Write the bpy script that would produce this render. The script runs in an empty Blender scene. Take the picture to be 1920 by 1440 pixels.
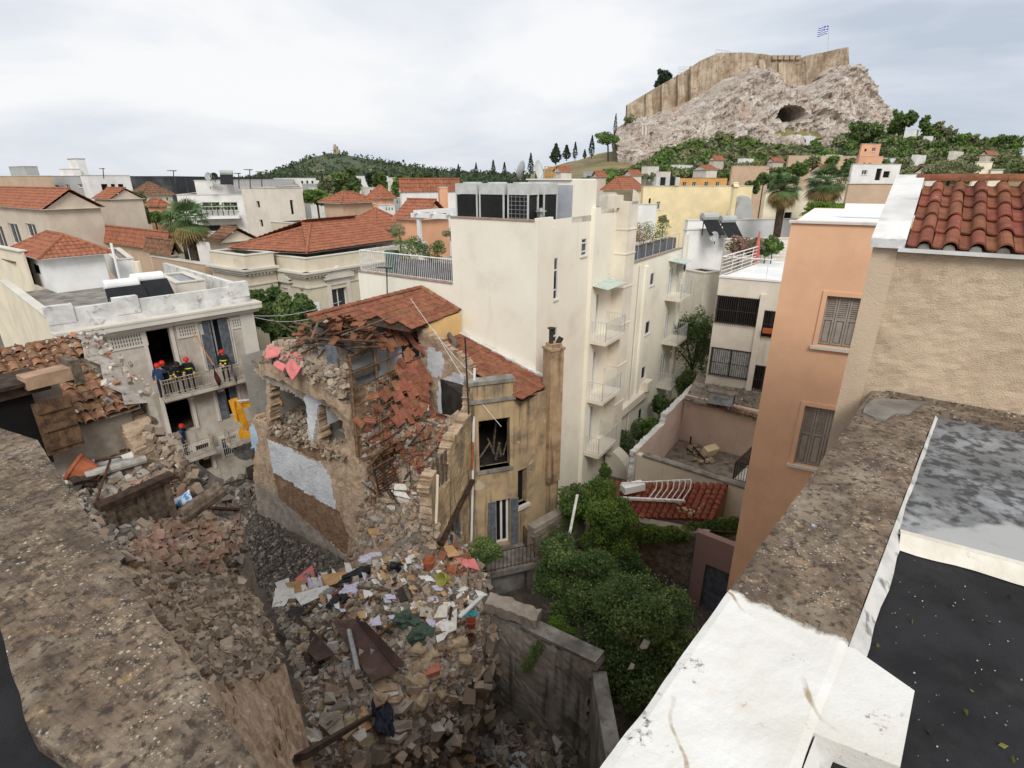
import bpy, math, random
import numpy as np
from mathutils import Vector, Matrix, noise
R = random.Random(11)
NR = np.random.default_rng(5)
SC = bpy.context.scene
COL = SC.collection.objects
# ---------------------------------------------------------------- camera
F, CX, CY, CAMZ = 1015.0, 960.0, 720.0, 16.5
PITCH = math.radians(20.77)
cp, sp = math.cos(PITCH), math.sin(PITCH)
cd = bpy.data.cameras.new('camera'); cam = bpy.data.objects.new('camera', cd); COL.link(cam)
cam.location = (0, 0, CAMZ); cam.rotation_euler = (math.pi/2 - PITCH, 0, 0)
cd.sensor_width = 36; cd.lens = 36*F/1920; cd.clip_start = 0.05; cd.clip_end = 9000
SC.camera = cam
# ---------------------------------------------------------------- world: overcast sky
SUN_EL, SUN_AZ = math.radians(42), math.radians(174)      # azimuth clockwise from +Y: behind the viewer
W = bpy.data.worlds.new('World'); SC.world = W; W.use_nodes = True
nt = W.node_tree; nt.nodes.clear(); N = nt.nodes.new; LK = nt.links.new
out = N('ShaderNodeOutputWorld'); bg = N('ShaderNodeBackground'); bg.inputs[1].default_value = 1.0
sky = N('ShaderNodeTexSky'); sky.sky_type = 'NISHITA'; sky.sun_disc = False
sky.sun_elevation = SUN_EL; sky.sun_rotation = SUN_AZ; sky.dust_density = 3
bs = N('ShaderNodeVectorMath'); bs.operation = 'SCALE'; bs.inputs['Scale'].default_value = 0.055
tc = N('ShaderNodeTexCoord'); mp = N('ShaderNodeMapping'); mp.inputs['Scale'].default_value = (1.0, 1.0, 3.6)
mp.inputs['Location'].default_value = (.35, .1, .0)
nz = N('ShaderNodeTexNoise'); nz.inputs['Scale'].default_value = 1.5; nz.inputs['Detail'].default_value = 7
nz.inputs['Roughness'].default_value = .52; nz.inputs['Distortion'].default_value = .35
rp = N('ShaderNodeValToRGB'); rp.color_ramp.elements[0].position = .34; rp.color_ramp.elements[1].position = .62
rp.color_ramp.elements[0].color = (.33, .385, .47, 1); rp.color_ramp.elements[1].color = (.70, .70, .705, 1)
e = rp.color_ramp.elements.new(.46); e.color = (.50, .54, .60, 1)
sx = N('ShaderNodeSeparateXYZ'); mr = N('ShaderNodeMapRange')
mr.inputs['From Min'].default_value = 0.0; mr.inputs['From Max'].default_value = .55
mr.inputs['To Min'].default_value = .0; mr.inputs['To Max'].default_value = .5
mz = N('ShaderNodeMix'); mz.data_type = 'RGBA'; mz.inputs[7].default_value = (.70, .70, .70, 1)   # the even bright deck overhead
mx = N('ShaderNodeMix'); mx.data_type = 'RGBA'; mx.inputs[0].default_value = .90
LK(tc.outputs['Generated'], mp.inputs[0]); LK(mp.outputs[0], nz.inputs[0]); LK(nz.outputs[0], rp.inputs[0])
LK(tc.outputs['Generated'], sx.inputs[0]); LK(sx.outputs[2], mr.inputs[0]); LK(mr.outputs[0], mz.inputs[0])
LK(rp.outputs[0], mz.inputs[6]); LK(sky.outputs[0], bs.inputs[0]); LK(bs.outputs[0], mx.inputs[6]); LK(mz.outputs[2], mx.inputs[7])
LK(mx.outputs[2], bg.inputs[0]); LK(bg.outputs[0], out.inputs[0])
# ---------------------------------------------------------------- sun through the cloud
sd = bpy.data.lights.new('sun', 'SUN'); sun = bpy.data.objects.new('sun', sd); COL.link(sun)
sd.energy = 1.5; sd.angle = math.radians(22); sd.color = (1, .97, .925)
_d = Vector((math.sin(SUN_AZ)*math.cos(SUN_EL), math.cos(SUN_AZ)*math.cos(SUN_EL), math.sin(SUN_EL)))
sun.rotation_euler = _d.to_track_quat('Z', 'Y').to_euler()
# ---------------------------------------------------------------- exposure
SC.view_settings.view_transform = 'Standard'; SC.view_settings.look = 'None'
SC.view_settings.exposure = .55; SC.view_settings.gamma = 1; SC.view_settings.use_curve_mapping = False
SC.cycles.max_bounces = 5; SC.cycles.diffuse_bounces = 3; SC.cycles.glossy_bounces = 2
SC.cycles.use_denoising = True

# ================================================================ helpers
def V(*a): return Vector(a)
def ray(px, py):
    u = CY - py
    return V(px - CX, F*cp + u*sp, u*cp - F*sp)
def at(px, py, Y):
    d = ray(px, py); k = Y/d.y
    return V(d.x*k, Y, CAMZ + d.z*k)
def atz(px, py, z):
    d = ray(px, py); k = (z - CAMZ)/d.z
    return V(d.x*k, d.y*k, z)
def proj(p):
    x, y, z = p[0], p[1], p[2] - CAMZ
    f = y*cp - z*sp; u = y*sp + z*cp
    return CX + F*x/f, CY - F*u/f
def az(deg): a = math.radians(deg); return V(math.sin(a), math.cos(a), 0)
UP = V(0, 0, 1)
def tfor(P, d, px):
    """distance along d from P at which the point reaches picture column px"""
    lo, hi = 0.0, 400.0
    g = lambda t: proj(P + d*t)[0] - px
    s0 = g(0)
    t, step = 0.0, .05
    while t < hi and g(t)*s0 > 0: t += step; step = min(step*1.05, 2)
    lo, hi = t - step, t
    for _ in range(30):
        m = (lo + hi)/2
        if g(m)*s0 > 0: lo = m
        else: hi = m
    return hi

def lin(c):
    return tuple(((x/255)/12.92 if x <= 10 else ((x/255 + .055)/1.055)**2.4) for x in c)

class MB:
    def __init__(s): s.v = []; s.f = []; s.m = []
    def poly(s, pts, mi=0):
        n = len(s.v); s.v += [tuple(p) for p in pts]; s.f.append(tuple(range(n, n+len(pts)))); s.m.append(mi)
    def obox(s, o, ex, ey, ez, mi=0, skip=()):
        o, ex, ey, ez = Vector(o), Vector(ex), Vector(ey), Vector(ez)
        n = len(s.v)
        for k in (V(0,0,0), ez):
            for q in (V(0,0,0), ex, ex+ey, ey): s.v.append(tuple(o+k+q))
        for i, q in enumerate(((3,2,1,0), (4,5,6,7), (0,1,5,4), (1,2,6,5), (2,3,7,6), (3,0,4,7))):
            if i in skip: continue
            s.f.append(tuple(n+j for j in q)); s.m.append(mi)
    def box(s, c, sx, sy, sz, rot=0, mi=0, tilt=None):
        M_ = Matrix.Rotation(rot, 3, 'Z')
        if tilt is not None: M_ = M_ @ tilt
        ex, ey, ez = M_ @ V(sx,0,0), M_ @ V(0,sy,0), M_ @ V(0,0,sz)
        s.obox(Vector(c) - (ex+ey+ez)/2, ex, ey, ez, mi)
    def tube(s, pts, r, n=6, mi=0, cap=True, r1=None):
        pts = [Vector(p) for p in pts]; rings = []
        for i, p in enumerate(pts):
            d = (pts[min(i+1, len(pts)-1)] - pts[max(i-1, 0)])
            if d.length < 1e-9: d = V(0,0,1)
            d.normalize(); a = d.cross(UP if abs(d.z) < .95 else V(1,0,0)).normalized(); b = d.cross(a)
            rr = r if r1 is None else r + (r1-r)*i/max(1, len(pts)-1)
            if isinstance(r, (list, tuple)): rr = r[i]
            k = len(s.v); rings.append(k)
            for j in range(n):
                t = 2*math.pi*j/n; s.v.append(tuple(p + (a*math.cos(t) + b*math.sin(t))*rr))
        for k, q in zip(rings, rings[1:]):
            for j in range(n):
                s.f.append((k+j, k+(j+1)%n, q+(j+1)%n, q+j)); s.m.append(mi)
        if cap:
            s.f.append(tuple(rings[0]+j for j in range(n))[::-1]); s.m.append(mi)
            s.f.append(tuple(rings[-1]+j for j in range(n))); s.m.append(mi)
    def lathe(s, c, prof, n=12, mi=0, axis=None):
        c = Vector(c); q = (axis.normalized().to_track_quat('Z','Y').to_matrix() if axis is not None else Matrix.Identity(3))
        rings = []
        for r, z in prof:
            k = len(s.v); rings.append(k)
            for j in range(n):
                t = 2*math.pi*j/n; s.v.append(tuple(c + q @ V(r*math.cos(t), r*math.sin(t), z)))
        for k, w in zip(rings, rings[1:]):
            for j in range(n):
                s.f.append((k+j, k+(j+1)%n, w+(j+1)%n, w+j)); s.m.append(mi)
        s.f.append(tuple(rings[0]+j for j in range(n))[::-1]); s.m.append(mi)
        s.f.append(tuple(rings[-1]+j for j in range(n))); s.m.append(mi)
    def mesh(s, name):
        me = bpy.data.meshes.new(name); me.from_pydata(s.v, [], s.f)
        if any(s.m): me.polygons.foreach_set('material_index', s.m)
        me.update(); return me
    def build(s, name, mats, parent=None, smooth=False, **kw):
        me = s.mesh(name)
        for m in (mats if isinstance(mats, (list, tuple)) else [mats]): me.materials.append(m)
        if smooth: me.shade_smooth()
        return link(name, me, parent, **kw)

def link(name, me, parent=None, label=None, cat=None, group=None, kind=None, mw=None):
    o = bpy.data.objects.new(name, me); COL.link(o)
    if parent is not None:
        o.parent = parent
        pw = PW.get(parent.name, Matrix.Identity(4))
        o.matrix_parent_inverse = pw.inverted()
    if mw is not None: o.matrix_basis = mw
    PW[o.name] = mw.copy() if mw is not None else Matrix.Identity(4)
    tag(o, label, cat, group, kind or ('thing' if cat else None))
    return o
PW = {}
def tag(o, label=None, cat=None, group=None, kind=None):
    for k, v in (('label', label), ('category', cat), ('group', group), ('kind', kind)):
        if v: o[k] = v
    return o
def thing(name, label, cat, loc, group=None):
    o = bpy.data.objects.new(name, None); COL.link(o); o.location = loc; o.empty_display_size = .3
    PW[o.name] = Matrix.Translation(Vector(loc)); tag(o, label, cat, group, 'thing'); return o

def fast_mesh(name, verts, quads, mats, smooth=False, col=None, colname='tint'):
    me = bpy.data.meshes.new(name); nv, nq, k = len(verts), len(quads), quads.shape[1]
    me.vertices.add(nv); me.vertices.foreach_set('co', np.asarray(verts, dtype=np.float32).ravel())
    me.loops.add(nq*k); me.loops.foreach_set('vertex_index', np.asarray(quads, dtype=np.int32).ravel())
    me.polygons.add(nq); me.polygons.foreach_set('loop_start', np.arange(0, nq*k, k, dtype=np.int32))
    me.update(calc_edges=True)
    for m in (mats if isinstance(mats, (list, tuple)) else [mats]): me.materials.append(m)
    if col is not None:
        a = me.attributes.new(colname, 'FLOAT_COLOR', 'FACE'); c4 = np.ones((nq, 4), dtype=np.float32); c4[:, :3] = col
        a.data.foreach_set('color', c4.ravel())
    if smooth: me.shade_smooth()
    else: me.shade_flat()
    me.validate(); return me

def rotmats(n, rng=NR):
    q = rng.normal(size=(n, 4)); q /= np.linalg.norm(q, axis=1)[:, None]; w, x, y, z = q.T
    return np.stack([1-2*(y*y+z*z), 2*(x*y-z*w), 2*(x*z+y*w), 2*(x*y+z*w), 1-2*(x*x+z*z), 2*(y*z-x*w),
                     2*(x*z-y*w), 2*(y*z+x*w), 1-2*(x*x+y*y)], axis=1).reshape(n, 3, 3)
def leaf_mesh(name, P, size, mat, aspect=.55, droop=None, col=None):
    """one small folded face per point"""
    n = len(P); M_ = rotmats(n); s = size*NR.uniform(.6, 1.35, n)
    base = np.array([[-.5, 0, 0], [0, -.5*aspect, .08], [.5, 0, 0], [0, .5*aspect, .08]])
    v = np.einsum('nij,kj->nki', M_, base)*s[:, None, None] + P[:, None, :]
    if droop is not None: v[:, :, 2] -= droop
    q = np.arange(n*4).reshape(n, 4)
    return fast_mesh(name, v.reshape(-1, 3), q, mat, col=col)
def ellipsoid_pts(n, c, r, shell=.45, rng=NR):
    d = rng.normal(size=(n, 3)); d /= np.linalg.norm(d, axis=1)[:, None]
    k = (rng.uniform(shell**3, 1, n))**(1/3)
    return np.array(c) + d*k[:, None]*np.array(r)
BOXV = np.array([[x, y, z] for x in (-.5, .5) for y in (-.5, .5) for z in (-.5, .5)])
BOXQ = np.array([[0,1,3,2], [4,6,7,5], [0,4,5,1], [2,3,7,6], [0,2,6,4], [1,5,7,3]])
def chunk_mesh(name, P, size, mat, cols, jit=.17, flat=None, rough=1.0):
    """angular broken lumps, one distorted block per point; size n or nx3; cols palette of linear rgb"""
    n = len(P); s = np.asarray(size, dtype=float)
    if s.ndim == 1: s = s[:, None]*NR.uniform(.45, 1.0, (n, 3))
    b = BOXV[None] + NR.uniform(-jit, jit, (n, 8, 3))*rough
    v = b*s[:, None, :]
    v = np.einsum('nij,nkj->nki', rotmats(n) if flat is None else flat, v) + P[:, None, :]
    q = (BOXQ[None] + (np.arange(n)*8)[:, None, None]).reshape(-1, 4)
    pal = np.array(cols); ci = pal[NR.integers(0, len(pal), n)]*NR.uniform(.7, 1.25, (n, 1))
    return fast_mesh(name, v.reshape(-1, 3), q, mat, col=np.repeat(ci, 6, axis=0))

# ---------------------------------------------------------------- materials
MATS = {}
def mat(name, col, col2=None, scale=2.0, lo=.35, hi=.65, rough=.9, bump=.25, bscale=30, stain=None, sscale=.6, sthr=(.5, .7), samt=.8,
        streak=None, stthr=(.52, .72), rnd=0, metal=0, tint=False, detail=6, spec=.3, dist=.05, coord='pos', trans=0, fleck=None, fscale=60, fthr=(.66, .7), patches=None):
    if name in MATS: return MATS[name]
    m = bpy.data.materials.new(name); m.use_nodes = True; t = m.node_tree; n = t.nodes; L = t.links.new
    b = n['Principled BSDF']; b.inputs['Roughness'].default_value = rough; b.inputs['Metallic'].default_value = metal
    b.inputs['Specular IOR Level'].default_value = spec
    if coord == 'pos':
        g = n.new('ShaderNodeNewGeometry').outputs['Position']
    else:
        g = n.new('ShaderNodeTexCoord').outputs['Object']
    def ns(sc, det=detail, vec=None, ro=.6):
        x = n.new('ShaderNodeTexNoise'); x.inputs['Scale'].default_value = sc; x.inputs['Detail'].default_value = det
        x.inputs['Roughness'].default_value = ro; L(vec or g, x.inputs['Vector']); return x.outputs['Fac']
    def ramp(fac, a, c):
        x = n.new('ShaderNodeMapRange'); x.inputs[1].default_value = a; x.inputs[2].default_value = c; L(fac, x.inputs[0]); x.interpolation_type = 'SMOOTHSTEP'; return x.outputs[0]
    def mix(fac, a, c, mode='MIX', f=1.0):
        x = n.new('ShaderNodeMix'); x.data_type = 'RGBA'; x.blend_type = mode
        if fac is None: x.inputs[0].default_value = f
        else:
            y = n.new('ShaderNodeMath'); y.operation = 'MULTIPLY'; y.inputs[1].default_value = f; L(fac, y.inputs[0]); L(y.outputs[0], x.inputs[0])
        for i, q in ((6, a), (7, c)):
            if isinstance(q, tuple): x.inputs[i].default_value = (*q, 1)
            else: L(q, x.inputs[i])
        return x.outputs[2]
    c1 = lin(col)
    if tint:
        at_ = n.new('ShaderNodeAttribute'); at_.attribute_name = 'tint'; cur = at_.outputs['Color']
        cur = mix(ramp(ns(scale), lo, hi), cur, mix(None, cur, lin(col2 or (150,140,130)), f=.35))
    else:
        cur = mix(ramp(ns(scale), lo, hi), c1, lin(col2) if col2 else tuple(x*.88 for x in c1))
    if stain: cur = mix(ramp(ns(sscale, 8), *sthr), cur, lin(stain), f=samt)
    if streak:
        mpn = n.new('ShaderNodeMapping'); mpn.inputs['Scale'].default_value = (3.2, 3.2, .22); L(g, mpn.inputs[0])
        cur = mix(ramp(ns(1.0, 7, mpn.outputs[0]), *stthr), cur, lin(streak), f=.75)
    if patches:
        for pc, psc, pth in patches: cur = mix(ramp(ns(psc, 5), *pth), cur, lin(pc))
    if fleck: cur = mix(ramp(ns(fscale, 3), *fthr), cur, lin(fleck))
    if rnd:
        oi = n.new('ShaderNodeObjectInfo'); hs = n.new('ShaderNodeHueSaturation')
        mr_ = n.new('ShaderNodeMapRange'); mr_.inputs[3].default_value = 1-rnd; mr_.inputs[4].default_value = 1+rnd*.8
        L(oi.outputs['Random'], mr_.inputs[0]); L(mr_.outputs[0], hs.inputs['Value']); L(cur, hs.inputs['Color'])
        m2 = n.new('ShaderNodeMapRange'); m2.inputs[3].default_value = .49; m2.inputs[4].default_value = .512
        mm = n.new('ShaderNodeMath'); mm.operation = 'FRACT'; ml = n.new('ShaderNodeMath'); ml.operation = 'MULTIPLY'; ml.inputs[1].default_value = 7.31
        L(oi.outputs['Random'], ml.inputs[0]); L(ml.outputs[0], mm.inputs[0]); L(mm.outputs[0], m2.inputs[0]); L(m2.outputs[0], hs.inputs['Hue'])
        cur = hs.outputs[0]
    L(cur, b.inputs['Base Color'])
    if bump:
        bp = n.new('ShaderNodeBump'); bp.inputs['Strength'].default_value = bump; bp.inputs['Distance'].default_value = dist
        L(ns(bscale, 5), bp.inputs['Height']); L(bp.outputs[0], b.inputs['Normal'])
    if trans:
        b.inputs['Transmission Weight'].default_value = 0
        td = n.new('ShaderNodeBsdfTranslucent'); L(cur, td.inputs[0]); ms = n.new('ShaderNodeMixShader'); ms.inputs[0].default_value = trans
        o_ = n['Material Output']; L(b.outputs[0], ms.inputs[1]); L(td.outputs[0], ms.inputs[2]); L(ms.outputs[0], o_.inputs[0])
    MATS[name] = m; return m

def plaster(name, col, dirt=(120,112,100), amt=.35, streak=True, bump=.12, **k):
    return mat(name, col, tuple(int(x*.94) for x in col), scale=.7, stain=dirt, sscale=1.1, sthr=(.58, .82), samt=amt,
               streak=tuple(int(x*.78) for x in col) if streak else None, stthr=(.6, .85), bump=bump, bscale=45, dist=.01, **k)
m_cream = mat('cream_plaster', (241,236,220), (235,229,211), scale=.5, bump=.1, bscale=45, dist=.01, streak=(222,213,196), stthr=(.56,.8), stain=(224,216,200), sscale=.5, sthr=(.55,.7))
m_cream_d = plaster('cream_trim', (232,224,206), amt=.12)
m_white = plaster('white_paint', (238,238,236), (150,146,140), .25)
m_whitefar = plaster('white_wall', (232,230,226), (160,155,148), .3)
m_offwhite = plaster('offwhite_wall', (224,216,202), (130,120,108), .35)
m_beigefar = plaster('beige_wall', (206,192,174), (140,128,112), .35)
m_tan = plaster('tan_wall', (198,172,146), (125,108,92), .45)
m_grayw = plaster('grey_wall', (176,178,176), (110,108,104), .35)
m_yel = plaster('pale_yellow_wall', (236,218,174), (160,140,105), .2)
m_yelc = plaster('butter_wall', (232,221,196), (170,155,130), .2)
m_ochre = plaster('ochre_wall', (214,164,98), (140,112,80), .5)
m_peach = plaster('peach_plaster', (230,184,148), (194,154,126), .4)
m_peachf = plaster('peach_wall', (224,170,136), (160,130,110), .3)
m_pinkw = plaster('mauve_wall', (158,128,120), (108,90,84), .4)
m_neo = plaster('neoclassical_plaster', (212,202,180), (120,110,92), .5)
m_stonew = plaster('pale_stone_trim', (214,208,196), (110,104,94), .55)
m_conc = mat('old_concrete', (150,146,138), (118,112,104), scale=1.6, stain=(74,70,64), sscale=1.3, sthr=(.48,.75), streak=(80,76,70), bump=.3, bscale=35, dist=.015)
m_roofgrey = mat('weathered_flat_roof', (150,145,138), (118,112,104), scale=.9, stain=(92,86,78), sscale=1.8, bump=.2)
m_greyfac = mat('dusty_grey_plaster', (196,188,176), (176,166,152), scale=1.1, stain=(128,118,106), sscale=.9, sthr=(.5,.72), samt=.7, streak=(136,128,118), bump=.25, bscale=30, dist=.015)
m_marble = mat('aged_white_coping', (222,221,218), (196,194,190), scale=1.3, stain=(120,112,104), sscale=2.2, sthr=(.54,.72), samt=.7, bump=.15, dist=.01)
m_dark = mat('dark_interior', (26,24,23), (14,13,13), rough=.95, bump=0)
m_glass = mat('window_glass', (44,52,58), (26,30,34), scale=.8, rough=.08, bump=0, spec=.6)
m_curtain = mat('net_curtain', (196,198,196), (160,162,160), scale=6, rough=.6, bump=.2)
m_frame = mat('white_frame', (228,228,224), rough=.5, bump=0)
m_wood = mat('old_wood', (112,86,62), (74,56,42), scale=7, rough=.85, bump=.3, bscale=60, dist=.01)
m_woodd = mat('dark_wood', (74,55,42), (42,32,26), scale=7, rough=.85, bump=.3, bscale=60, dist=.01)
m_plank = mat('grey_timber', (122,108,92), (82,70,58), scale=9, rough=.9, bump=.4, bscale=50, dist=.01, rnd=.2)
m_shut = mat('grey_shutter', (160,152,142), (146,138,128), scale=5, rough=.7, bump=.05)
m_shutb = mat('bluegrey_shutter', (112,118,124), (88,92,98), scale=5, rough=.8, bump=.1)
m_steel = mat('galvanised_steel', (176,178,178), (150,152,152), scale=6, rough=.45, metal=.3, bump=.03)
m_rail = mat('pale_rail_paint', (206,208,208), (186,188,188), rough=.45, bump=0)
m_railw = mat('white_rail_paint', (238,238,236), (206,200,192), rough=.5, bump=0, scale=5)
m_iron = mat('dark_iron', (46,44,43), (66,56,48), scale=8, rough=.7, bump=.1)
m_rust = mat('rusty_iron', (96,62,44), (58,42,34), scale=12, rough=.9, bump=.2)
m_black = mat('black_grille', (34,35,37), (24,25,27), rough=.7, bump=.1)
m_cab = mat('cabinet_paint', (202,204,200), (186,188,184), scale=3, rough=.5, bump=.02)
m_tileN = mat('terracotta_tile', (142,84,62), (116,68,50), scale=9, stain=(92,62,50), sscale=6, sthr=(.55,.75), samt=.6, rough=.85, bump=.15, bscale=60, dist=.006, rnd=.2, fleck=(190,170,150), fscale=14, fthr=(.70,.76))
m_tileR = mat('dusty_red_tile', (152,100,76), (128,82,62), scale=5, stain=(120,96,82), sscale=3, sthr=(.5,.72), samt=.6, rough=.9, bump=.2, bscale=40, dist=.008, rnd=.22)
m_tileF = mat('far_red_tile', (164,106,80), (140,88,66), scale=3, stain=(110,78,62), sscale=1.2, sthr=(.5,.7), samt=.6, rough=.9, bump=.1)
m_tileB = mat('far_brown_tile', (142,104,80), (104,76,60), scale=4, stain=(84,70,58), sscale=1.4, sthr=(.48,.7), samt=.7, rough=.9, bump=.1)
m_tileO = mat('old_barrel_tile', (148,108,80), (118,84,64), scale=6, stain=(94,74,60), sscale=5, sthr=(.5,.72), samt=.65, rough=.92, bump=.3, bscale=40, dist=.01, rnd=.28, fleck=(200,180,150), fscale=11, fthr=(.62,.72))
m_mud = mat('earth_mortar', (188,166,142), (160,136,112), scale=3.5, stain=(120,96,76), sscale=1.5, sthr=(.5,.72), samt=.7, bump=.8, bscale=16, dist=.05)
m_mudd = mat('brown_earth_wall', (140,112,88), (112,88,68), scale=4, stain=(164,138,112), sscale=1.7, sthr=(.55,.72), bump=.9, bscale=14, dist=.05)
m_rub = mat('rubble_dust', (150,138,124), (116,106,94), scale=2.6, stain=(80,72,64), sscale=2.2, sthr=(.5,.72), samt=.7, bump=.9, bscale=14, dist=.06)
m_chunk = mat('rubble_chunk', (150,140,128), (132,122,110), scale=4, tint=True, rough=.95, bump=.5, bscale=22, dist=.03)
m_litter = mat('scattered_litter', (150,140,128), (150,132,112), scale=7, tint=True, rough=.8, bump=.3, bscale=22, dist=.02)
m_paintw = mat('white_interior_paint', (206,208,210), (190,192,196), scale=1.2, stain=(160,148,136), sscale=1.6, sthr=(.58,.7), samt=.7, bump=.15, dist=.01)
m_paintb = mat('blue_interior_paint', (170,192,208), (160,180,196), scale=2, bump=.1)
m_paintl = mat('lilac_interior_paint', (190,182,192), (176,168,178), scale=2, bump=.1)
m_cem = mat('cement_render', (164,154,142), (140,130,118), scale=2, stain=(110,98,84), sscale=1.3, sthr=(.5,.75), bump=.5, bscale=24, dist=.02)
m_yfac = mat('stained_yellow_plaster', (190,166,130), (170,148,116), scale=1.0, stain=(116,106,92), sscale=.8, sthr=(.46,.66), samt=.85, streak=(52,46,40), stthr=(.5,.68), bump=.3, bscale=30, dist=.02, patches=[((190,176,150), .9, (.62,.66))])
m_stoneW = mat('garden_stone', (150,140,124), (116,106,92), scale=5, stain=(90,82,70), sscale=2, sthr=(.5,.7), bump=.6, bscale=20, dist=.04, rnd=.2)
m_asph = mat('asphalt', (70,70,70), (54,54,54), scale=2, bump=.3, bscale=80, dist=.005)
m_soil = mat('ground_earth', (112,100,86), (90,82,70), scale=.3, bump=.3)
# ================================================================ building helpers
class Face:
    def __init__(s, A, d, n): s.A = V(A[0], A[1], 0); s.d = d.copy(); s.n = n.copy()
    def hit(s, px, py):
        r = ray(px, py); k = (s.A - V(0,0,CAMZ)).dot(V(s.n.x, s.n.y, 0))/r.dot(V(s.n.x, s.n.y, 0))
        return V(0,0,CAMZ) + r*k
    def uz(s, px, py): P = s.hit(px, py); return (V(P.x, P.y, 0) - s.A).dot(s.d), P.z
    def p(s, u, z, off=0): q = s.A + s.d*u + s.n*off; return V(q.x, q.y, z)
    def rect(s, x0, y0, x1, y1):
        """hole from picture corners: upper left, lower right"""
        a = s.uz(x0, (y0+y1)/2)[0]; b = s.uz(x1, (y0+y1)/2)[0]
        t = s.uz((x0+x1)/2, y0)[1]; m = s.uz((x0+x1)/2, y1)[1]
        return (min(a,b), min(t,m), max(a,b), max(t,m))
    def bar(s, mb, u0, z0, u1, z1, o0, o1, mi=0):
        mb.obox(s.p(u0, z0, o0), s.d*(u1-u0), s.n*(o1-o0), UP*(z1-z0), mi)

def wall_grid(mb, f, u0, u1, z0, z1, holes, depth=.18, mi=0):
    us = sorted({u0, u1, *[min(max(h[i], u0), u1) for h in holes for i in (0, 2)]})
    zs = sorted({z0, z1, *[min(max(h[i], z0), z1) for h in holes for i in (1, 3)]})
    for a, b in zip(us, us[1:]):
        for c, d in zip(zs, zs[1:]):
            mu, mz_ = (a+b)/2, (c+d)/2
            if any(h[0] < mu < h[2] and h[1] < mz_ < h[3] for h in holes): continue
            mb.poly([f.p(a, c), f.p(b, c), f.p(b, d), f.p(a, d)], mi)
    for h in holes:
        a, c, b, d = h
        for (q, w) in (((a,c),(b,c)), ((b,c),(b,d)), ((b,d),(a,d)), ((a,d),(a,c))):
            mb.poly([f.p(*q), f.p(*w), f.p(*w, -depth), f.p(*q, -depth)], mi)

def window(f, h, parent, depth=.18, style='pane', fr=.06, mframe=None, mglass=None, sill=True, mull=1, name='window'):
    a, c, b, d = h; mframe = mframe or m_frame
    mb = MB(); o0, o1 = -depth-.02, -depth+.05
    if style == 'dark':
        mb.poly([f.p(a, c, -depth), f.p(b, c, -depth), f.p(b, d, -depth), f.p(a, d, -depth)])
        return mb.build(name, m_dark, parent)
    for (x0, z0, x1, z1) in ((a, c, b, c+fr), (a, d-fr, b, d), (a, c+fr, a+fr, d-fr), (b-fr, c+fr, b, d-fr)): f.bar(mb, x0, z0, x1, z1, o0, o1)
    for i in range(mull):
        x = a + (b-a)*(i+1)/(mull+1); f.bar(mb, x-fr*.5, c+fr, x+fr*.5, d-fr, o0, o1-.005)
    if style == 'tall':
        z = c + (d-c)*.68; f.bar(mb, a+fr, z, b-fr, z+fr, o0, o1-.01); z = c + (d-c)*.22; f.bar(mb, a+fr, z, b-fr, z+fr, o0, o1-.01)
    w = mb.build(name, mframe, parent)
    g = MB(); g.poly([f.p(a, c, -depth), f.p(b, c, -depth), f.p(b, d, -depth), f.p(a, d, -depth)]); g.build('pane', mglass or m_glass, w)
    if sill:
        g = MB(); f.bar(g, a-.06, c-.06, b+.06, c-.003, -depth*.5, .06); g.build('sill', m_stonew, w)
    return w

def shutter_leaf(f, u0, z0, u1, z1, off, parent, m, split=.5, slats=None, name='shutter', th=.04, gap=.055):
    """frame with louvred upper panel and raised lower panel"""
    mb = MB(); fr = min(.07, (u1-u0)*.16)
    for q in ((u0, z0, u1, z0+fr), (u0, z1-fr, u1, z1), (u0, z0+fr, u0+fr, z1-fr), (u1-fr, z0+fr, u1, z1-fr)): f.bar(mb, *q, off, off+th)
    zm = z0 + (z1-z0)*split
    f.bar(mb, u0+fr, zm-fr/2, u1-fr, zm+fr/2, off, off+th-.003)
    f.bar(mb, u0+fr, z0+fr, u1-fr, z1-fr, off-.004, off+.004)
    f.bar(mb, u0+fr*1.7, z0+fr*1.7, u1-fr*1.7, zm-fr*1.2, off+.004, off+.022)
    o = mb.build(name, m, parent)
    z = zm + fr*.6; sl = MB()
    while z < z1-fr*1.3:
        f.bar(sl, u0+fr, z, u1-fr, z+gap*.55, off+.004, off+.03); z += gap
    sl.build('louvre', m, o); return o

def railing(mb, pts, h=1.0, gap=.12, r=.012, top=.022, mid=None):
    pts = [Vector(p) for p in pts]
    mb.tube([p+UP*h for p in pts], top, 6); mb.tube([p+UP*.08 for p in pts], r*1.3, 5)
    if mid:
        for k in mid: mb.tube([p+UP*k for p in pts], r*1.2, 5)
    for a, b in zip(pts, pts[1:]):
        n = max(1, int((b-a).length/gap))
        for i in range(n+1):
            p = a.lerp(b, i/n); mb.tube([p+UP*.0, p+UP*h], r if 0 < i < n else top, 4, cap=False)

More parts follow.
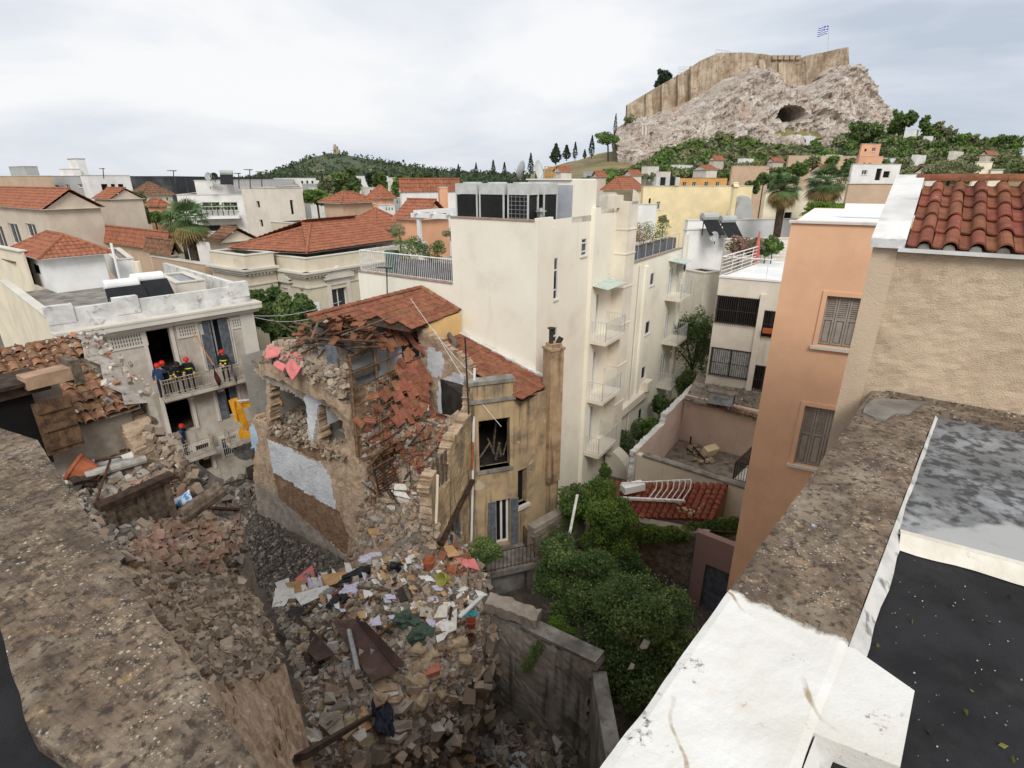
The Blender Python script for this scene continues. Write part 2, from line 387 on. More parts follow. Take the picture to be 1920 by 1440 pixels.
def tile_surface(name, e0, e1, r0, r1, mt, parent, pitch=.26, row=.38, amp=.05, step=.035):
    e0, e1, r0, r1 = map(Vector, (e0, e1, r0, r1))
    ex = (e1-e0); L_ = ex.length; ex.normalize(); nrm = ex.cross(r0-e0)
    if nrm.length < 1e-6: nrm = ex.cross(r1-e0)
    nrm.normalize()
    if nrm.z < 0: nrm = -nrm
    ey = nrm.cross(ex)
    if ey.dot((r0+r1)/2 - e0) < 0: ey = -ey
    x0, x1, yr = (r0-e0).dot(ex), (r1-e0).dot(ex), max((r0-e0).dot(ey), (r1-e0).dot(ey))
    nx = max(2, int(L_/pitch)*4); ny = max(1, round(yr/row))
    xs = np.linspace(0, L_, nx+1); ph = (np.arange(nx+1) % 4)
    zc = np.where(ph == 2, 1.0, np.where(ph == 0, 0.0, .72))*amp
    ym = np.ones(nx+1)*yr
    if x0 > 1e-3: ym = np.minimum(ym, yr*np.clip(xs/x0, 0, 1))
    if L_-x1 > 1e-3: ym = np.minimum(ym, yr*np.clip((L_-xs)/(L_-x1), 0, 1))
    ys, zo = [], []
    for j in range(ny): ys += [j*yr/ny, (j+1)*yr/ny]; zo += [step, 0]
    ys, zo = np.array(ys), np.array(zo)
    Yg = np.minimum(ys[:, None], ym[None, :]); Zg = zc[None, :] + zo[:, None]
    Zg = Zg + NR.normal(0, .006, Zg.shape)
    P = np.array(e0)[None, None] + xs[None, :, None]*np.array(ex) + Yg[..., None]*np.array(ey) + Zg[..., None]*np.array(nrm)
    n = nx+1; i = np.arange(nx)[None, :] + n*np.arange(2*ny-1)[:, None]
    q = np.stack([i, i+1, i+n+1, i+n], axis=-1).reshape(-1, 4)
    return link(name, fast_mesh(name, P.reshape(-1, 3), q, mt), parent, kind='stuff')

def tile_field(parent, e0, e1, r0, r1, meshes, pitch, row, keep=None, jit=.01, name='roof_tile', tilt=.07, lift=.0, sag=None):
    """one object per tile; e0->e1 eave, r0 above e0"""
    e0, e1, r0, r1 = map(Vector, (e0, e1, r0, r1))
    ex = (e1-e0).normalized(); nrm = ex.cross(r0-e0).normalized()
    if nrm.z < 0: nrm = -nrm
    nx = int((e1-e0).length/pitch); ny = int((r0-e0).length/row); out_ = []
    for j in range(ny):
        a = e0.lerp(r0, j/ny); b = e1.lerp(r1, j/ny); a2 = e0.lerp(r0, (j+1)/ny); b2 = e1.lerp(r1, (j+1)/ny)
        for i in range(nx):
            s = (i+.5)/nx
            if keep and not keep(s, (j+.5)/ny): continue
            p = a.lerp(b, s); q = a2.lerp(b2, s); ey = (q-p).normalized(); ez = ex.cross(ey).normalized()
            if ez.z < 0: ez = -ez
            x_ = ey.cross(ez)
            rot = Matrix((x_, ey, ez)).transposed()
            rot = rot @ Matrix.Rotation(-tilt + R.gauss(0, jit), 3, 'X') @ Matrix.Rotation(R.gauss(0, jit*1.5), 3, 'Z') @ Matrix.Rotation(R.gauss(0, jit), 3, 'Y')
            pos = p + ez*(lift + R.uniform(0, jit*.6)) + ey*R.gauss(0, jit*.5)
            if sag: pos = pos + UP*sag(s, (j+.5)/ny)
            o = link(name, R.choice(meshes), parent, mw=Matrix.Translation(pos) @ rot.to_4x4()); out_.append(o)
    return out_

def marseille_mesh(name, w=.25, l=.42, m=None):
    """flat interlocking clay tile with three raised ribs"""
    prof = [(-.5,0),(-.42,0),(-.38,.03),(-.30,.03),(-.26,.006),(-.06,.006),(-.03,.024),(.03,.024),(.06,.006),(.30,.006),(.34,.034),(.46,.034),(.5,.012)]
    mb = MB(); 
    for (x0,z0),(x1,z1) in zip(prof, prof[1:]):
        mb.poly([(x0*w,-.03,z0+.016),(x1*w,-.03,z1+.016),(x1*w,l,z1+.016),(x0*w,l,z0+.016)])
        mb.poly([(x0*w,-.03,-.004),(x1*w,-.03,-.004),(x1*w,-.03,z1+.016),(x0*w,-.03,z0+.016)])
    mb.poly([(-.5*w,-.03,-.004),(-.5*w,l,-.004),(.5*w,l,-.004),(.5*w,-.03,-.004)])
    me = mb.mesh(name); me.materials.append(m); return me
def barrel_mesh(name, w=.2, l=.45, m=None, th=.014, n=7, taper=.82):
    mb = MB()
    def ring(y, r): return [(r*math.cos(math.pi*(1-k/n)), y, r*math.sin(math.pi*(1-k/n))*.85) for k in range(n+1)]
    o0, o1 = ring(-.04, w/2), ring(l, w/2*taper); i0, i1 = ring(-.04, w/2-th), ring(l, w/2*taper-th)
    for k in range(n):
        mb.poly([o0[k], o0[k+1], o1[k+1], o1[k]]); mb.poly([i0[k], i1[k], i1[k+1], i0[k+1]]); mb.poly([o0[k], i0[k], i0[k+1], o0[k+1]])
    me = mb.mesh(name); me.materials.append(m); me.shade_smooth(); return me

def foot(C, dR, tR, dL, tL): return [C, C+dR*tR, C+dR*tR+dL*tL, C+dL*tL]
def block(name, label, cx, cy, Y, xl, xr, mw, base=0, aR=34, roof='flat', wins=(), cat='building', par=.45, tR=None, tL=None, mroof=None, rise=None,
          coping=None, over=.3, group=None, pitch=.3, wdepth=.15, zeave=None):
    C = at(cx, cy, Y); dR, dL = az(aR), az(aR-90)
    tR = tR if tR else tfor(C, dR, xr); tL = tL if tL else tfor(C, dL, xl)
    top = C.z; fR = Face(C, dR, -dL); fL = Face(C, dL, -dR)
    T = thing(name, label, cat, (C.x, C.y, base), group)
    hs = {'R': [], 'L': []}; todo = []
    for w in wins:
        f = fR if w[0] == 'R' else fL; h = f.rect(*w[1:5]); lim = tR if w[0] == 'R' else tL
        if h[0] < .02 or h[2] > lim-.02 or h[3] > top-.02: 
            h = (max(h[0], .05), h[1], min(h[2], lim-.05), min(h[3], top-.08))
            if h[2]-h[0] < .1: continue
        hs[w[0]].append(h); todo.append((f, h, w[5] if len(w) > 5 else 'pane'))
    mb = MB()
    wall_grid(mb, fR, 0, tR, base, top, hs['R'], wdepth); wall_grid(mb, fL, 0, tL, base, top, hs['L'], wdepth)
    P0, P1, P2, P3 = [V(p.x, p.y, 0) for p in foot(C, dR, tR, dL, tL)]
    for a, b in ((P1, P2), (P2, P3)): mb.poly([a+UP*base, b+UP*base, b+UP*top, a+UP*top])
    cen = (P0+P2)/2
    if roof == 'flat':
        mb.build('wall', mw, T)
        rb = MB(); z = top-par; rb.poly([p+UP*z for p in (P0, P1, P2, P3)])
        ins = [p + (cen-p).normalized()*.28 for p in (P0, P1, P2, P3)]
        for i in range(4):
            a, b = ins[i], ins[(i+1)%4]; rb.poly([a+UP*z, b+UP*z, b+UP*(top), a+UP*top])
        rb.build('flat_roof', mroof or m_roofgrey, T)
        cb = MB(); Q = (P0, P1, P2, P3)
        for i in range(4):
            a, b = Q[i], Q[(i+1)%4]; dd = (b-a).normalized(); nn = V(dd.y, -dd.x, 0)
            if nn.dot(cen-a) > 0: nn = -nn
            cb.obox(a+UP*(top+.003)-dd*.04+nn*.05, dd*((b-a).length+.08), -nn*.33, UP*(.06 + .002*i))
        cb.build('coping', coping or m_stonew, T)
    else:
        rise = rise or .28*min(tR, tL); mt = mroof or m_tileF
        ov = over; Q = [P0 - dR*ov - dL*ov, P1 + dR*ov - dL*ov, P2 + dR*ov + dL*ov, P3 - dR*ov + dL*ov]
        Q = [q+UP*top for q in Q]; z2 = UP*rise
        if roof == 'hip':
            if tR >= tL: h = (tL/2+ov); a = (Q[0]+Q[3])/2 + dR*h + z2; b = (Q[1]+Q[2])/2 - dR*h + z2
            else: h = (tR/2+ov); a = (Q[0]+Q[1])/2 + dL*h + z2; b = (Q[3]+Q[2])/2 - dL*h + z2
            if tR >= tL: sl = ((Q[0],Q[1],a,b), (Q[3],Q[0],a,a), (Q[2],Q[3],b,a), (Q[1],Q[2],b,b)); hips = ((Q[0],a),(Q[3],a),(Q[1],b),(Q[2],b),(a,b))
            else: sl = ((Q[3],Q[0],b,a), (Q[0],Q[1],a,a), (Q[1],Q[2],a,b), (Q[2],Q[3],b,b)); hips = ((Q[0],a),(Q[1],a),(Q[3],b),(Q[2],b),(a,b))
        elif roof == 'gableR':
            a = (Q[0]+Q[3])/2+z2; b = (Q[1]+Q[2])/2+z2; sl = ((Q[0],Q[1],a,b), (Q[2],Q[3],b,a)); hips = ((a,b),)
            k = 1/(tL/2+ov)*tL/2; 
            mb.poly([P0+UP*top, P3+UP*top, (P0+P3)/2+UP*(top+rise*k)]); mb.poly([P1+UP*top, P2+UP*top, (P1+P2)/2+UP*(top+rise*k)])
        elif roof == 'gableL':
            a = (Q[0]+Q[1])/2+z2; b = (Q[3]+Q[2])/2+z2; sl = ((Q[3],Q[0],b,a), (Q[1],Q[2],a,b)); hips = ((a,b),)
            k = 1/(tR/2+ov)*tR/2
            mb.poly([P0+UP*top, P1+UP*top, (P0+P1)/2+UP*(top+rise*k)]); mb.poly([P3+UP*top, P2+UP*top, (P3+P2)/2+UP*(top+rise*k)])
        mb.build('wall', mw, T)
        u = MB(); u.poly([q+UP*-.02 for q in Q]); 
        for i in range(4): u.poly([Q[i]-UP*.02, Q[(i+1)%4]-UP*.02, Q[(i+1)%4]+UP*.03, Q[i]+UP*.03])
        rf = u.build('roof', m_stonew, T)
        for s_ in sl: tile_surface('tile_slope', *s_, mt, rf, pitch=pitch, row=pitch*1.4)
        hb = MB()
        for a_, b_ in hips: hb.tube([a_+UP*.05, b_+UP*.05], .1, 6)
        hb.build('ridge_cap', mt, rf)
    for f, h, st in todo: window(f, h, T, depth=wdepth, style=st, sill=(st != 'dark'))
    T2 = dict(T=T, C=C, dR=dR, dL=dL, tR=tR, tL=tL, fR=fR, fL=fL, top=top, base=base, P=(P0, P1, P2, P3))
    return T2

def in_poly(x, y, poly):
    c = False; j = len(poly)-1
    for i in range(len(poly)):
        xi, yi = poly[i]; xj, yj = poly[j]
        if (yi > y) != (yj > y) and x < (xj-xi)*(y-yi)/(yj-yi)+xi: c = not c
        j = i
    return c
def ragged(name, f, outer, mats, parent, regions=(), holes=(), cell=.11, thick=.4, jit=.42, rough=.02, edge=None, px=True, **kw):
    """a broken wall: cells inside an outline, thickness behind, paint regions by outline; outlines in picture points on the wall's plane"""
    conv = (lambda P: [f.uz(*q) for q in P]) if px else (lambda P: P)
    O = conv(outer); Hs = [conv(h) for h in holes]; Rg = [(conv(p), i) for p, i in regions]
    u0, u1 = min(p[0] for p in O), max(p[0] for p in O); z0, z1 = min(p[1] for p in O), max(p[1] for p in O)
    nu, nz_ = int((u1-u0)/cell)+2, int((z1-z0)/cell)+2
    G = {}
    def vert(i, j):
        if (i, j) not in G:
            u = u0 + (i-.5)*cell + R.uniform(-jit, jit)*cell; z = z0 + (j-.5)*cell + R.uniform(-jit, jit)*cell
            G[i, j] = (u, z, R.gauss(0, rough) + .05*noise.noise(V(u*1.3, z*1.3, 3)))
        return G[i, j]
    keep = {}
    for i in range(nu):
        for j in range(nz_):
            u, z = u0+i*cell, z0+j*cell
            u2 = u + .5*cell*noise.noise(V(u*5, z*5, 1)); z2 = z + .5*cell*noise.noise(V(u*5, z*5, 9))
            if in_poly(u2, z2, O) and not any(in_poly(u2, z2, h) for h in Hs):
                mi = 0
                for p, k in Rg:
                    if in_poly(u2, z2, p): mi = k
                keep[i, j] = mi
    mb = MB(); em = (len(mats)-1) if edge is None else edge
    vi = {}
    def vid(i, j, back):
        if (i, j, back) not in vi:
            u, z, o = vert(i, j); vi[i, j, back] = len(mb.v)
            mb.v.append(tuple(f.p(u + (R.uniform(-.3,.3)*cell if back else 0), z + (R.uniform(-.3,.3)*cell if back else 0), o - (thick if back else 0))))
        return vi[i, j, back]
    for (i, j), mi in keep.items():
        a, b, c, d = (i, j), (i+1, j), (i+1, j+1), (i, j+1)
        mb.f.append((vid(*a,0), vid(*b,0), vid(*c,0), vid(*d,0))); mb.m.append(mi)
        if thick: mb.f.append((vid(*d,1), vid(*c,1), vid(*b,1), vid(*a,1))); mb.m.append(em)
        if thick:
            for (q, w, nb) in ((a, b, (i, j-1)), (b, c, (i+1, j)), (c, d, (i, j+1)), (d, a, (i-1, j))):
                if nb not in keep: mb.f.append((vid(*q,0), vid(*q,1), vid(*w,1), vid(*w,0))); mb.m.append(em)
    return mb.build(name, mats, parent, **kw)

# ---------------------------------------------------------------- vegetation
def leafmat(name, col, col2, sc=.8, **k):
    return mat(name, col, col2, scale=sc, lo=.4, hi=.62, rough=.6, bump=0, tint=False, spec=.25, trans=.18, **k)
g_dark = leafmat('dark_foliage', (80,102,58), (114,132,76))
g_mid = leafmat('green_foliage', (88,114,58), (120,142,74))
g_olive = leafmat('olive_foliage', (120,126,92), (146,148,106))
g_ivy = leafmat('ivy_foliage', (110,130,56), (76,100,50), sc=1.6)
g_lime = leafmat('lime_foliage', (118,146,50), (88,118,48), sc=1.5)
g_pine = leafmat('pine_foliage', (60,78,54), (84,98,66), sc=.3)
g_far = leafmat('far_foliage', (58,74,54), (84,98,64), sc=.12)
g_farg = leafmat('far_green_foliage', (104,114,74), (140,142,96), sc=.12)
g_blue = leafmat('cypress_foliage', (52,68,54), (70,86,64), sc=.5)
g_autumn = leafmat('autumn_foliage', (148,110,70), (112,118,62), sc=2.5)
g_palm = leafmat('palm_frond', (104,128,80), (78,104,62), sc=1.2)
g_dead = mat('dead_frond', (158,138,88), (112,94,62), scale=2, bump=0)
m_bark = mat('bark', (84,70,56), (60,50,40), scale=6, bump=.5, bscale=20)
def blob_pts(blobs, n, shell=.5):
    w = np.array([b[3]*b[4]*b[5] for b in blobs])**(2/3); w = w/w.sum(); out_ = []
    for b, k in zip(blobs, w): out_.append(ellipsoid_pts(max(3, int(n*k)), b[:3], b[3:6], shell))
    P = np.concatenate(out_); keep_ = np.ones(len(P), bool)
    return P
def crown_blobs(c, rx, ry, rz, k=9, rng=R, var=.55):
    bl = [(c[0], c[1], c[2], rx*.62, ry*.62, rz*.62)]
    for _ in range(k*2):
        a = rng.uniform(0, 2*math.pi); e = rng.uniform(-.75, 1.0); q = math.sqrt(max(0, 1-e*e*.8)); s = rng.uniform(.13, .2+var*.4)
        t = .8-.25*s+rng.uniform(-.08,.12)
        bl.append((c[0]+rx*t*q*math.cos(a), c[1]+ry*t*q*math.sin(a), c[2]+rz*t*e, rx*s, ry*s, rz*s*.9))
    return bl
def tree(name, label, c, r, base, m, leaf=.12, n=4000, k=9, group=None, cat='tree', tr=None, shell=.5, trunk=True):
    """trunk with limbs and a crown of many leaf faces spread over uneven clumps; c centre, r radii"""
    T = thing(name, label, cat, (c[0], c[1], base), group)
    bl = crown_blobs(c, *r, k=k)
    P_ = blob_pts(bl, n, shell); P_ = P_ + NR.normal(0, .05, P_.shape)*np.array(r)*(NR.random(len(P_)) < .35)[:, None]
    link('crown', leaf_mesh('crown', P_, leaf, m), T)
    mb = MB(); tr = tr or max(.06, r[0]*.09); fork = V(c[0], c[1], c[2]-r[2]*.55)
    if trunk:
        mb.tube([(c[0]+.1*tr, c[1], base), fork.lerp(V(c[0], c[1], base), .5)+V(tr*.4, 0, 0), fork], tr, 7, r1=tr*.7)
        for b in bl[1:6]: mb.tube([fork, fork.lerp(V(*b[:3]), .55)+UP*tr, V(*b[:3])], tr*.5, 5, r1=tr*.15)
        mb.build('trunk', m_bark, T)
    return T
def tree_px(name, label, cx, cy, rx, ry, Y, base, m, leaf=.12, n=4000, **k):
    c = at(cx, cy, Y); s = Y/ray(cx, cy).y
    return tree(name, label, c, (rx*s, rx*s*.95, ry*s), base, m, leaf, n, **k)
def cypress(label, cx, ytop, ybot, Y, w, base=None, m=None, n=900, leaf=None, group='cypress trees along the slope', name='cypress_tree'):
    a, b = at(cx, ytop, Y), at(cx, ybot, Y); h = a.z-b.z; s = Y/ray(cx, ybot).y; rw = w*s/2
    base = b.z-h*.15 if base is None else base
    T = thing(name, label, 'tree', (b.x, b.y, base), group)
    t = NR.uniform(0, 1, n)**.8; rad = rw*np.minimum(1, (1-t)*1.5+.04)*np.minimum(1, .45+t*3)*np.sqrt(NR.uniform(.25, 1, n)); th = NR.uniform(0, 2*np.pi, n)
    P = np.stack([b.x+rad*np.cos(th), b.y+rad*np.sin(th), b.z+t*h], axis=1)
    link('crown', leaf_mesh('crown', P, leaf or rw*.5, m or g_blue), T)
    mb = MB(); mb.tube([(b.x, b.y, base), (b.x, b.y, b.z+h*.4)], rw*.14, 5); mb.build('trunk', m_bark, T); return T
# ================================================================ setting: ground and far hills
def sstep(a, b, x): t = np.clip((x-a)/(b-a), 0, 1); return t*t*(3-2*t)
def terrain_h(x, y):
    """city ground: flat near, climbing towards the citadel on the right"""
    d = np.hypot(x-150, y-330)
    h = 9*np.exp(-(d/190)**2)*sstep(62, 210, y)
    h = h + 4*np.exp(-(((x-235)/110)**2 + ((y-230)/90)**2))*sstep(70, 200, y)
    return h
def grid_sheet(name, xs, ys, hf, m, **k):
    X, Y_ = np.meshgrid(xs, ys); Z = hf(X, Y_); P = np.stack([X, Y_, Z], -1).reshape(-1, 3); n = len(xs)
    i = np.arange(len(xs)-1)[None, :] + n*np.arange(len(ys)-1)[:, None]
    return link(name, fast_mesh(name, P, np.stack([i, i+1, i+n+1, i+n], -1).reshape(-1, 4), m, smooth=True), **k)
m_ground = mat('city_ground', (118,112,100), (96,92,82), scale=.08, bump=.1)
xs = np.concatenate([np.linspace(-4000, -400, 16), np.linspace(-380, 480, 100), np.linspace(520, 4000, 16)])
ys = np.concatenate([np.linspace(-300, -20, 6), np.linspace(0, 520, 80), np.linspace(560, 5200, 30)])
grid_sheet('ground', xs, ys, lambda x, y: terrain_h(x, y)-.03, m_ground, kind='structure')

def fbm(x, y, sc, oc=5, seed=0., ridge=False):
    out_ = np.zeros(x.shape); amp = 1.0; f = 1/sc
    it = np.nditer([x, y], flags=['multi_index'])
    for a, b in it:
        v = 0; am = 1; ff = f
        for _ in range(oc):
            q = noise.noise(V(float(a)*ff, float(b)*ff, seed))
            v += am*((1-2*abs(q)) if ridge else q); am *= .5; ff *= 2.1
        out_[it.multi_index] = v
    return out_
# dry slope under the citadel
m_dry = mat('dry_grass_slope', (146,126,94), (112,104,74), scale=.05, stain=(110,112,70), sscale=.06, sthr=(.5,.65), samt=.8, bump=.4, bscale=.6, dist=.5)
def patch(name, cols, m, nsub=10, amp=1.2, sc=14, **k):
    """cols: picture columns from left to right, each a list of (px, py, Y) from foot to top; a real slope with its own depth"""
    P = np.array([[tuple(at(*q)) for q in c] for c in cols])
    a = np.linspace(0, P.shape[0]-1, (P.shape[0]-1)*nsub+1); b = np.linspace(0, P.shape[1]-1, (P.shape[1]-1)*nsub+1)
    def cr(P_, t):
        i = np.clip(t.astype(int), 0, P_.shape[0]-2); f_ = t-i
        p0 = P_[np.clip(i-1, 0, None)]; p1 = P_[i]; p2 = P_[i+1]; p3 = P_[np.clip(i+2, None, P_.shape[0]-1)]
        f_ = f_.reshape(-1, *([1]*(P_.ndim-1)))
        return .5*(2*p1 + (p2-p0)*f_ + (2*p0-5*p1+4*p2-p3)*f_**2 + (3*p1-p0-3*p2+p3)*f_**3)
    S = cr(P, a); S = np.swapaxes(cr(np.swapaxes(S, 0, 1), b), 0, 1)
    return S
def sheet_from(name, S, m, smooth=False, **k):
    n0, n1 = S.shape[:2]; i = np.arange(n1-1)[None, :] + n1*np.arange(n0-1)[:, None]
    return link(name, fast_mesh(name, S.reshape(-1, 3), np.stack([i, i+n1, i+n1+1, i+1], -1).reshape(-1, 4), m, smooth=smooth), **k)
S = patch('s', [[(985,348,190),(990,338,250),(1000,325,330),(1010,318,420)], [(1090,345,190),(1080,330,240),(1075,312,320),(1070,304,430)],
                [(1180,345,190),(1165,325,240),(1150,300,300),(1140,282,420)], [(1300,345,190),(1290,325,240),(1280,305,290),(1270,290,400)],
                [(1450,345,190),(1450,320,240),(1450,290,285),(1450,262,320)], [(1600,345,190),(1600,320,240),(1600,290,285),(1600,265,330)],
                [(1700,345,170),(1705,305,230),(1700,262,285),(1700,245,340)], [(1800,345,150),(1805,315,210),(1805,285,260),(1805,262,330)], [(1960,345,150),(1960,330,200),(1960,315,250),(1960,300,320)]], m_dry)
xx = fbm(S[..., 0], S[..., 1], 25, 4); S[..., 2] += xx*1.2 - .5
S = np.concatenate([S[:, :1] + np.array([0, -6, -22.0]), S], axis=1)
sheet_from('hillside', S, m_dry, smooth=True, kind='structure')

# ---------------------------------------------------------------- the citadel rock
def cracks(m, sc, stretch, width, col, amt, bump=0.0, brick=None):
    t = m.node_tree; n = t.nodes; L = t.links.new; b = n['Principled BSDF']; src = b.inputs['Base Color'].links[0].from_socket
    g = n.new('ShaderNodeNewGeometry'); mp_ = n.new('ShaderNodeMapping'); mp_.inputs['Scale'].default_value = stretch; L(g.outputs['Position'], mp_.inputs[0]); vec = mp_.outputs[0]
    if brick:
        sep = n.new('ShaderNodeSeparateXYZ'); cb_ = n.new('ShaderNodeCombineXYZ'); L(vec, sep.inputs[0]); L(sep.outputs[0], cb_.inputs[0]); L(sep.outputs[2], cb_.inputs[1])
        v = n.new('ShaderNodeTexBrick'); v.inputs['Scale'].default_value = sc; v.inputs['Mortar Size'].default_value = width; L(cb_.outputs[0], v.inputs[0]); fac = v.outputs['Fac']
    else:
        nz_ = n.new('ShaderNodeTexNoise'); nz_.inputs['Scale'].default_value = sc*1.6; nz_.inputs['Detail'].default_value = 4; L(vec, nz_.inputs[0]); ad = n.new('ShaderNodeMix'); ad.data_type = 'RGBA'; ad.blend_type = 'ADD'; ad.inputs[0].default_value = 1.6; L(vec, ad.inputs[6]); L(nz_.outputs['Color'], ad.inputs[7])
        v = n.new('ShaderNodeTexVoronoi'); v.feature = 'DISTANCE_TO_EDGE'; v.inputs['Scale'].default_value = sc; L(ad.outputs[2], v.inputs[0]); r = n.new('ShaderNodeMapRange'); r.inputs[1].default_value = width; r.inputs[2].default_value = 0; L(v.outputs['Distance'], r.inputs[0]); fac = r.outputs[0]
    k = n.new('ShaderNodeMath'); k.operation = 'MULTIPLY'; k.inputs[1].default_value = amt; L(fac, k.inputs[0])
    mx_ = n.new('ShaderNodeMix'); mx_.data_type = 'RGBA'; mx_.inputs[7].default_value = (*lin(col), 1); L(k.outputs[0], mx_.inputs[0]); L(src, mx_.inputs[6]); L(mx_.outputs[2], b.inputs['Base Color'])
m_rock = mat('limestone_crag', (226,216,204), (190,176,162), scale=.11, lo=.3, hi=.62, stain=(190,142,110), sscale=.05, sthr=(.58,.72), samt=.6, bump=1.0, bscale=.55, dist=2.2, detail=9,
             streak=None, fleck=(96,86,78), fscale=.32, fthr=(.6,.72))
cracks(m_rock, .16, (1, 1, .7), .07, (128,112,100), .55); cracks(m_rock, .45, (1, 1, .8), .06, (140,124,112), .4)
rc = [ # px, foot(y,Y), shoulder(y,Y), top(y,Y)
 (1150,(284,300),(268,312),(246,330)), (1180,(280,296),(258,312),(228,330)), (1215,(277,292),(240,314),(220,330)), (1260,(272,288),(225,310),(205,330)),
 (1300,(272,285),(210,306),(186,328)), (1340,(268,282),(190,302),(160,326)), (1370,(262,280),(172,304),(148,326)), (1400,(256,278),(168,302),(133,324)),
 (1425,(254,278),(160,302),(134,324)), (1450,(252,278),(170,304),(150,326)), (1480,(252,280),(185,302),(166,326)), (1510,(252,282),(176,304),(162,324)),
 (1540,(250,282),(160,300),(136,322)), (1570,(250,282),(155,302),(130,324)), (1600,(248,284),(150,306),(132,328)), (1625,(246,288),(180,312),(168,332)), (1648,(240,294),(215,318),(206,338)), (1664,(232,300),(226,322),(220,345))]
S = patch('rock', [[(x, f[0]+14, f[1]-6), (x, f[0], f[1]), (x, s[0], s[1]), (x, t[0], t[1])] for x, f, s, t in rc], m_rock, nsub=24)
n0, n1 = S.shape[:2]
X, Y_, Z = S[..., 0], S[..., 1], S[..., 2]
w1 = fbm(X*1.0+Z*.6, Z*1.2-X*.25, 15, 5, 1.3, True); w2 = fbm(X-Z*.5, Z*1.4+X*.3, 5.5, 5, 7.7, True)
w3 = fbm(X+Z*.2, Z*1.1-X*.4, 2.6, 3, 3.1, True)
S[..., 1] -= (w1*3.6 + w2*2.6 + w3*.9 - 3.0); S[..., 0] += w2*.8; S[..., 2] += w2*.9*np.linspace(0, 1, n1)[None, :]
# the cave: push the face deep into the rock
for i in range(n0):
    for j in range(n1):
        px, py = proj(S[i, j]); e_ = ((px-1486)/25)**2 + ((py-216)/(17 if py < 216 else 12))**2
        if e_ < 1.25: S[i, j, 1] += 26*float(sstep(1.25, .7, np.array(e_))); S[i, j, 2] -= 0
back = S[:, -1].copy(); back2 = back + np.array([20, 130, 2.0]); back3 = back2 + np.array([15, 30, -45.0])
S = np.concatenate([S[:, :1] + np.array([0, -3, -25.0]), S, back2[:, None], back3[:, None]], axis=1)
rock = sheet_from('citadel_rock', S, m_rock, label='pale craggy limestone rock with a dark cave below the fortress wall', cat='rock')
m_cave = mat('cave_dark', (40,34,30), (26,23,21), bump=.5, bscale=.4, scale=.4)
# grass mound in front of the cave
m_grass = mat('dry_green_grass', (128,120,76), (104,100,62), scale=.15, bump=.4, bscale=1.2, dist=.3)
S = patch('g', [[(1440,252,276),(1445,250,279),(1452,246,283)], [(1470,262,270),(1474,244,277),(1478,233,284)], [(1505,264,270),(1505,245,277),(1500,233,284)], [(1545,258,274),(1535,250,279),(1525,240,284)]], m_grass)
sheet_from('cave_mound', S, m_grass, kind='structure')
# boulders below
for i, (x, y, r, lab) in enumerate(((1482,272,26,'rounded pale boulder beside the white building under the cave'), (1440,270,16,'small pale boulder left of the white site buildings'))):
    c = at(x, y, 262); s = 262/ray(x, y).y*r; mb = MB()
    for a in range(7):
        th = math.pi*(a/6)
        for b in range(12):
            ph = 2*math.pi*b/12; d = V(math.sin(th)*math.cos(ph)*1.1, math.sin(th)*math.sin(ph)*.8, math.cos(th)*.7)
            mb.v.append(tuple(c + d*s*(1+.35*noise.noise(d*2.2+V(i*5,0,0)))))
    for a in range(6):
        for b in range(12): mb.f.append((a*12+b, a*12+(b+1)%12, a*12+12+(b+1)%12, a*12+12+b)); mb.m.append(0)
    mb.build('boulder', m_rock, label=lab, cat='boulder', smooth=True)
# ---------------------------------------------------------------- fortress circuit wall
m_fort = mat('fortress_stone', (194,177,154), (166,148,126), scale=.25, stain=(126,104,82), sscale=.1, sthr=(.5,.68), samt=.7, streak=None, bump=.8, bscale=1.1, dist=.5, fleck=(110,92,74), fscale=.9, fthr=(.6,.7))
cracks(m_fort, 1.0, (.35, 1, .55), .02, (120,100,80), .5, brick=True); cracks(m_fort, .12, (3, 1, .25), .12, (112,92,74), .45)
FW = [ # px, top y, foot y, Y
 (1176,196,232,338), (1200,182,222,337), (1230,164,214,336), (1262,146,206,335), (1290,130,200,334), (1312,114,190,333), (1345,100,166,332), (1352,99,160,332),
 (1395,98,150,331), (1430,101,146,330), (1447,104,160,330), (1480,106,172,330), (1508,108,166,329), (1512,104,164,328), (1545,98,142,326), (1578,90,136,324), (1592,88,130,323), (1590,112,128,330)]
mb = MB(); nsub = 9; T = thing('fortress_wall', 'high tan stone fortress wall crowning the rocky hill', 'fortress wall', at(1400,150,331))
rows = 14; cols = []
for k in range(len(FW)-1):
    a, b = FW[k], FW[k+1]
    for q in range(nsub if k < len(FW)-2 else nsub+1):
        t = q/nsub; cols.append([a[i]+(b[i]-a[i])*t for i in range(4)])
G = []
for c in cols:
    colv = []
    tp, bt = at(c[0], c[1], c[3]), at(c[0], c[2]+16, c[3]-3)
    for j in range(rows+1):
        t = j/rows; p = bt.lerp(tp, t)
        d = .55*noise.noise(V(p.x*.22, p.z*.05, 2)) + .5*noise.noise(V(p.x*.8, p.z*.12, 5)) + .3*noise.noise(V(p.x*1.2, p.z*1.2, 8))
        colv.append(p + V(0, -1.6*d, 0))
    G.append(colv)
bk = [[c[-1]+V(.4, 5, 0), c[-1]+V(.8, 6, -14)] for c in G]
S = np.array([[tuple(p) for p in c+b_] for c, b_ in zip(G, bk)])
sheet_from('masonry', S, m_fort, parent=T)
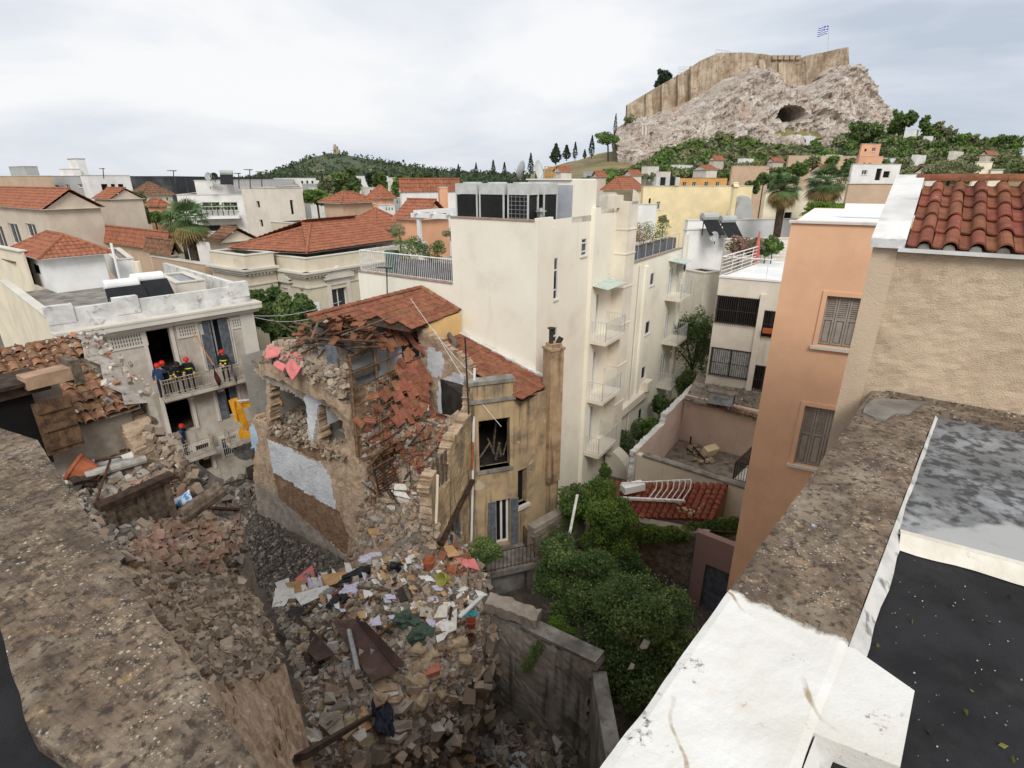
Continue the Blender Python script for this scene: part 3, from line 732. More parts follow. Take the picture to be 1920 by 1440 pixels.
for k, (x, t, bt, Y) in enumerate(((1216,176,226,335), (1246,158,218,334), (1276,140,210,333), (1300,124,200,331), (1465,118,176,328), (1428,112,150,328))):
    mb = MB(); tp, fo = at(x, t, Y), at(x, bt+8, Y-2); w = 2.2
    mb.poly([fo+V(-w,-2.6,0), fo+V(w,-2.6,0), tp+V(w*.7,-.4,0), tp+V(-w*.7,-.4,0)]); mb.poly([fo+V(-w,2,0), fo+V(-w,-2.6,0), tp+V(-w*.7,-.4,0), tp+V(-w*.7,2,0)])
    mb.poly([fo+V(w,-2.6,0), fo+V(w,2,0), tp+V(w*.7,2,0), tp+V(w*.7,-.4,0)]); mb.build('buttress', m_fort, T)
for x in (1452,1463,1474,1485,1496):
    p = at(x, 108, 329); mb = MB(); mb.box(p, 2.5, 1.6, 2.0); mb.build('merlon', m_fort, T)
# scaffold, flag, crane-like roof frames on the top
T = thing('scaffold', 'small white scaffold frame on top of the fortress wall', 'scaffold', at(1358,98,334)); mb = MB(); c = at(1356,97,334)
for i in range(6):
    mb.tube([c+V(i*1.6-4,0,-2), c+V(i*1.6-4,0,1.2-.25*i)], .12, 4)
mb.tube([c+V(-4,0,1.2), c+V(4,0,-.05)], .12, 4); mb.tube([c+V(-4,0,-.6), c+V(4,0,-.6)], .12, 4); mb.build('pole_frame', m_rail, T)
T = thing('scaffold', 'thin scaffold frame beside the dark tree on the fortress wall', 'scaffold', at(1281,134,336)); mb = MB(); c = at(1281,132,336)
for i in range(5): mb.tube([c+V(i*1.3-2.6,0,-3), c+V(i*1.3-2.6,0,1.8)], .09, 4)
for k in (-1, .4, 1.7): mb.tube([c+V(-2.6,0,k), c+V(2.6,0,k)], .09, 4)
mb.build('pole_frame', m_rail, T)
T = thing('flag', 'blue and white striped flag with a cross on a thin pole above the fortress', 'flag', at(1554,100,334))
mb = MB(); p = at(1554,98,334); q = at(1554,48,334); mb.tube([p-UP*3, q], .12, 5); mb.build('flag_pole', m_rail, T)
m_fw = mat('flag_white', (235,236,240), bump=0); m_fb = mat('flag_blue', (78,98,176), bump=0); mb = MB()
fl = lambda u, v: q + V(-5.6*u, .8*math.sin(u*5)*u, -3.9*v - 1.2*u + .3*math.sin(u*6))
for i in range(18):
    for j in range(9):
        inc = i < 7 and j < 5
        blue = (not (j == 2 or i in (2, 3, 4) and abs(i-3) < 1)) if inc else j % 2 == 0
        mb.poly([fl(i/18, j/9), fl((i+1)/18, j/9), fl((i+1)/18, (j+1)/9), fl(i/18, (j+1)/9)], 1 if blue else 0)
mb.build('cloth', [m_fw, m_fb], T)
# choragic columns on the slope
T = thing('column_pair', 'pair of pale ancient columns standing on the rock slope', 'column', at(1208,252,297)); 
for x in (1204.5, 1210.5):
    mb = MB(); a, b = at(x, 253, 297), at(x, 234, 297); mb.tube([a, b], .55, 8); mb.box(b+UP*.2, 1.6, 1.4, .6); mb.build('column', m_stonew, T)
# ---------------------------------------------------------------- the far wooded hill
m_hill = mat('wooded_hill', (84,92,66), (64,74,52), scale=.02, stain=(170,150,122), sscale=.02, sthr=(.6,.68), bump=.3, bscale=.2, dist=2)
HP = [(330,350),(400,340),(460,336),(500,326),(545,308),(585,293),(615,286),(640,287),(690,296),(740,305),(800,315),(860,321),(930,324),(1000,328),(1100,332)]
def ytop(x):
    for (a, b), (c, d) in zip(HP, HP[1:]):
        if a <= x <= c: return b+(d-b)*(x-a)/(c-a)
S = np.array([[tuple(at(x, 352, 480)+V(0,-10,-25)), tuple(at(x, 352, 480)), tuple(at(x, ytop(x)*.45+352*.55, 600)), tuple(at(x, ytop(x)*.85+352*.15, 730)), tuple(at(x, ytop(x)+2, 800)), tuple(at(x, ytop(x)+2, 800)+V(0, 300, -90))] for x in range(330, 1101, 10)])
sheet_from('far_hill', S, m_hill, smooth=True, kind='structure')
pts = []
for _ in range(3600):
    x = R.uniform(340, 1095); t = R.random()**.8; y = ytop(x)+3 + t*(350-ytop(x)); Y = 795 - t*300
    if 560 < x < 660 and y < 312 and R.random() < .35: continue
    c = at(x, y, Y); s = R.uniform(2.5, 6.0)
    pts.append((c.x, c.y, c.z+s*.3, s, s, s*R.uniform(.8, 1.3)))
P = np.concatenate([ellipsoid_pts(16, p[:3], p[3:], .55) for p in pts])
link('hill_wood', leaf_mesh('hill_wood', P, 3.6, g_far), kind='stuff', label='dark pine wood covering the far hill', cat='wood')
T = thing('monument', 'ruined pale stone tower on the summit of the far wooded hill', 'monument', at(632,290,795)); a = at(632,291,795); mb = MB()
mb.box(a+UP*3, 7.5, 6, 8); mb.box(a+V(-.8,0,8.5), 5.2, 5, 5); mb.box(a+V(-1.6,0,11.8), 2.2, 4, 3); mb.build('tower', m_fort, T)
# ================================================================ the cream apartment block
CC = V(.9, 21.8, 0); U_, V_ = az(34), az(124)           # street grid: U_ away to the right, V_ towards the right front
def uv(u, v, z=0): p = CC + U_*u + V_*v; return V(p.x, p.y, z)
T = thing('apartment_block', 'tall cream plastered apartment block with balconies behind the collapsed house', 'building', uv(0, 0))
fR = Face(uv(0,0), U_, V_); fL = Face(uv(0,0), -V_, -U_)
ZT, ZW = 14.95, 12.1
hR = [fR.rect(*q) for q in ((1036,482,1046,562), (1089.5,446,1100,480), (1033,613,1044,672), (1031,718,1042.5,786), (1028,830,1040,872))]
hB = [fR.rect(*q) for q in ((1106,553,1121,627), (1101,662,1115,735), (1095,766,1110,832))]
hR += hB
hW = [fR.rect(*q) for q in ((1174,527,1183.5,552), (1219,511,1226.5,535), (1166.5,626,1176,650), (1210,602,1218.5,626), (1160,717,1168.5,742), (1202.5,687,1210,710), (1196.5,766,1203.5,792))]
hC = [fR.rect(*q) for q in ((1253,504,1261,551), (1247,587,1254,632), (1238,664,1246,712))]
mb = MB()
wall_grid(mb, fR, 0, 8.9, 0, ZT, hR, .05)
wall_grid(mb, fR, 8.9, 19, 0, ZW, [h for h in hW+hC], .05)
wall_grid(mb, fL, 0, 4.27, 0, ZT, [])
wall_grid(mb, fL, 4.27, 10.5, 0, ZW, [])
for a, b, z0, z1 in ((uv(0,-4.27), uv(8.9,-4.27), ZW, ZT), (uv(8.9,-4.27), uv(8.9,0), ZW, ZT), (uv(0,-10.5), uv(19,-10.5), 0, ZW), (uv(19,-10.5), uv(19,0), 0, ZW)):
    mb.poly([a+UP*z0, b+UP*z0, b+UP*z1, a+UP*z1])
mb.build('wall', m_cream, T)
mb = MB(); mb.poly([uv(0,-10.5,ZW-.02), uv(19,-10.5,ZW-.02), uv(19,0,ZW-.02), uv(0,0,ZW-.02)]); mb.build('terrace_floor', m_roofgrey, T)
mb = MB(); mb.poly([uv(0,-4.27,ZT-.25), uv(8.9,-4.27,ZT-.25), uv(8.9,0,ZT-.25), uv(0,0,ZT-.25)]); mb.build('flat_roof', m_roofgrey, T)
for a, b, nn, z in ((uv(0,0), uv(0,-4.27), -U_, ZT), (uv(0,-4.27), uv(0,-10.5), -U_, ZW), (uv(8.9,0), uv(19,0), V_, ZW)):
    d = (b-a).normalized(); cp_ = MB(); cp_.obox(a+UP*(z+.003)+nn*.05, d*(b-a).length, -nn*.3, UP*.05); cp_.build('coping', mat('worn_brick_coping', (176,150,136), (140,124,112), scale=5), T)
# pilasters, downpipe casing, stepped duct
pb = MB(); fR.bar(pb, -.02, 0, 1.15, ZT+.12, -.02, .14); pb.build('pilaster', m_cream, T)
pb = MB(); fR.bar(pb, 1.15, 0, 1.45, ZT-.3, -.02, .07); pb.build('pilaster', m_cream, T)
u0 = fR.uz(1099,600)[0]; pb = MB(); fR.bar(pb, u0, 0, u0+.62, 15.25, -.02, .2); pb.build('pilaster', m_cream, T)
pb = MB(); ud0, ud1 = fR.uz(1150,500)[0], 8.95
fR.bar(pb, ud0, 1.5, ud1, 15.45, -.02, .62)
for z in (4.6, 6.9, 9.2, 11.2, 12.9, 14.1): fR.bar(pb, ud0-.03, z, ud1+.03, z+.05, -.02, .66)
fR.bar(pb, ud0-.9, 15.15, ud0+.35, 15.75, -.55, .15)
for k in range(6):
    a0, a1 = math.pi/2*k/6, math.pi/2*(k+1)/6
    ux = lambda a: ud0+.35 + (ud1-ud0-.35)*math.sin(a); zx = lambda a: 15.45 + .55*math.cos(a)
    pb.poly([fR.p(ux(a0), zx(a0), .62), fR.p(ux(a1), zx(a1), .62), fR.p(ux(a1), zx(a1), -.5), fR.p(ux(a0), zx(a0), -.5)])
    pb.poly([fR.p(ux(a0), 15.3, .62), fR.p(ux(a1), 15.3, .62), fR.p(ux(a1), zx(a1), .62), fR.p(ux(a0), zx(a0), .62)])
pb.build('ventilation_duct', m_cream_d, T)
u0 = fR.uz(1204,560)[0]; pb = MB(); fR.bar(pb, u0, 3.6, u0+.5, ZW-.4, -.02, .12); pb.build('pilaster', m_cream, T)
u0 = fR.uz(1276,520)[0]; pb = MB(); fR.bar(pb, u0, 0, u0+.5, ZW+.9, -.02, .16); pb.build('pilaster', m_cream, T)
a, b = fR.uz(1147,815), fR.uz(1196,772); pb = MB(); fR.bar(pb, a[0], 3.1, b[0]+.9, 3.6, -.02, .35); fR.bar(pb, b[0], 3.6, b[0]+.9, 4.2, -.02, .5); pb.build('string_course', m_cream_d, T)
pb = MB()
for x in (1190,): u = fR.uz(x,600)[0]; pb.tube([fR.p(u, .3, .1), fR.p(u, ZW-.2, .1)], .06, 7)
pb.build('downpipe', m_cream_d, T)
# ground floor fan buttress
pb = MB(); uo = ud0+.2
for k in range(8):
    a0, a1 = math.pi/2*k/8, math.pi/2*(k+1)/8
    pts = [fR.p(uo, 1.7*math.cos(a0), .2+1.5*math.sin(a0)), fR.p(uo, 1.7*math.cos(a1), .2+1.5*math.sin(a1)), fR.p(uo+.9, 1.7*math.cos(a1), .2+1.5*math.sin(a1)), fR.p(uo+.9, 1.7*math.cos(a0), .2+1.5*math.sin(a0))]
    pb.poly(pts); pb.poly([fR.p(uo,0,.2), pts[0], pts[1]])
pb.build('curved_buttress', m_cream_d, T)
for h in hR[:5]: window(fR, h, T, .05, 'tall', mull=0)
for h in hB: window(fR, h, T, .05, 'pane', mull=1, sill=False, name='balcony_door', mglass=m_curtain)
for h in hW: window(fR, h, T, .05, mull=0)
for h in hC: window(fR, h, T, .05, mull=1, sill=False, name='balcony_door', mglass=m_curtain)
for i, (h, w0, w1) in enumerate([(h, .25, 1.75) for h in hB] + [(h, .35, 1.5) for h in hC]):
    a, z = h[0]-w0, h[1]-.06; b = a + w0+w1+.35; dp = 1.05
    sb = MB(); fR.bar(sb, a, z-.2, b, z-.003, -.02, dp); bal = sb.build('balcony', m_cream_d, T)
    g = MB(); railing(g, [fR.p(a+.04, z, 0), fR.p(a+.04, z, dp-.04), fR.p(b-.04, z, dp-.04), fR.p(b-.04, z, 0)], .95, .13, .009, .018); g.build('railing', m_rail, bal)
m_glz = mat('green_glass_canopy', (188,204,196), (170,190,180), rough=.2, bump=0)
for h, w in ((hB[0], 2.4), (hC[0], 1.8)):
    g = MB(); z = h[3]+.55; u = h[0]-.3
    g.poly([fR.p(u, z, 0), fR.p(u+w, z, 0), fR.p(u+w, z-.12, 1.0), fR.p(u, z-.12, 1.0)]); g.poly([fR.p(u, z+.015, 0), fR.p(u, z-.105, 1.0), fR.p(u+w, z-.105, 1.0), fR.p(u+w, z+.015, 0)])
    c_ = g.build('door_canopy', m_glz, T)
    for q in (.2, w-.2): g = MB(); g.tube([fR.p(u+q, z+.3, 0), fR.p(u+q, z-.1, .95)], .012, 4); g.build('bracket', m_rail, c_)
g = MB(); u, z = fR.uz(1272,501); fR.bar(g, u-.35, z-.3, u+.35, z+.3, .02, .42); ac = g.build('wall_air_conditioner', m_cab, T)
g = MB(); g.lathe(fR.p(u, z, .422), [(.22,0),(.22,.01)], 12, axis=V_); g.build('fan_grille', m_black, ac)
# stair head and roof parapet pieces
mb = MB(); ua, ub = 3.0, 5.3
mb.obox(uv(ua,-2.2,ZT-.25), U_*(ub-ua), V_*2.2, UP*1.75); mb.build('stair_head', m_cream, T)
mb = MB(); mb.obox(uv(ua-.012,-2.1,ZT-.1), -U_*.012, V_*2.1, UP*1.4); mb.build('grey_panel', mat('pale_grey_panel', (176,180,188), (164,168,176), bump=.02, rough=.5), T)
mb = MB(); mb.obox(uv(ua-.1,-2.3,ZT+1.5), U_*(ub-ua+.1), V_*2.25, UP*.05); mb.build('stair_roof', m_white, T)
mb = MB(); railing(mb, [uv(5.4,-.1,ZT-.1), uv(ud0-.2,-.1,ZT-.1)], 1.0, .13, .01, .02); mb.build('railing', m_rail, T)
# left terrace railing with planter screen
mb = MB(); railing(mb, [uv(.15,-10.4,ZW), uv(.15,-4.35,ZW)], 1.05, .12, .011, .035); railing(mb, [uv(.15,-10.4,ZW), uv(5,-10.4,ZW)], 1.05, .12, .011, .03); mb.build('terrace_railing', m_railw, T)
mb = MB(); railing(mb, [uv(8.95,-.15,ZW), uv(18.6,-.15,ZW)], 1.0, 1.1, .014, .022); mb.build('terrace_railing', m_rail, T)
m_pan = mat('grey_planter', (108,110,116), (92,94,100), rough=.6, bump=.05)
def planter(label, o, ex, ey, h, m=m_pan, group='planters on the cream block terraces', name='planter_box'):
    t = thing(name, label, 'planter', o, group); b = MB(); b.obox(o, ex, ey, UP*h); b.build('trough', m, t)
    s_ = MB(); s_.obox(o+UP*(h+.002)+ex*.03+ey*.1, ex*.94, ey*.8, UP*.02); s_.build('soil', m_soil, t); return t
for i in range(6): planter('grey trough planter on the right terrace, %s from the duct' % ('first','second','third','fourth','fifth','sixth')[i], uv(9.2+i*1.56,-.75,ZW), U_*1.5, V_*.45, .72, group='grey troughs on the right terrace')
for i in range(3): planter('dark grey trough planter on the left terrace, %s' % ('next to the green planter','middle one','nearest the tall wall')[i], uv(.4,-8.1+i*1.3,ZW), V_*1.2, U_*.5, .75, group='dark troughs on the left terrace')
planter('tall green planter at the end of the white terrace railing', uv(.4,-8.9,ZW), V_*.5, U_*.5, 1.1, mat('green_planter', (58,110,98), (46,92,82), bump=.05), group=None)
for i, (u, v, rr, hh, m_, lab, lf) in enumerate(((.8,-7.6,.85,.7,g_mid,'dense green shrub in the left terrace planter',.09), (.8,-6.2,.7,.6,g_dark,'dark green shrub beside the round olive on the left terrace',.09),
        (9.6,-1.0,.8,.8,g_olive,'olive green shrub next to the duct on the right terrace',.09), (11.5,-1.0,1.0,.6,g_autumn,'reddish shrub in the middle of the right terrace planters',.08), (13.6,-1.0,1.2,.75,g_autumn,'rusty leaved shrub along the right terrace railing',.08), (15.8,-1.0,1.2,.7,g_mid,'green shrub near the far end of the right terrace',.08))):
    c = uv(u, v, ZW+.75+hh*.7); tree('terrace_shrub', lab, c, (rr, rr*.7, hh), ZW+.7, m_, lf, 1500, k=7, cat='shrub', tr=.03)
for u, v, h, rr, lab in ((2.2,-9.6,1.9,.55,'small round olive tree by the white pergola post'), (2.4,-6.0,1.9,.6,'small round olive tree on the left terrace nearer the tall wall'), (17.6,-1.0,1.9,.4,'slender clipped tree at the far end of the right terrace')):
    c = uv(u, v, ZW+h); tree('potted_olive_tree', lab, c, (rr, rr, rr*.85), ZW+.05, g_olive, .07, 1500, k=6, tr=.035)
T2 = thing('pergola', 'white painted pergola frame on the left roof terrace', 'pergola', uv(4,-9,ZW)); 
for (u, v) in ((3.2,-9.3), (7.5,-9.3), (3.2,-4.5), (7.5,-4.5)):
    mb = MB(); mb.obox(uv(u,v,ZW), U_*.18, V_*.18, UP*2.5); mb.build('post', m_white, T2)
for u in (3.1, 7.4):
    mb = MB(); mb.obox(uv(u,-9.6,ZW+2.5), U_*.2, V_*5.3, UP*.22); mb.build('beam', m_white, T2)
for i in range(5):
    mb = MB(); mb.obox(uv(2.9,-9.2+i*1.1,ZW+2.72), U_*5, V_*.1, UP*.16); mb.build('rafter', m_white, T2)
# roof plant
def ac_unit(label, u, v, w, d, alongU, grid=False):
    o = uv(u, v, ZT-.25); ex, ey = (U_, V_) if alongU else (-V_, U_)
    t = thing('air_conditioning_unit', label, 'air conditioner', o, 'cooling units on the cream block roof'); b = MB(); h = 1.62
    b.obox(o+UP*(h-.42), ex*w, ey*d, UP*.42)
    for q in (0, w-.06):
        for r in (0, d-.06): b.obox(o+UP*.02+ex*q+ey*r, ex*.06, ey*.06, UP*(h-.44))
    b.obox(o+UP*.1, ex*w, ey*d, UP*.06); b.build('housing', m_cab, t)
    f1 = MB(); f1.obox(o+UP*.16+ex*.06+ey*.03, ex*(w-.12), ey*(d-.06), UP*(h-.6)); f1.build('coil', m_black, t)
    if grid:
        g = MB()
        for sgn in ((o+ey*.01, ex, w),):
            for i in range(1, 5): g.tube([sgn[0]+sgn[1]*(sgn[2]*i/5)+UP*.16, sgn[0]+sgn[1]*(sgn[2]*i/5)+UP*(h-.44)], .008, 4, cap=False)
            for j in range(1, 7): g.tube([sgn[0]+UP*(.16+j*.16), sgn[0]+sgn[1]*sgn[2]+UP*(.16+j*.16)], .008, 4, cap=False)
        g.build('guard', m_steel, t)
    g = MB(); g.lathe(o+ex*w/2+ey*d/2+UP*h, [(.4,0),(.4,.05),(.34,.05),(.34,.01)], 14); g.build('fan_ring', m_cab, t)
ac_unit('leftmost roof cooling unit on the cream block', .25, -3.0, 1.15, .9, False)
ac_unit('second roof cooling unit from the left with a wide dark coil', .25, -1.65, 1.25, .9, False)
ac_unit('roof cooling unit with a wire guard near the cream block corner', .35, -.55, 1.0, .8, False, True)
ac_unit('rightmost roof cooling unit next to the metal chimney cowl', 1.4, -1.3, 1.1, .85, True, True)
t = thing('chimney_cowl', 'small metal chimney cowl on the cream block corner', 'chimney', uv(1.0,-.35,ZT)); b = MB(); b.tube([uv(1.0,-.35,ZT-.2), uv(1.0,-.35,ZT+.35)], .09, 8); b.lathe(uv(1.0,-.35,ZT+.32), [(.24,0),(.03,.14)], 10); b.build('flue', m_steel, t)
def dish(label, px, py, Y, r, face, m=m_cab, base=None, name='satellite_dish'):
    c = at(px, py, Y); t = thing(name, label, 'satellite dish', (c.x, c.y, base if base is not None else c.z-r*1.4)); d = face.normalized()
    b = MB(); b.lathe(c, [(.02,0),(r*.5,r*.06),(r*.85,r*.2),(r,r*.3),(r,r*.32),(r*.84,r*.23),(r*.02,r*.03)], 18, axis=d); b.build('reflector', m, t, smooth=True)
    b = MB(); b.tube([c-d*.02, V(c.x, c.y, base if base is not None else c.z-r*1.4)-d*.1], r*.05+.01, 6); b.build('mast', m_iron, t)
    b = MB(); b.tube([c+d*r*.3-UP*r, c+d*r*1.0], .012+.01*r, 5); b.build('feed_arm', m_steel, t); return t
dish('dark round satellite dish seen edge-on above the cooling units', 981, 320, 26.5, .42, V(-1,.45,.25), m_grayw, ZT-.2)
dish('large pale satellite dish above the cooling units', 1006, 321, 26.5, .46, V(.95,-.45,.25), m_cab, ZT-.2)
# yellow maintenance ladder cage behind dishes
t = thing('safety_cage', 'orange tubular ladder cage behind the large satellite dish', 'ladder', uv(6.4,-3.2,ZT)); b = MB()
for i in range(4): b.tube([uv(6.0+.35*i,-3.2,ZT-.2), uv(6.0+.35*i,-3.2,ZT+2.1)], .02, 5)
for k in (.9, 1.3, 1.7, 2.1): b.tube([uv(6.0,-3.2,ZT+k), uv(7.05,-3.2,ZT+k)], .02, 5)
b.build('cage_tube', mat('orange_paint', (222,150,50), bump=0), t)

# ================================================================ dusty grey balcony house (rescuers)
aG = 42; G0 = at(470, 566, 29.5); dG = az(aG); nG = az(aG+90); dGL = az(aG-90)
fG = Face(G0, -dG, nG)              # u runs from the right corner towards the near left
lenG = tfor(V(G0.x, G0.y, 10.2), -dG, 95)
T = thing('balcony_house', 'dusty grey plastered house with damaged balconies facing the ruin', 'building', (G0.x, G0.y, 0))
zc = 10.15
doors = {}
hs = []
for k, q in dict(d1=(279,616,326,700), d2=(380,597,434,690), d3=(313,742,362,812), d4=(408,722,446,784), d5=(361,832,397,886), w1=(333,847,366,886), w2=(417,818,446,856)).items():
    h = fG.rect(*q); doors[k] = h; hs.append(h)
mb = MB(); wall_grid(mb, fG, 0, lenG, 0, zc, hs, .3)
B0, B1 = fG.p(0, 0), fG.p(lenG, 0); B2, B3 = B1+dGL*13, B0+dGL*13
for a, b in ((B2, B3), (B3, B0)): mb.poly([a, b, b+UP*zc, a+UP*zc])
mb.build('wall', m_greyfac, T)
mb = MB(); mb.obox(B1-UP*.01, dGL*13, dG*.3, UP*(zc+.75)); mb.build('cream_side_wall', m_yelc, T)
mb = MB(); mb.obox(B1+UP*(zc+.743)-dG*.05, dGL*13, dG*.4, UP*.07); mb.build('side_coping', m_stonew, T)
mb = MB(); mb.poly([B0+UP*zc, B1+UP*zc, B2+UP*zc, B3+UP*zc]); mb.build('flat_roof', m_roofgrey, T)
mb = MB(); fG.bar(mb, -.35, zc-.28, lenG, zc-.05, -.02, .55); fG.bar(mb, -.25, zc-.5, lenG, zc-.28, -.02, .3); fG.bar(mb, -.35, zc-.05, lenG, zc+.05, -.5, .58); mb.build('cornice', m_stonew, T)
mb = MB(); fG.bar(mb, 0, zc+.05, lenG, zc+.35, -.3, .02); fG.bar(mb, .2, zc+.35, lenG, zc+.95, -.28, -.02); 
for u in (0, 5.2, lenG-1.0): fG.bar(mb, u, zc+.35, u+1.0, zc+1.15, -.34, .05)
mb.build('parapet', m_marble, T)
mb = MB(); mb.obox(B0+UP*(zc+.004)-dGL*.02, dGL*13, -dG*.25, UP*.9); mb.build('side_parapet', m_marble, T)
# pilaster, grille panels, door surrounds
mb = MB(); fG.bar(mb, 0, 0, .75, zc-.5, -.02, .1); mb.build('corner_pilaster', m_stonew, T)
for k in ('d1', 'd2', 'd3', 'd4', 'd5', 'w1', 'w2'):
    a, c, b, d = doors[k]; mb = MB(); fG.bar(mb, a-.16, c, a, d+.16, -.02, .06); fG.bar(mb, b, c, b+.16, d+.16, -.02, .06); fG.bar(mb, a, d, b, d+.16, -.02, .063); s_ = mb.build('door_surround', m_stonew, T)
for x0, y0, x1, y1 in ((206,628,272,650), (334,610,376,628), (430,598,452,613)):
    h = fG.rect(x0, y0, x1, y1); mb = MB(); fG.bar(mb, h[0]-.1, h[1]-.1, h[2]+.1, h[3]+.1, -.02, .05); p_ = mb.build('vent_panel', m_stonew, T)
    g = MB(); n = max(4, int((h[2]-h[0])/.11))
    for i in range(n):
        u = h[0] + (h[2]-h[0])*(i+.5)/n
        for kk in range(3):
            zz = h[1] + (h[3]-h[1])*(kk+.12)/3; g.poly([fG.p(u-.025, zz, .053), fG.p(u+.025, zz, .053), fG.p(u+.025, zz+(h[3]-h[1])*.24, .053), fG.p(u-.025, zz+(h[3]-h[1])*.24, .053)])
    g.build('vent_slot', mat('vent_shadow', (96,92,86), bump=0), p_, kind='stuff')
for k in ('d1', 'd3'):
    a, c, b, d = doors[k]; mb = MB()      # open rooms: a real dark recess
    o = fG.p(a, c, -.3); ex = -dG*(b-a); 
    q0, q1 = fG.p(a-.6, c, -.3), fG.p(b+.6, c, -.3); q2, q3 = q1+dGL*4, q0+dGL*4
    for (s0, s1) in ((q1, q2), (q2, q3), (q3, q0)): mb.poly([s0, s1, s1+UP*(d-c+.3), s0+UP*(d-c+.3)])
    mb.poly([q0, q1, q2, q3]); mb.poly([p+UP*(d-c+.3) for p in (q0, q1, q2, q3)]); mb.build('dark_room', mat('dim_room', (84,76,68), (60,54,48)), T)
for k, n in (('d2', 3), ('d4', 2), ('d5', 0)):
    h = doors[k]; 
    if n == 0:
        mb = MB(); fG.bar(mb, h[0], h[1], h[2], h[3], -.32, -.26); mb.build('door_panel', m_woodd, T); continue
    window(fG, h, T, .28, 'pane', fr=.08, mull=1, sill=False, name='balcony_door')
    a, c, b, d = h; w = (b-a)*.42
    for (s0, s1) in ((a-w*.15, a+w*.85), (b-w*.85, b+w*.15)): shutter_leaf(fG, s0, c+.05, s1, d-.05, .02, T, m_shutb, .35)
for k in ('w1', 'w2'):
    a, c, b, d = doors[k]; window(fG, doors[k], T, .28, 'dark'); g = MB()
    n = 8
    for i in range(n+1): g.tube([fG.p(a+(b-a)*i/n, c, .04), fG.p(a+(b-a)*i/n, d, .04)], .016, 4)
    for q in (c+.15, d-.15, (c+d)/2): g.tube([fG.p(a, q, .04), fG.p(b, q, .04)], .016, 4)
    g.build('window_bars', m_rail, T)
h = fG.rect(400,838,413,853); mb = MB(); fG.bar(mb, *h[:2], h[2], h[3], .01, .05); mb.build('wall_plaque', m_white, T)
# balconies
def bal(px0, px1, py, z, dp, gap, hgt, name='balcony'):
    a = fG.uz(px0, py)[0]; b = fG.uz(px1, py)[0]; a, b = min(a,b), max(a,b)
    mb = MB(); fG.bar(mb, a, z-.16, b, z, -.02, dp); fG.bar(mb, a+.05, z-.26, b-.05, z-.16, -.02, dp-.12); s_ = mb.build(name, m_greyfac, T)
    for u in np.arange(a+.4, b, 1.5):
        g = MB(); fG.bar(g, u, z-.6, u+.16, z-.26, -.02, .22); fG.bar(g, u, z-.42, u+.16, z-.26, .22, dp*.7); g.build('corbel', m_stonew, s_)
    g = MB(); railing(g, [fG.p(a+.05, z, .05), fG.p(a+.05, z, dp-.06), fG.p(b-.05, z, dp-.06), fG.p(b-.05, z, .05)], hgt, gap, .012, .022, mid=[hgt*.82, .22]); g.build('railing', mat('dusty_rail', (186,178,166), (150,136,120), scale=5, bump=0), s_)
    return a, b
zb1 = fG.uz(400, 709)[1]; zb1 = fG.hit(400,712).z
bal(290, 476, 708, 6.2, .9, .12, .95); bal(318, 396, 835, 2.62, .85, .10, .9); bal(414, 466, 795, 2.62, .85, .10, .9)
# roof top annexe with hipped tile roof
mb = MB()
A = block('rooftop_annexe', 'white rooftop room with hipped red tile roof and a brown door', 88, 484, 32.0, 36, 193, m_white, base=zc, aR=38, roof='hip', wins=[('L',60,496,74,512,'dark')], rise=1.1, over=.5, mroof=m_tileF, pitch=.26, cat='house')
g = MB(); f_ = A['fL']; h = f_.rect(48,492,62,538); f_.bar(g, h[0], zc, h[2], h[3], .01, .06); g.build('door', m_wood, A['T'])
g = MB(); f_.bar(g, h[0]-.5, h[3]+.1, h[2]+.3, h[3]+.16, 0, .9); g.build('door_canopy', m_plank, A['T'])
block('roof_hut', 'small white lean-to hut behind the rooftop annexe', 215, 488, 35.5, 193, 250, m_white, base=zc, aR=50, cat='hut', par=.1)
block('roof_hut', 'low roof hut with grey sheet roof beside the water heaters', 330, 532, 29.6, 296, 384, m_offwhite, base=zc, aR=46, cat='hut', par=.05, mroof=m_steel)
for i, (x, y, Y, lab) in enumerate(((228,533,26.6,'left solar water heater on the balcony house roof'), (276,521,27.8,'right solar water heater on the balcony house roof'))):
    c = at(x, y, Y); t = thing('solar_water_heater', lab, 'water heater', (c.x, c.y, zc), 'solar heaters on the balcony house roof'); d = dG
    b = MB(); b.lathe(c-d*.75, [(.02,0),(.24,.02),(.28,.08),(.28,1.42),(.24,1.48),(.02,1.5)], 14, axis=d); b.build('tank', m_white, t, smooth=False)
    b = MB(); o = c - d*.8 - UP*.15 + nG*.3; ey = nG*1.3 - UP*(o.z-zc-.12); b.obox(o, d*1.6, ey, UP*.08); b.build('collector', m_black, t)
    b = MB()
    for q in (-.7, .7): b.tube([c+d*q-UP*.2, c+d*q*1.0-V(0,0,c.z-zc)], .03, 5); b.tube([c+d*q-UP*.2, c+d*q+nG*1.3-UP*(c.z-zc)], .025, 5)
    b.build('stand', m_iron, t)
t = thing('roof_chimney', 'white square chimney stack between the roof hut and the heaters', 'chimney', at(262,520,28.8)); c = at(258,500,28.8); b = MB(); b.box(V(c.x,c.y,zc+.75), .6, .6, 1.5, .5); b.build('stack', m_white, t); b = MB(); b.tube([V(c.x,c.y,zc+1.5), V(c.x,c.y,zc+2.3)], .18, 8); b.build('flue', m_yelc, t)
t = thing('roof_pipe', 'tall thin white vent pipe in front of the annexe roof', 'pipe', at(219,508,27.5)); b = MB(); p = at(219,505,27.5); b.tube([V(p.x,p.y,zc), at(208,456,27.5)], .06, 7); b.build('pipe', m_white, t)
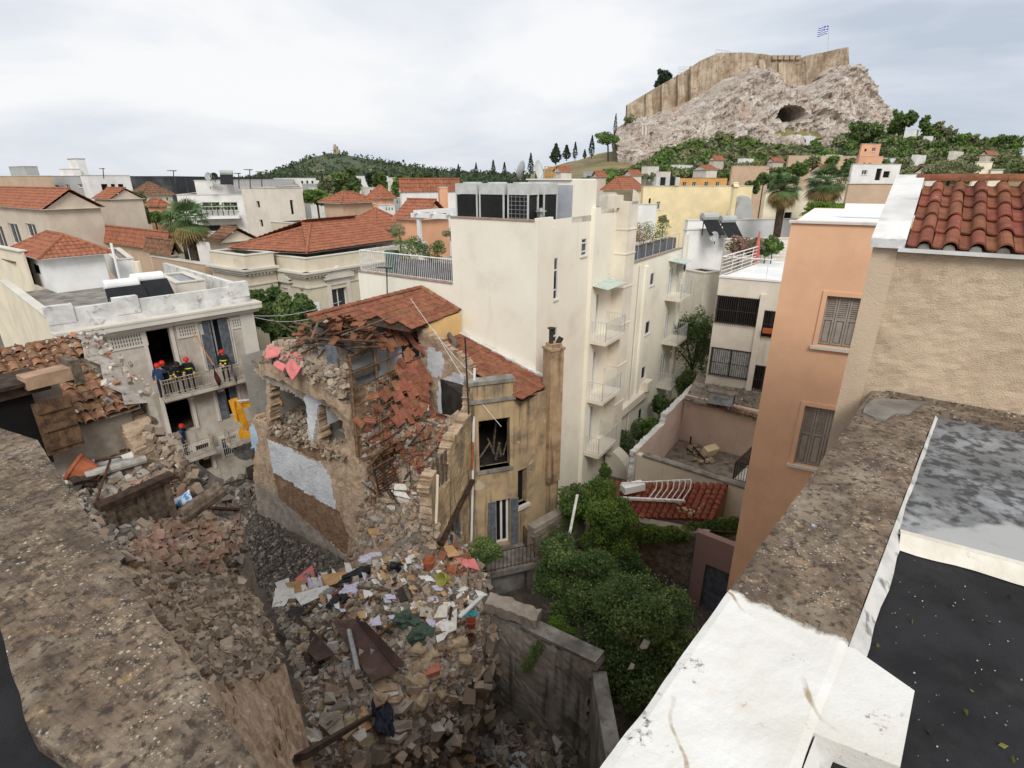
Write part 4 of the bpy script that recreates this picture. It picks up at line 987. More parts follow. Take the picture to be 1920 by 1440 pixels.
# ================================================================ peach house on the right
PA = at(1484, 418, 14.5); dP = az(117); nP = az(207); T = thing('peach_house', 'tall peach plastered house wall with grey shutters', 'house', (PA.x, PA.y, 0)); fP = Face(PA, dP, nP)
hw = [fP.rect(1541,556,1612,652), fP.rect(1497,764,1573,878)]
LP = 5.2; mb = MB(); wall_grid(mb, fP, 0, LP, 0, PA.z, hw, .16); b0 = az(31)
q0, q1 = fP.p(0,0), fP.p(LP,0); q2, q3 = q1+b0*9, q0+b0*9
for a, b in ((q1,q2),(q2,q3),(q3,q0)): mb.poly([a, b, b+UP*PA.z, a+UP*PA.z])
mb.build('wall', m_peach, T)
mb = MB(); mb.poly([p+UP*(PA.z-.02) for p in (q0,q1,q2,q3)]); mb.build('flat_roof', m_white, T)
mb = MB(); fP.bar(mb, -.06, PA.z+.003, LP, PA.z+.06, -.3, .06); mb.build('coping', m_stonew, T)
mb = MB(); mb.obox(fP.p(1.3, PA.z+.06, -3.2), dP*4, b0*.2, UP*.32); mb.build('upstand', m_white, T)
for h in hw:
    a, c, b, d = h; mb = MB()
    for q in ((a-.11, c-.02, a, d+.11), (b, c-.02, b+.11, d+.11), (a, d, b, d+.11)): fP.bar(mb, *q, -.01, .035)
    s_ = mb.build('window_surround', m_peach, T); mb = MB(); fP.bar(mb, a-.16, c-.1, b+.16, c-.02, -.1, .09); mb.build('sill', m_stonew, s_)
    n = 3; w = (b-a)/n
    for i in range(n): shutter_leaf(fP, a+i*w+.006, c+.02, a+(i+1)*w-.006, d-.01, -.14, T, m_shut, .52)

# ================================================================ white flats with barred windows
LA = at(1349, 520, 30); T = thing('white_flats', 'small white block of flats with black barred windows', 'building', (LA.x, LA.y, 0)); fA = Face(LA, az(120), az(210))
hw = [fA.rect(1342,557,1424,609), fA.rect(1331,655,1407,708), fA.rect(1429,583,1462,632), fA.rect(1410,686,1450,738)]
zt = LA.z; La = 7.0; mb = MB(); wall_grid(mb, fA, 0, La, 0, zt, hw, .12)
q0, q1 = fA.p(0,0), fA.p(La,0); q2, q3 = q1-az(210)*9, q0-az(210)*9+az(120)*1.5
for a, b in ((q1,q2),(q2,q3),(q3,q0)): mb.poly([a, b, b+UP*zt, a+UP*zt])
mb.build('wall', m_offwhite, T); mb = MB(); mb.poly([p+UP*(zt-.05) for p in (q0,q1,q2,q3)]); mb.build('flat_roof', m_white, T)
mb = MB(); fA.bar(mb, -.03, zt, La, zt+.1, -.3, .05); mb.build('coping', m_white, T)
u = fA.uz(1430,600)[0]; mb = MB(); fA.bar(mb, u-.28, 3.5, u+.02, zt-.7, -.02, .12); mb.build('pilaster', m_offwhite, T)
for i, h in enumerate(hw):
    window(fA, h, T, .12, 'pane', mull=1, mframe=m_iron, mglass=m_curtain if i == 1 else m_dark, sill=False); a, c, b, d = h; g = MB(); n = int((b-a)/.11)
    for k in range(n+1): g.tube([fA.p(a+(b-a)*k/n, c-.05, .09), fA.p(a+(b-a)*k/n, d+.05, .09)], .014, 4, cap=False)
    for q in (c+.02, d-.02, (c+d)/2): g.tube([fA.p(a-.05, q, .09), fA.p(b+.05, q, .09)], .017, 4)
    g.build('window_bars', m_iron, T)
g = MB(); railing(g, [q0+UP*zt-az(210)*.15, q3+UP*zt, q2+UP*zt], 1.1, 1.6, .02, .035, mid=[.3,.5,.7,.9]); railing(g, [q0+UP*zt-az(210)*.15, q1+UP*zt-az(210)*.15], 1.1, 1.9, .02, .035); g.build('roof_railing', m_railw, T)
t = thing('roof_mast', 'thin dark pole standing on the white flats roof', 'pole', fA.p(4.3, zt, -.8)); g = MB(); g.tube([fA.p(4.3, zt, -.8), fA.p(4.45, zt+3.6, -.8)], .04, 6); g.tube([fA.p(3.4, zt+.35, -.8), fA.p(4.7, zt+.35, -.8)], .05, 6); g.build('pole', m_iron, t)
t = thing('window_planter', 'terracotta trough hanging on the barred window beside the peach wall', 'planter', fA.p(hw[2][2]-.6, hw[2][1]+.2, .3)); g = MB(); o = fA.p(hw[2][0]+.1, hw[2][1]+.25, .12); g.obox(o, az(120)*.9, az(210)*.22, UP*.25); g.build('trough', mat('terracotta_plastic', (178,92,58), bump=.05), t)
# ---------------------------------------------------------------- ruined court beside it
w35 = lambda t: V(6.64+.559*t, 24.04+.829*t, 0)
K0, K1 = w35(-1.2), w35(8.4); KF = atz(1397, 915, 4.2); KF.z = 0
T = thing('court_wall', 'pinkish plastered court wall along the alley with broken stepped top', 'wall', K0)
fK = Face(K0, U_, V_); Lk = (K1-K0).length
m_court = plaster('court_plaster', (214,192,176), (130,112,98), .5)
ragged('plaster_leaf', fK, [(0,0),(Lk,0),(Lk,4.75),(Lk*.62,4.75),(Lk*.42,4.6),(Lk*.4,4.25),(0,4.2)], [m_court, m_marble], T, px=False, cell=.2, thick=.3, rough=.004, jit=.12)
T = thing('court_wall', 'low cream court wall above the red tiled shed', 'wall', KF); fF = Face(K0, (KF-K0).normalized(), az(214)); Lf = (KF-K0).length
mb = MB(); fF.bar(mb, 0, 0, Lf+2, 4.15, -.32, 0); mb.build('plaster_leaf', m_yelc, T); mb = MB(); fF.bar(mb, .3, 4.153, Lf+2, 4.24, -.36, .05); mb.build('coping', m_conc, T)
mb = MB(); cf = [K0+UP*2.0, K1+UP*2.0, K1+UP*2.0+V_*8, K0+UP*2.0+V_*8]; mb.poly([p+V_*.02 for p in cf]); mb.build('court_floor', m_rub, kind='structure')
bw0 = at(1292,834,28.6); bw1 = at(1425,870,26.2); T = thing('court_back_wall', 'pink back wall of the ruined court under a lean-to roof', 'wall', (bw0.x, bw0.y, 2)); fB = Face(bw0, (V(bw1.x,bw1.y,0)-V(bw0.x,bw0.y,0)).normalized(), az(210))
mb = MB(); fB.bar(mb, -.6, 1.5, 6, 4.85, -.3, 0); mb.build('plaster_leaf', m_court, T)
# lean-to roof with debris, tiles and an old air conditioner
e0, e1, r0, r1 = fB.p(-.5, 4.75, .35), fB.p(3.8, 4.55, .35), fB.p(-.5, 5.35, -2.6), fB.p(3.8, 5.35, -2.6)
T = thing('lean_to_roof', 'debris covered lean-to roof with old tiles under the barred windows', 'roof', (e0.x, e0.y, 4.5)); mb = MB(); mb.poly([e0, e1, r1, r0]); mb.poly([p-UP*.12 for p in (r0, r1, e1, e0)]); mb.poly([e0, e0-UP*.12, e1-UP*.12, e1]); mb.build('deck', m_rub, T)
mbt = barrel_mesh('lean_to_tile', .2, .42, m_tileO); tile_field(T, e0.lerp(e1,.28), e1, r0.lerp(r1,.28), r1, [mbt], .2, .4, keep=lambda s, t: t < .22, jit=.03, lift=.01)
P = np.array([tuple(e0.lerp(e1, R.random()).lerp(r0.lerp(r1, R.random()), R.random())+UP*.03) for _ in range(260)]); link('debris_layer', chunk_mesh('debris_layer', P, NR.uniform(.04,.16,260), m_chunk, [lin((150,140,126)), lin((120,108,94)), lin((180,170,156))]), T, kind='stuff')
c = at(1356,727,27.4); t = thing('old_air_conditioner', 'rusty topped pale blue air conditioner lying on the lean-to roof', 'air conditioner', (c.x, c.y, 5)); b = MB(); b.box(V(c.x, c.y, 5.32), 1.25, .75, .62, -.5); b.build('casing', mat('pale_blue_metal', (168,180,186), (140,150,154), scale=3, stain=(110,96,80), sscale=4), t)
b = MB(); b.box(V(c.x, c.y, 5.66), 1.33, .82, .05, -.5); b.build('lid', m_rub, t); b = MB()
for i in range(6): b.box(V(c.x, c.y, 5.32)+Matrix.Rotation(-.5,3,'Z') @ V(.64, -.28+i*.11, 0), .02, .03, .5, -.5)
b.build('vent_slat', m_black, t)
c = at(1427,760,24.5)
# iron stair rail and landing beside the peach wall
p0, p1, p2 = at(1381,858,22.5), at(1418,790,24.0), at(1440,790,22.4)
T = thing('landing_rail', 'dark iron balustrade on a pink landing beside the peach house', 'railing', (p0.x, p0.y, 4.0)); g = MB(); a_ = V(p0.x, p0.y, 3.05); b_ = V(p1.x, p1.y, 3.05); d_ = a_ + az(118)*3
railing(g, [b_, a_, d_], 1.0, .11, .014, .024, mid=[.85]); g.build('balustrade', m_iron, T); g = MB(); g.obox(a_-UP*.6, (b_-a_), az(118)*3, UP*.58); g.build('landing', m_peachf, T)
g = MB(); g.obox(a_-UP*.02, (b_-a_), az(118)*3, UP*.06); g.build('landing_slab', m_stonew, T)

# ================================================================ red tiled shed, gate, stone garden walls
sBL, sBR, sFR, sFL = atz(1150,906,4.05), atz(1366,910,4.05), atz(1338,975,3.35), atz(1118,968,3.35)
T = thing('tiled_shed', 'low shed with red tile roof strewn with fallen debris', 'shed', (sFR.x, sFR.y, 0)); mb = MB(); 
Q = [sBL, sBR, sFR, sFL]
for a, b in zip(Q, Q[1:]+Q[:1]): mb.poly([V(a.x,a.y,0), V(b.x,b.y,0), b-UP*.06, a-UP*.06])
mb.build('wall', m_pinkw, T); mb = MB(); mb.poly([p-UP*.03 for p in Q]); mb.build('roof_deck', m_tileR, T)
bt = barrel_mesh('shed_tile', .27, .36, mat('shed_clay', (146,82,62), (122,66,50), scale=8, stain=(110,72,54), sscale=4, rnd=.18, rough=.85), n=5)
tile_field(T, sFL, sFR, sBL, sBR, [bt], .27, .26, jit=.02, lift=.0, tilt=.05, name='roof_tile')
# mauve strip wall with gate
gA, gB = atz(1300,1140,0), atz(1385,1180,0)
T = thing('gate_wall', 'mauve wall with a grey iron gate behind the white parapet', 'wall', gA); fg = Face(gA, (gB-gA).normalized(), az(210)); hg = fg.rect(1316,1062,1364,1150); hg = (hg[0], 0, hg[2], hg[3])
mb = MB(); wall_grid(mb, fg, -.3, 3.2, 0, 3.6, [hg], .2); mb.poly([fg.p(-.3,3.6), fg.p(3.2,3.6), fg.p(3.2,3.6,-.3), fg.p(-.3,3.6,-.3)]); mb.build('plaster_leaf', m_pinkw, T)
mb = MB(); fg.bar(mb, hg[0], 0, hg[2], hg[3], -.2, -.16); gt = mb.build('gate', m_shutb, T); g = MB()
for i in range(9): u = hg[0]+(hg[2]-hg[0])*(i+.5)/9; g.tube([fg.p(u, hg[3]*.42, -.13), fg.p(u, hg[3]-.05, -.13)], .016, 4)
for z in (hg[3]*.42, hg[3]*.5, hg[3]-.1): g.tube([fg.p(hg[0], z, -.13), fg.p(hg[2], z, -.13)], .018, 4)
g.build('gate_bar', m_shutb, gt)
# stone garden wall under the ivy: separate stones on a mortar body
def stone_wall(name, label, a, b, h, nrm, seed, th=.4, sz=(.34,.18), nmax=260, mort=m_cem):
    f_ = Face(a, (V(b.x,b.y,0)-V(a.x,a.y,0)).normalized(), nrm); L_ = (V(b.x,b.y,0)-V(a.x,a.y,0)).length
    t = thing(name, label, 'wall', (a.x, a.y, 0)); g = MB(); f_.bar(g, 0, 0, L_, h, -th, 0); g.build('mortar_body', mort, t)
    rr = random.Random(seed); z = .02; n = 0; ms = []
    for k in range(6):
        q = MB(); q.v = [tuple(V(*p)*1.0 + V(rr.uniform(-.09,.09), rr.uniform(-.05,.05), rr.uniform(-.09,.09))) for p in BOXV]; q.f = [tuple(int(i) for i in r) for r in BOXQ]; q.m = [0]*6
        me = q.mesh('stone'); me.materials.append(m_stoneW); ms.append(me)
    while z < h-.05:
        u = rr.uniform(-.1, .05); hh = sz[1]*rr.uniform(.75, 1.3)
        while u < L_-.05 and n < nmax:
            w = sz[0]*rr.uniform(.6, 1.5); c_ = f_.p(min(u+w/2, L_-.1), min(z+hh/2, h-.06), .0 + rr.uniform(-.01, .03))
            rot = Matrix((f_.d, f_.n, UP)).transposed() @ Matrix.Rotation(rr.uniform(-.06,.06), 3, 'Y')
            link('stone', rr.choice(ms), t, mw=Matrix.Translation(c_) @ rot.to_4x4() @ Matrix.Diagonal((w-.02, .12, hh-.02, 1))); n += 1; u += w
        z += hh
    return f_, t
sa, sb_ = atz(1110,1085,0), atz(1310,1130,0)
stone_wall('garden_stone_wall', 'rough stone garden wall hung with ivy below the shed', sa, sb_, 3.35, az(205), 3)
sc_, sd_ = atz(1003,1075,0), atz(1110,1085,0)
stone_wall('garden_stone_wall', 'rough stone garden wall beside the yellow house', V(.9,18.2,0), V(3.2,20.3,0), 3.4, az(138), 8, sz=(.3,.16), nmax=200)
# stained concrete yard wall
ya, yb = atz(1102,1238,4.0), atz(920,1150,4.0)
T = thing('yard_wall', 'black stained concrete yard wall beside the rubble hole', 'wall', V(ya.x,ya.y,0)); fY = Face(ya, (V(yb.x,yb.y,0)-V(ya.x,ya.y,0)).normalized(), az(218))
m_yard = mat('stained_render', (186,180,168), (164,156,144), scale=1.2, stain=(96,88,78), sscale=.9, sthr=(.48,.7), streak=(74,69,62), stthr=(.5,.68), bump=.4, bscale=22, dist=.03)
Ly = (V(yb.x,yb.y,0)-V(ya.x,ya.y,0)).length
ragged('render_leaf', fY, [(-.2,-.2),(Ly+.6,-.2),(Ly+.6,3.7),(Ly-.5,3.9),(0,4.0),(-.2,4.0)], [m_yard, m_conc], T, px=False, cell=.16, thick=.42, rough=.012)
mb = MB(); fY.bar(mb, -.25, 4.0, Ly*.66, 4.1, -.46, .04); mb.build('coping', m_conc, T)
ye = ya + az(122)*.1
T = thing('yard_wall', 'concrete yard wall running back from the white painted parapet', 'wall', V(ya.x,ya.y,0)); mb = MB(); mb.obox(V(ya.x,ya.y,-.2)+az(128)*.15, az(180)*5.5, az(90)*.4, UP*3.9); mb.build('render_leaf', m_conc, T)
# ================================================================ rubble surfaces
from mathutils.bvhtree import BVHTree
SURF = []
def patchz(cols, nsub=8):
    P = np.array([[tuple(atz(*q)) for q in c] for c in cols])
    def cr(P_, n):
        m_ = P_.shape[0]; t = np.linspace(0, m_-1, (m_-1)*n+1); i = np.clip(t.astype(int), 0, m_-2); f_ = (t-i).reshape(-1, 1, 1)
        p0 = P_[np.clip(i-1, 0, None)]; p1 = P_[i]; p2 = P_[i+1]; p3 = P_[np.clip(i+2, None, m_-1)]
        return .5*(2*p1 + (p2-p0)*f_ + (2*p0-5*p1+4*p2-p3)*f_**2 + (3*p1-p0-3*p2+p3)*f_**3)
    S = cr(P, nsub); return np.swapaxes(cr(np.swapaxes(S, 0, 1), nsub), 0, 1)
def roughen(S, amp=.18, sc=.7, seed=0.):
    for i in range(S.shape[0]):
        for j in range(S.shape[1]):
            p = V(*S[i, j]); v = noise.noise(p/sc+V(seed,0,0)) + .6*noise.noise(p/(sc*.42)+V(0,seed,0)) + .4*noise.noise(p/(sc*.18))
            S[i, j] += np.array([.4*amp*noise.noise(p/sc+V(9,9,0)), .4*amp*noise.noise(p/sc+V(0,19,0)), amp*v])
    return S
def register(S):
    n0, n1 = S.shape[:2]; i = np.arange(n1-1)[None, :] + n1*np.arange(n0-1)[:, None]
    q = np.stack([i, i+n1, i+n1+1, i+1], -1).reshape(-1, 4)
    SURF.append(BVHTree.FromPolygons([tuple(p) for p in S.reshape(-1, 3)], [tuple(int(x) for x in r) for r in q]))
def drop(px, py, lift=0.0):
    """where the view ray meets the rubble; (point, normal)"""
    best = None; o = V(0, 0, CAMZ); d = ray(px, py).normalized()
    for b in SURF:
        h, n, _, dist = b.ray_cast(o, d)
        if h is not None and (best is None or dist < best[2]): best = (h, n if n.z > 0 else -n, dist)
    if best is None: h = atz(px, py, .1); return h+UP*lift, UP.copy()
    return best[0]+best[1]*lift, best[1]
def skirt(S, edge, dz=None, z=None, off=(0,0)):
    E = {'c0': S[0], 'c1': S[-1], 'r0': S[:, 0], 'r1': S[:, -1]}[edge].copy(); E[:, 0] += off[0]; E[:, 1] += off[1]
    E[:, 2] = z if z is not None else E[:, 2]+dz
    if edge == 'c0': return np.concatenate([E[None], S], 0)
    if edge == 'c1': return np.concatenate([S, E[None]], 0)
    if edge == 'r0': return np.concatenate([E[:, None], S], 1)
    return np.concatenate([S, E[:, None]], 1)
PAL_RUB = [lin(c) for c in ((162,152,140), (138,128,116), (114,106,96), (180,170,156), (154,136,118), (158,136,118), (190,182,172), (128,118,106))]
PAL_MUD = [lin(c) for c in ((164,146,126), (144,126,108), (176,160,140), (126,110,94))]
PAL_BRICK = [lin(c) for c in ((160,132,112), (150,118,98), (168,146,126), (140,112,96), (158,146,132), (130,116,102))]
PAL_GREY = [lin(c) for c in ((116,108,100), (96,90,84), (140,132,122), (160,152,142), (82,76,70))]
PAL_LIT = [lin(c) for c in ((214,210,202), (196,188,174), (178,152,122), (64,62,66), (140,78,68), (164,136,104), (150,160,172), (120,102,82), (190,172,150), (96,84,72), (150,142,132), (130,122,112))]
def scatter(poly, n, smin, smax, pal, name='loose_rubble', m=m_chunk, flat=False, parent=None, power=3.2, sink=.2):
    xs_ = [p[0] for p in poly]; ys_ = [p[1] for p in poly]; P = []; S_ = []
    while len(P) < n:
        x, y = R.uniform(min(xs_), max(xs_)), R.uniform(min(ys_), max(ys_))
        if not in_poly(x, y, poly): continue
        s = smin + (smax-smin)*R.random()**power; p, nn = drop(x, y, s*sink); P.append(tuple(p)); S_.append(s)
    P = np.array(P); S_ = np.array(S_)
    if flat:
        s3 = S_[:, None]*np.stack([NR.uniform(.6,1.2,n), NR.uniform(.5,1,n), NR.uniform(.03,.1,n)], 1)
        return link(name, chunk_mesh(name, P, s3, m, pal, jit=.15), parent, kind='stuff')
    return link(name, chunk_mesh(name, P, S_, m, pal), parent, kind='stuff')
# --- street level lot
lx, ly = np.linspace(-24, 9, 110), np.linspace(3, 36, 110)
X, Y_ = np.meshgrid(lx, ly); Zl = .02 + .14*fbm(X, Y_, 1.6, 3) + .1
S = np.stack([X, Y_, Zl], -1); register(np.swapaxes(S, 0, 1))
m_lot = mat('crushed_rubble_lot', (112,102,92), (88,80,72), scale=3, stain=(140,128,114), sscale=2.4, sthr=(.55,.7), bump=.9, bscale=12, dist=.06)
sheet_from('rubble_lot', S, m_lot, kind='structure')
# --- debris slope inside the ruin
D1 = patchz([[(655,1052,1.2),(672,980,3.0),(680,920,4.6),(678,862,6.0)], [(700,1024,2.8),(715,960,4.0),(722,900,5.2),(715,840,6.6)], [(760,1004,3.8),(770,950,4.6),(775,880,5.9),(770,800,7.3)],
             [(815,994,4.4),(815,930,5.0),(820,860,6.3),(830,775,7.6)], [(842,990,4.5),(838,900,5.4),(846,835,6.6),(876,768,7.9)]])
D1 = roughen(D1, .2, .6, 1); register(D1); D1b = skirt(D1, 'r0', z=-.2, off=(-.3,-.3))
sheet_from('ruin_debris_slope', D1b, m_mud, kind='stuff', label='slope of broken plaster and earth inside the collapsed house', cat='rubble')
# --- the main heap in front
D2 = patchz([[(590,1436,3.8),(565,1300,4.2),(540,1205,3.2),(515,1140,1.5),(495,1085,.3)], [(660,1432,4.0),(640,1320,4.2),(620,1210,3.8),(600,1140,2.6),(575,1085,.7)], [(730,1420,3.6),(720,1310,4.1),(710,1200,4.0),(690,1110,3.6),(665,1060,1.8)],
             [(790,1390,3.0),(795,1290,3.9),(795,1190,4.3),(785,1090,4.4),(765,1004,4.0)], [(830,1350,2.8),(860,1260,3.6),(870,1180,4.1),(860,1080,4.6),(830,992,4.6)], [(852,1340,2.4),(898,1240,3.4),(918,1160,3.9),(906,1090,4.3),(862,1012,4.4)]], 11)
D2 = roughen(D2, .2, .55, 4); register(D2)
S = skirt(skirt(D2, 'c1', z=-.2, off=(.25, .1)), 'r0', z=-.2, off=(.1, -.3))
sheet_from('rubble_heap', S, m_rub, kind='stuff', label='heap of rubble and household litter in front of the collapsed house', cat='rubble')
E_ = np.concatenate([D2[-1], D2[:, 0]]); P = []
for _ in range(700):
    e = E_[R.randrange(len(E_))]; P.append((e[0]+R.gauss(.12,.12), e[1]+R.gauss(0,.12), e[2]*(1-R.random()**1.5)))
link('heap_edge_rubble', chunk_mesh('heap_edge_rubble', np.array(P), NR.uniform(.04,.5,700)*NR.uniform(.2,1,700), m_chunk, PAL_RUB+PAL_MUD), kind='stuff')
# --- party wall stub of earth mortar beside the left parapet
D4 = patchz([[(150,1020,12.2),(300,1066,10.5),(385,1072,10.0),(448,1068,9.4)], [(270,1170,12.9),(390,1180,10.8),(452,1165,10.2),(502,1175,9.3)], [(365,1320,13.2),(470,1310,11.0),(522,1295,10.1),(552,1300,9.2)], [(450,1440,13.3),(530,1445,11.2),(562,1445,10.2),(592,1445,9.1)], [(540,1640,13.3),(590,1640,11.2),(630,1640,10.2),(660,1640,9.0)]], 16)
D4 = roughen(roughen(D4, .15, .42, 7), .06, .16, 3); register(D4); S = skirt(D4, 'r1', z=-.2, off=(.2, .25))
sheet_from('party_wall_stub', S, m_mud, label='broken earth and stone party wall beside the left parapet', cat='wall', kind='thing')
# --- brick strewn top of the old stone house
D3 = patchz([[(170,1064,11.4),(160,1000,11.3),(130,940,11.3),(60,875,11.35)], [(290,1078,10.6),(275,1010,10.8),(240,945,11.0),(190,862,11.35)], [(380,1082,10.1),(372,1020,10.4),(335,950,10.7),(268,832,11.35)], [(448,1072,9.5),(455,1000,10.0),(432,950,10.2),(338,884,11.0)]], 9)
D3 = roughen(D3, .1, .5, 9); register(D3); S = skirt(skirt(D3, 'c1', z=0, off=(.3, .1)), 'r1', z=5, off=(0, .5))
sheet_from('broken_terrace', S, m_rub, label='dusty broken terrace of the old stone house covered in debris', cat='terrace', kind='thing')
# loose stuff, uncountable
scatter([(395,945),(470,900),(545,1010),(650,1050),(560,1110),(500,1110),(430,1060)], 4200, .03, .2, PAL_GREY, 'street_rubble')
scatter([(360,880),(470,860),(480,930),(400,945),(350,905)], 900, .06, .5, PAL_GREY, 'street_rubble')
scatter([(655,1050),(690,870),(775,800),(870,775),(840,990),(760,1005)], 3400, .03, .26, PAL_MUD+PAL_RUB[:3], 'ruin_rubble')
scatter([(510,1140),(660,1060),(840,990),(910,1100),(900,1240),(840,1350),(780,1400),(600,1440),(545,1220)], 21000, .015, .26, PAL_RUB, 'heap_rubble', power=4.5, sink=.05)
scatter([(620,1200),(840,1010),(905,1100),(900,1240),(780,1400),(640,1420),(590,1330)], 420, .1, .4, PAL_RUB+PAL_MUD+PAL_BRICK[:2], 'heap_rubble', power=2, sink=.1)
scatter([(225,1050),(300,950),(440,955),(455,1010),(440,1075),(300,1075)], 2200, .02, .16, PAL_BRICK+PAL_MUD, 'brick_rubble')
scatter([(300,1080),(450,1080),(505,1180),(530,1250),(470,1280),(400,1190)], 2600, .015, .16, PAL_MUD, 'mortar_rubble')
scatter([(230,1080),(450,1080),(480,1180),(490,1250),(410,1300)], 2600, .01, .12, PAL_MUD, 'mortar_rubble', power=4, sink=.05)
scatter([(90,900),(290,860),(335,890),(290,960),(250,1060),(190,1050)], 1500, .03, .2, PAL_RUB+PAL_GREY, 'terrace_rubble')
scatter([(860,1340),(1010,1330),(1080,1420),(1060,1440),(820,1440)], 1300, .05, .42, PAL_RUB+PAL_GREY, 'yard_rubble')
scatter([(530,1140),(620,1080),(700,1050),(850,1040),(890,1120),(720,1190),(560,1190)], 420, .06, .38, PAL_LIT, 'household_litter', m_litter, True, power=1.6)
scatter([(560,1190),(890,1120),(890,1250),(700,1330),(600,1330)], 170, .06, .34, PAL_LIT, 'household_litter', m_litter, True, power=1.6)
scatter([(860,1350),(1000,1340),(1060,1430),(860,1440)], 150, .1, .5, PAL_LIT, 'household_litter', m_litter, True, power=1.4)
scatter([(690,860),(770,810),(850,810),(835,900),(700,950)], 330, .08, .45, [lin(c) for c in ((140,84,66),(120,72,58),(90,72,58),(190,184,174),(150,138,124),(70,58,48))], 'ruin_litter', m_litter, True, power=1.4)

# ================================================================ the collapsed yellow house
TH = thing('collapsed_house', 'partly collapsed yellow plastered house with its rooms and broken tile roof exposed', 'house', uv(-4, -4, 0))
fE = Face(uv(-6,-13), V_, -U_)
EXP = [m_mud, m_paintw, m_mudd, m_cem, m_paintb, m_paintl, m_mud]
ragged('broken_side_wall', fE, [(486,975),(476,905),(468,800),(478,782),(499,790),(500,716),(476,694),(480,682),(520,694),(560,714),(600,722),(634,744),(656,778),(668,830),(680,880),(700,940),(708,990),(690,1020),(665,1062),(600,1050),(545,1022),(505,1004)],
       EXP, TH, cell=.1, thick=.5, rough=.006,
       holes=[[(506,720),(545,735),(572,752),(577,800),(577,838),(548,842),(508,808)], [(597,757),(618,766),(640,790),(652,832),(640,842),(601,842)]],
       regions=[([(480,905),(522,925),(532,940),(668,1062),(540,1030),(478,990)], 3), ([(512,885),(634,955),(656,1010),(650,1042),(600,1000),(522,932)], 2), ([(500,822),(520,828),(542,840),(572,858),(600,866),(618,892),(632,958),(600,940),(512,884)], 1),
                ([(466,796),(476,796),(484,822),(480,842),(472,860),(467,830)], 4), ([(476,690),(520,708),(572,745),(582,742),(598,756),(594,840),(576,840),(572,752),(506,722)], 3), ([(571,744),(588,728),(598,756),(586,830),(578,835)], 1), ([(592,742),(606,748),(602,758),(594,756)], 5), ([(505,790),(500,822),(545,842),(600,866),(640,850),(600,838),(545,842)], 2)])
# rooms behind the openings
zf = 5.6
def quadpart(name, pts, m, parent=TH): b = MB(); b.poly(pts); return b.build(name, m, parent)
m_room = mat('grey_room_paint', (172,168,160), (158,154,146), scale=1.5, stain=(130,120,108), sscale=1.2, bump=.1)
quadpart('room_back_wall', [uv(-3.0,-12.2,zf-.3), uv(-3.0,-4.4,zf-.3), uv(-3.0,-4.4,9), uv(-3.0,-12.2,9)], m_room)
quadpart('room_side_wall', [uv(-5.9,-12.1,zf-.3), uv(-3.0,-12.1,zf-.3), uv(-3.0,-12.1,8.9), uv(-5.9,-12.1,8.9)], m_room)
b = MB(); b.obox(uv(-5.6,-7.35,zf-.3), U_*2.7, V_*.22, UP*3.2); b.build('room_partition', m_room, TH)
b = MB(); b.obox(uv(-5.9,-12.4,zf-.35), U_*5.8, V_*8.0, UP*.3); b.build('room_floor', m_rub, TH)
b = MB(); b.obox(uv(-6.1,-11.0,8.72), U_*3.4, V_*5.2, UP*.22); b.build('ceiling_slab', m_rub, TH)
P = np.array([tuple(uv(-R.uniform(3.4,5.9), -R.uniform(5,11.6), zf+.06)) for _ in range(500)]); link('room_debris', chunk_mesh('room_debris', P, NR.uniform(.04,.3,500), m_chunk, PAL_MUD+PAL_RUB), TH, kind='stuff')
P = np.array([tuple(uv(-R.uniform(5.5,6.2), -R.uniform(5.2,10.6), 5.5+R.random()*.4)) for _ in range(420)]); link('floor_edge_debris', chunk_mesh('floor_edge_debris', P, NR.uniform(.04,.24,420), m_chunk, PAL_MUD), TH, kind='stuff')
b = MB(); b.obox(uv(-3.35,-9.9,zf), U_*.3, V_*1.5, UP*.85); sh = b.build('shelf', m_wood, TH)
t = thing('wall_plaque', 'small brown hexagonal plaque on the grey wall of the exposed room', 'plaque', uv(-3.02,-5.6,7.1)); b = MB(); b.lathe(uv(-3.03,-5.75,7.1), [(.02,0),(.24,0),(.24,.03),(.16,.05),(.02,.05)], 6, axis=-U_); b.build('plaque', m_woodd, t)
t = thing('picture_frame', 'small brown framed picture on the exposed bedroom wall', 'picture', uv(-3.02,-9.2,8.2)); b = MB(); b.obox(uv(-3.02,-9.4,7.9), -U_*.04, V_*.36, UP*.5); b.build('frame', m_wood, t); b = MB(); b.obox(uv(-3.062,-9.35,7.95), -U_*.006, V_*.26, UP*.4); b.build('picture', m_paintl, t)
for i in range(9):
    c = uv(-3.2,-9.8+i*.15,zf+.85); b = MB(); h = R.uniform(.18,.3); b.obox(c, U_*.16, V_*R.uniform(.05,.12), UP*h); b.build('book', mat('book_%d' % (i%4), [(170,70,66),(196,190,180),(70,96,110),(150,130,96)][i%4], bump=0), label='book or box standing on the exposed bedroom shelf', cat='book', group='books on the exposed shelf')
# upper rear rooms under the ridge
quadpart('rear_wall', [uv(-6,-6.2,7.0), uv(-.4,-6.2,7.0), uv(-.4,-6.2,11.5), uv(-6,-6.2,11.2)], m_paintw)
quadpart('upper_floor', [uv(-5.6,-6.2,6.6), uv(-2.4,-6.2,6.6), uv(-2.4,-3.6,6.6), uv(-5.6,-4.4,6.6)], m_rub)
b = MB(); b.obox(uv(-3.3,-6.1,6.6), U_*.12, V_*1.6, UP*3.6); b.build('inner_partition', m_paintw, TH)
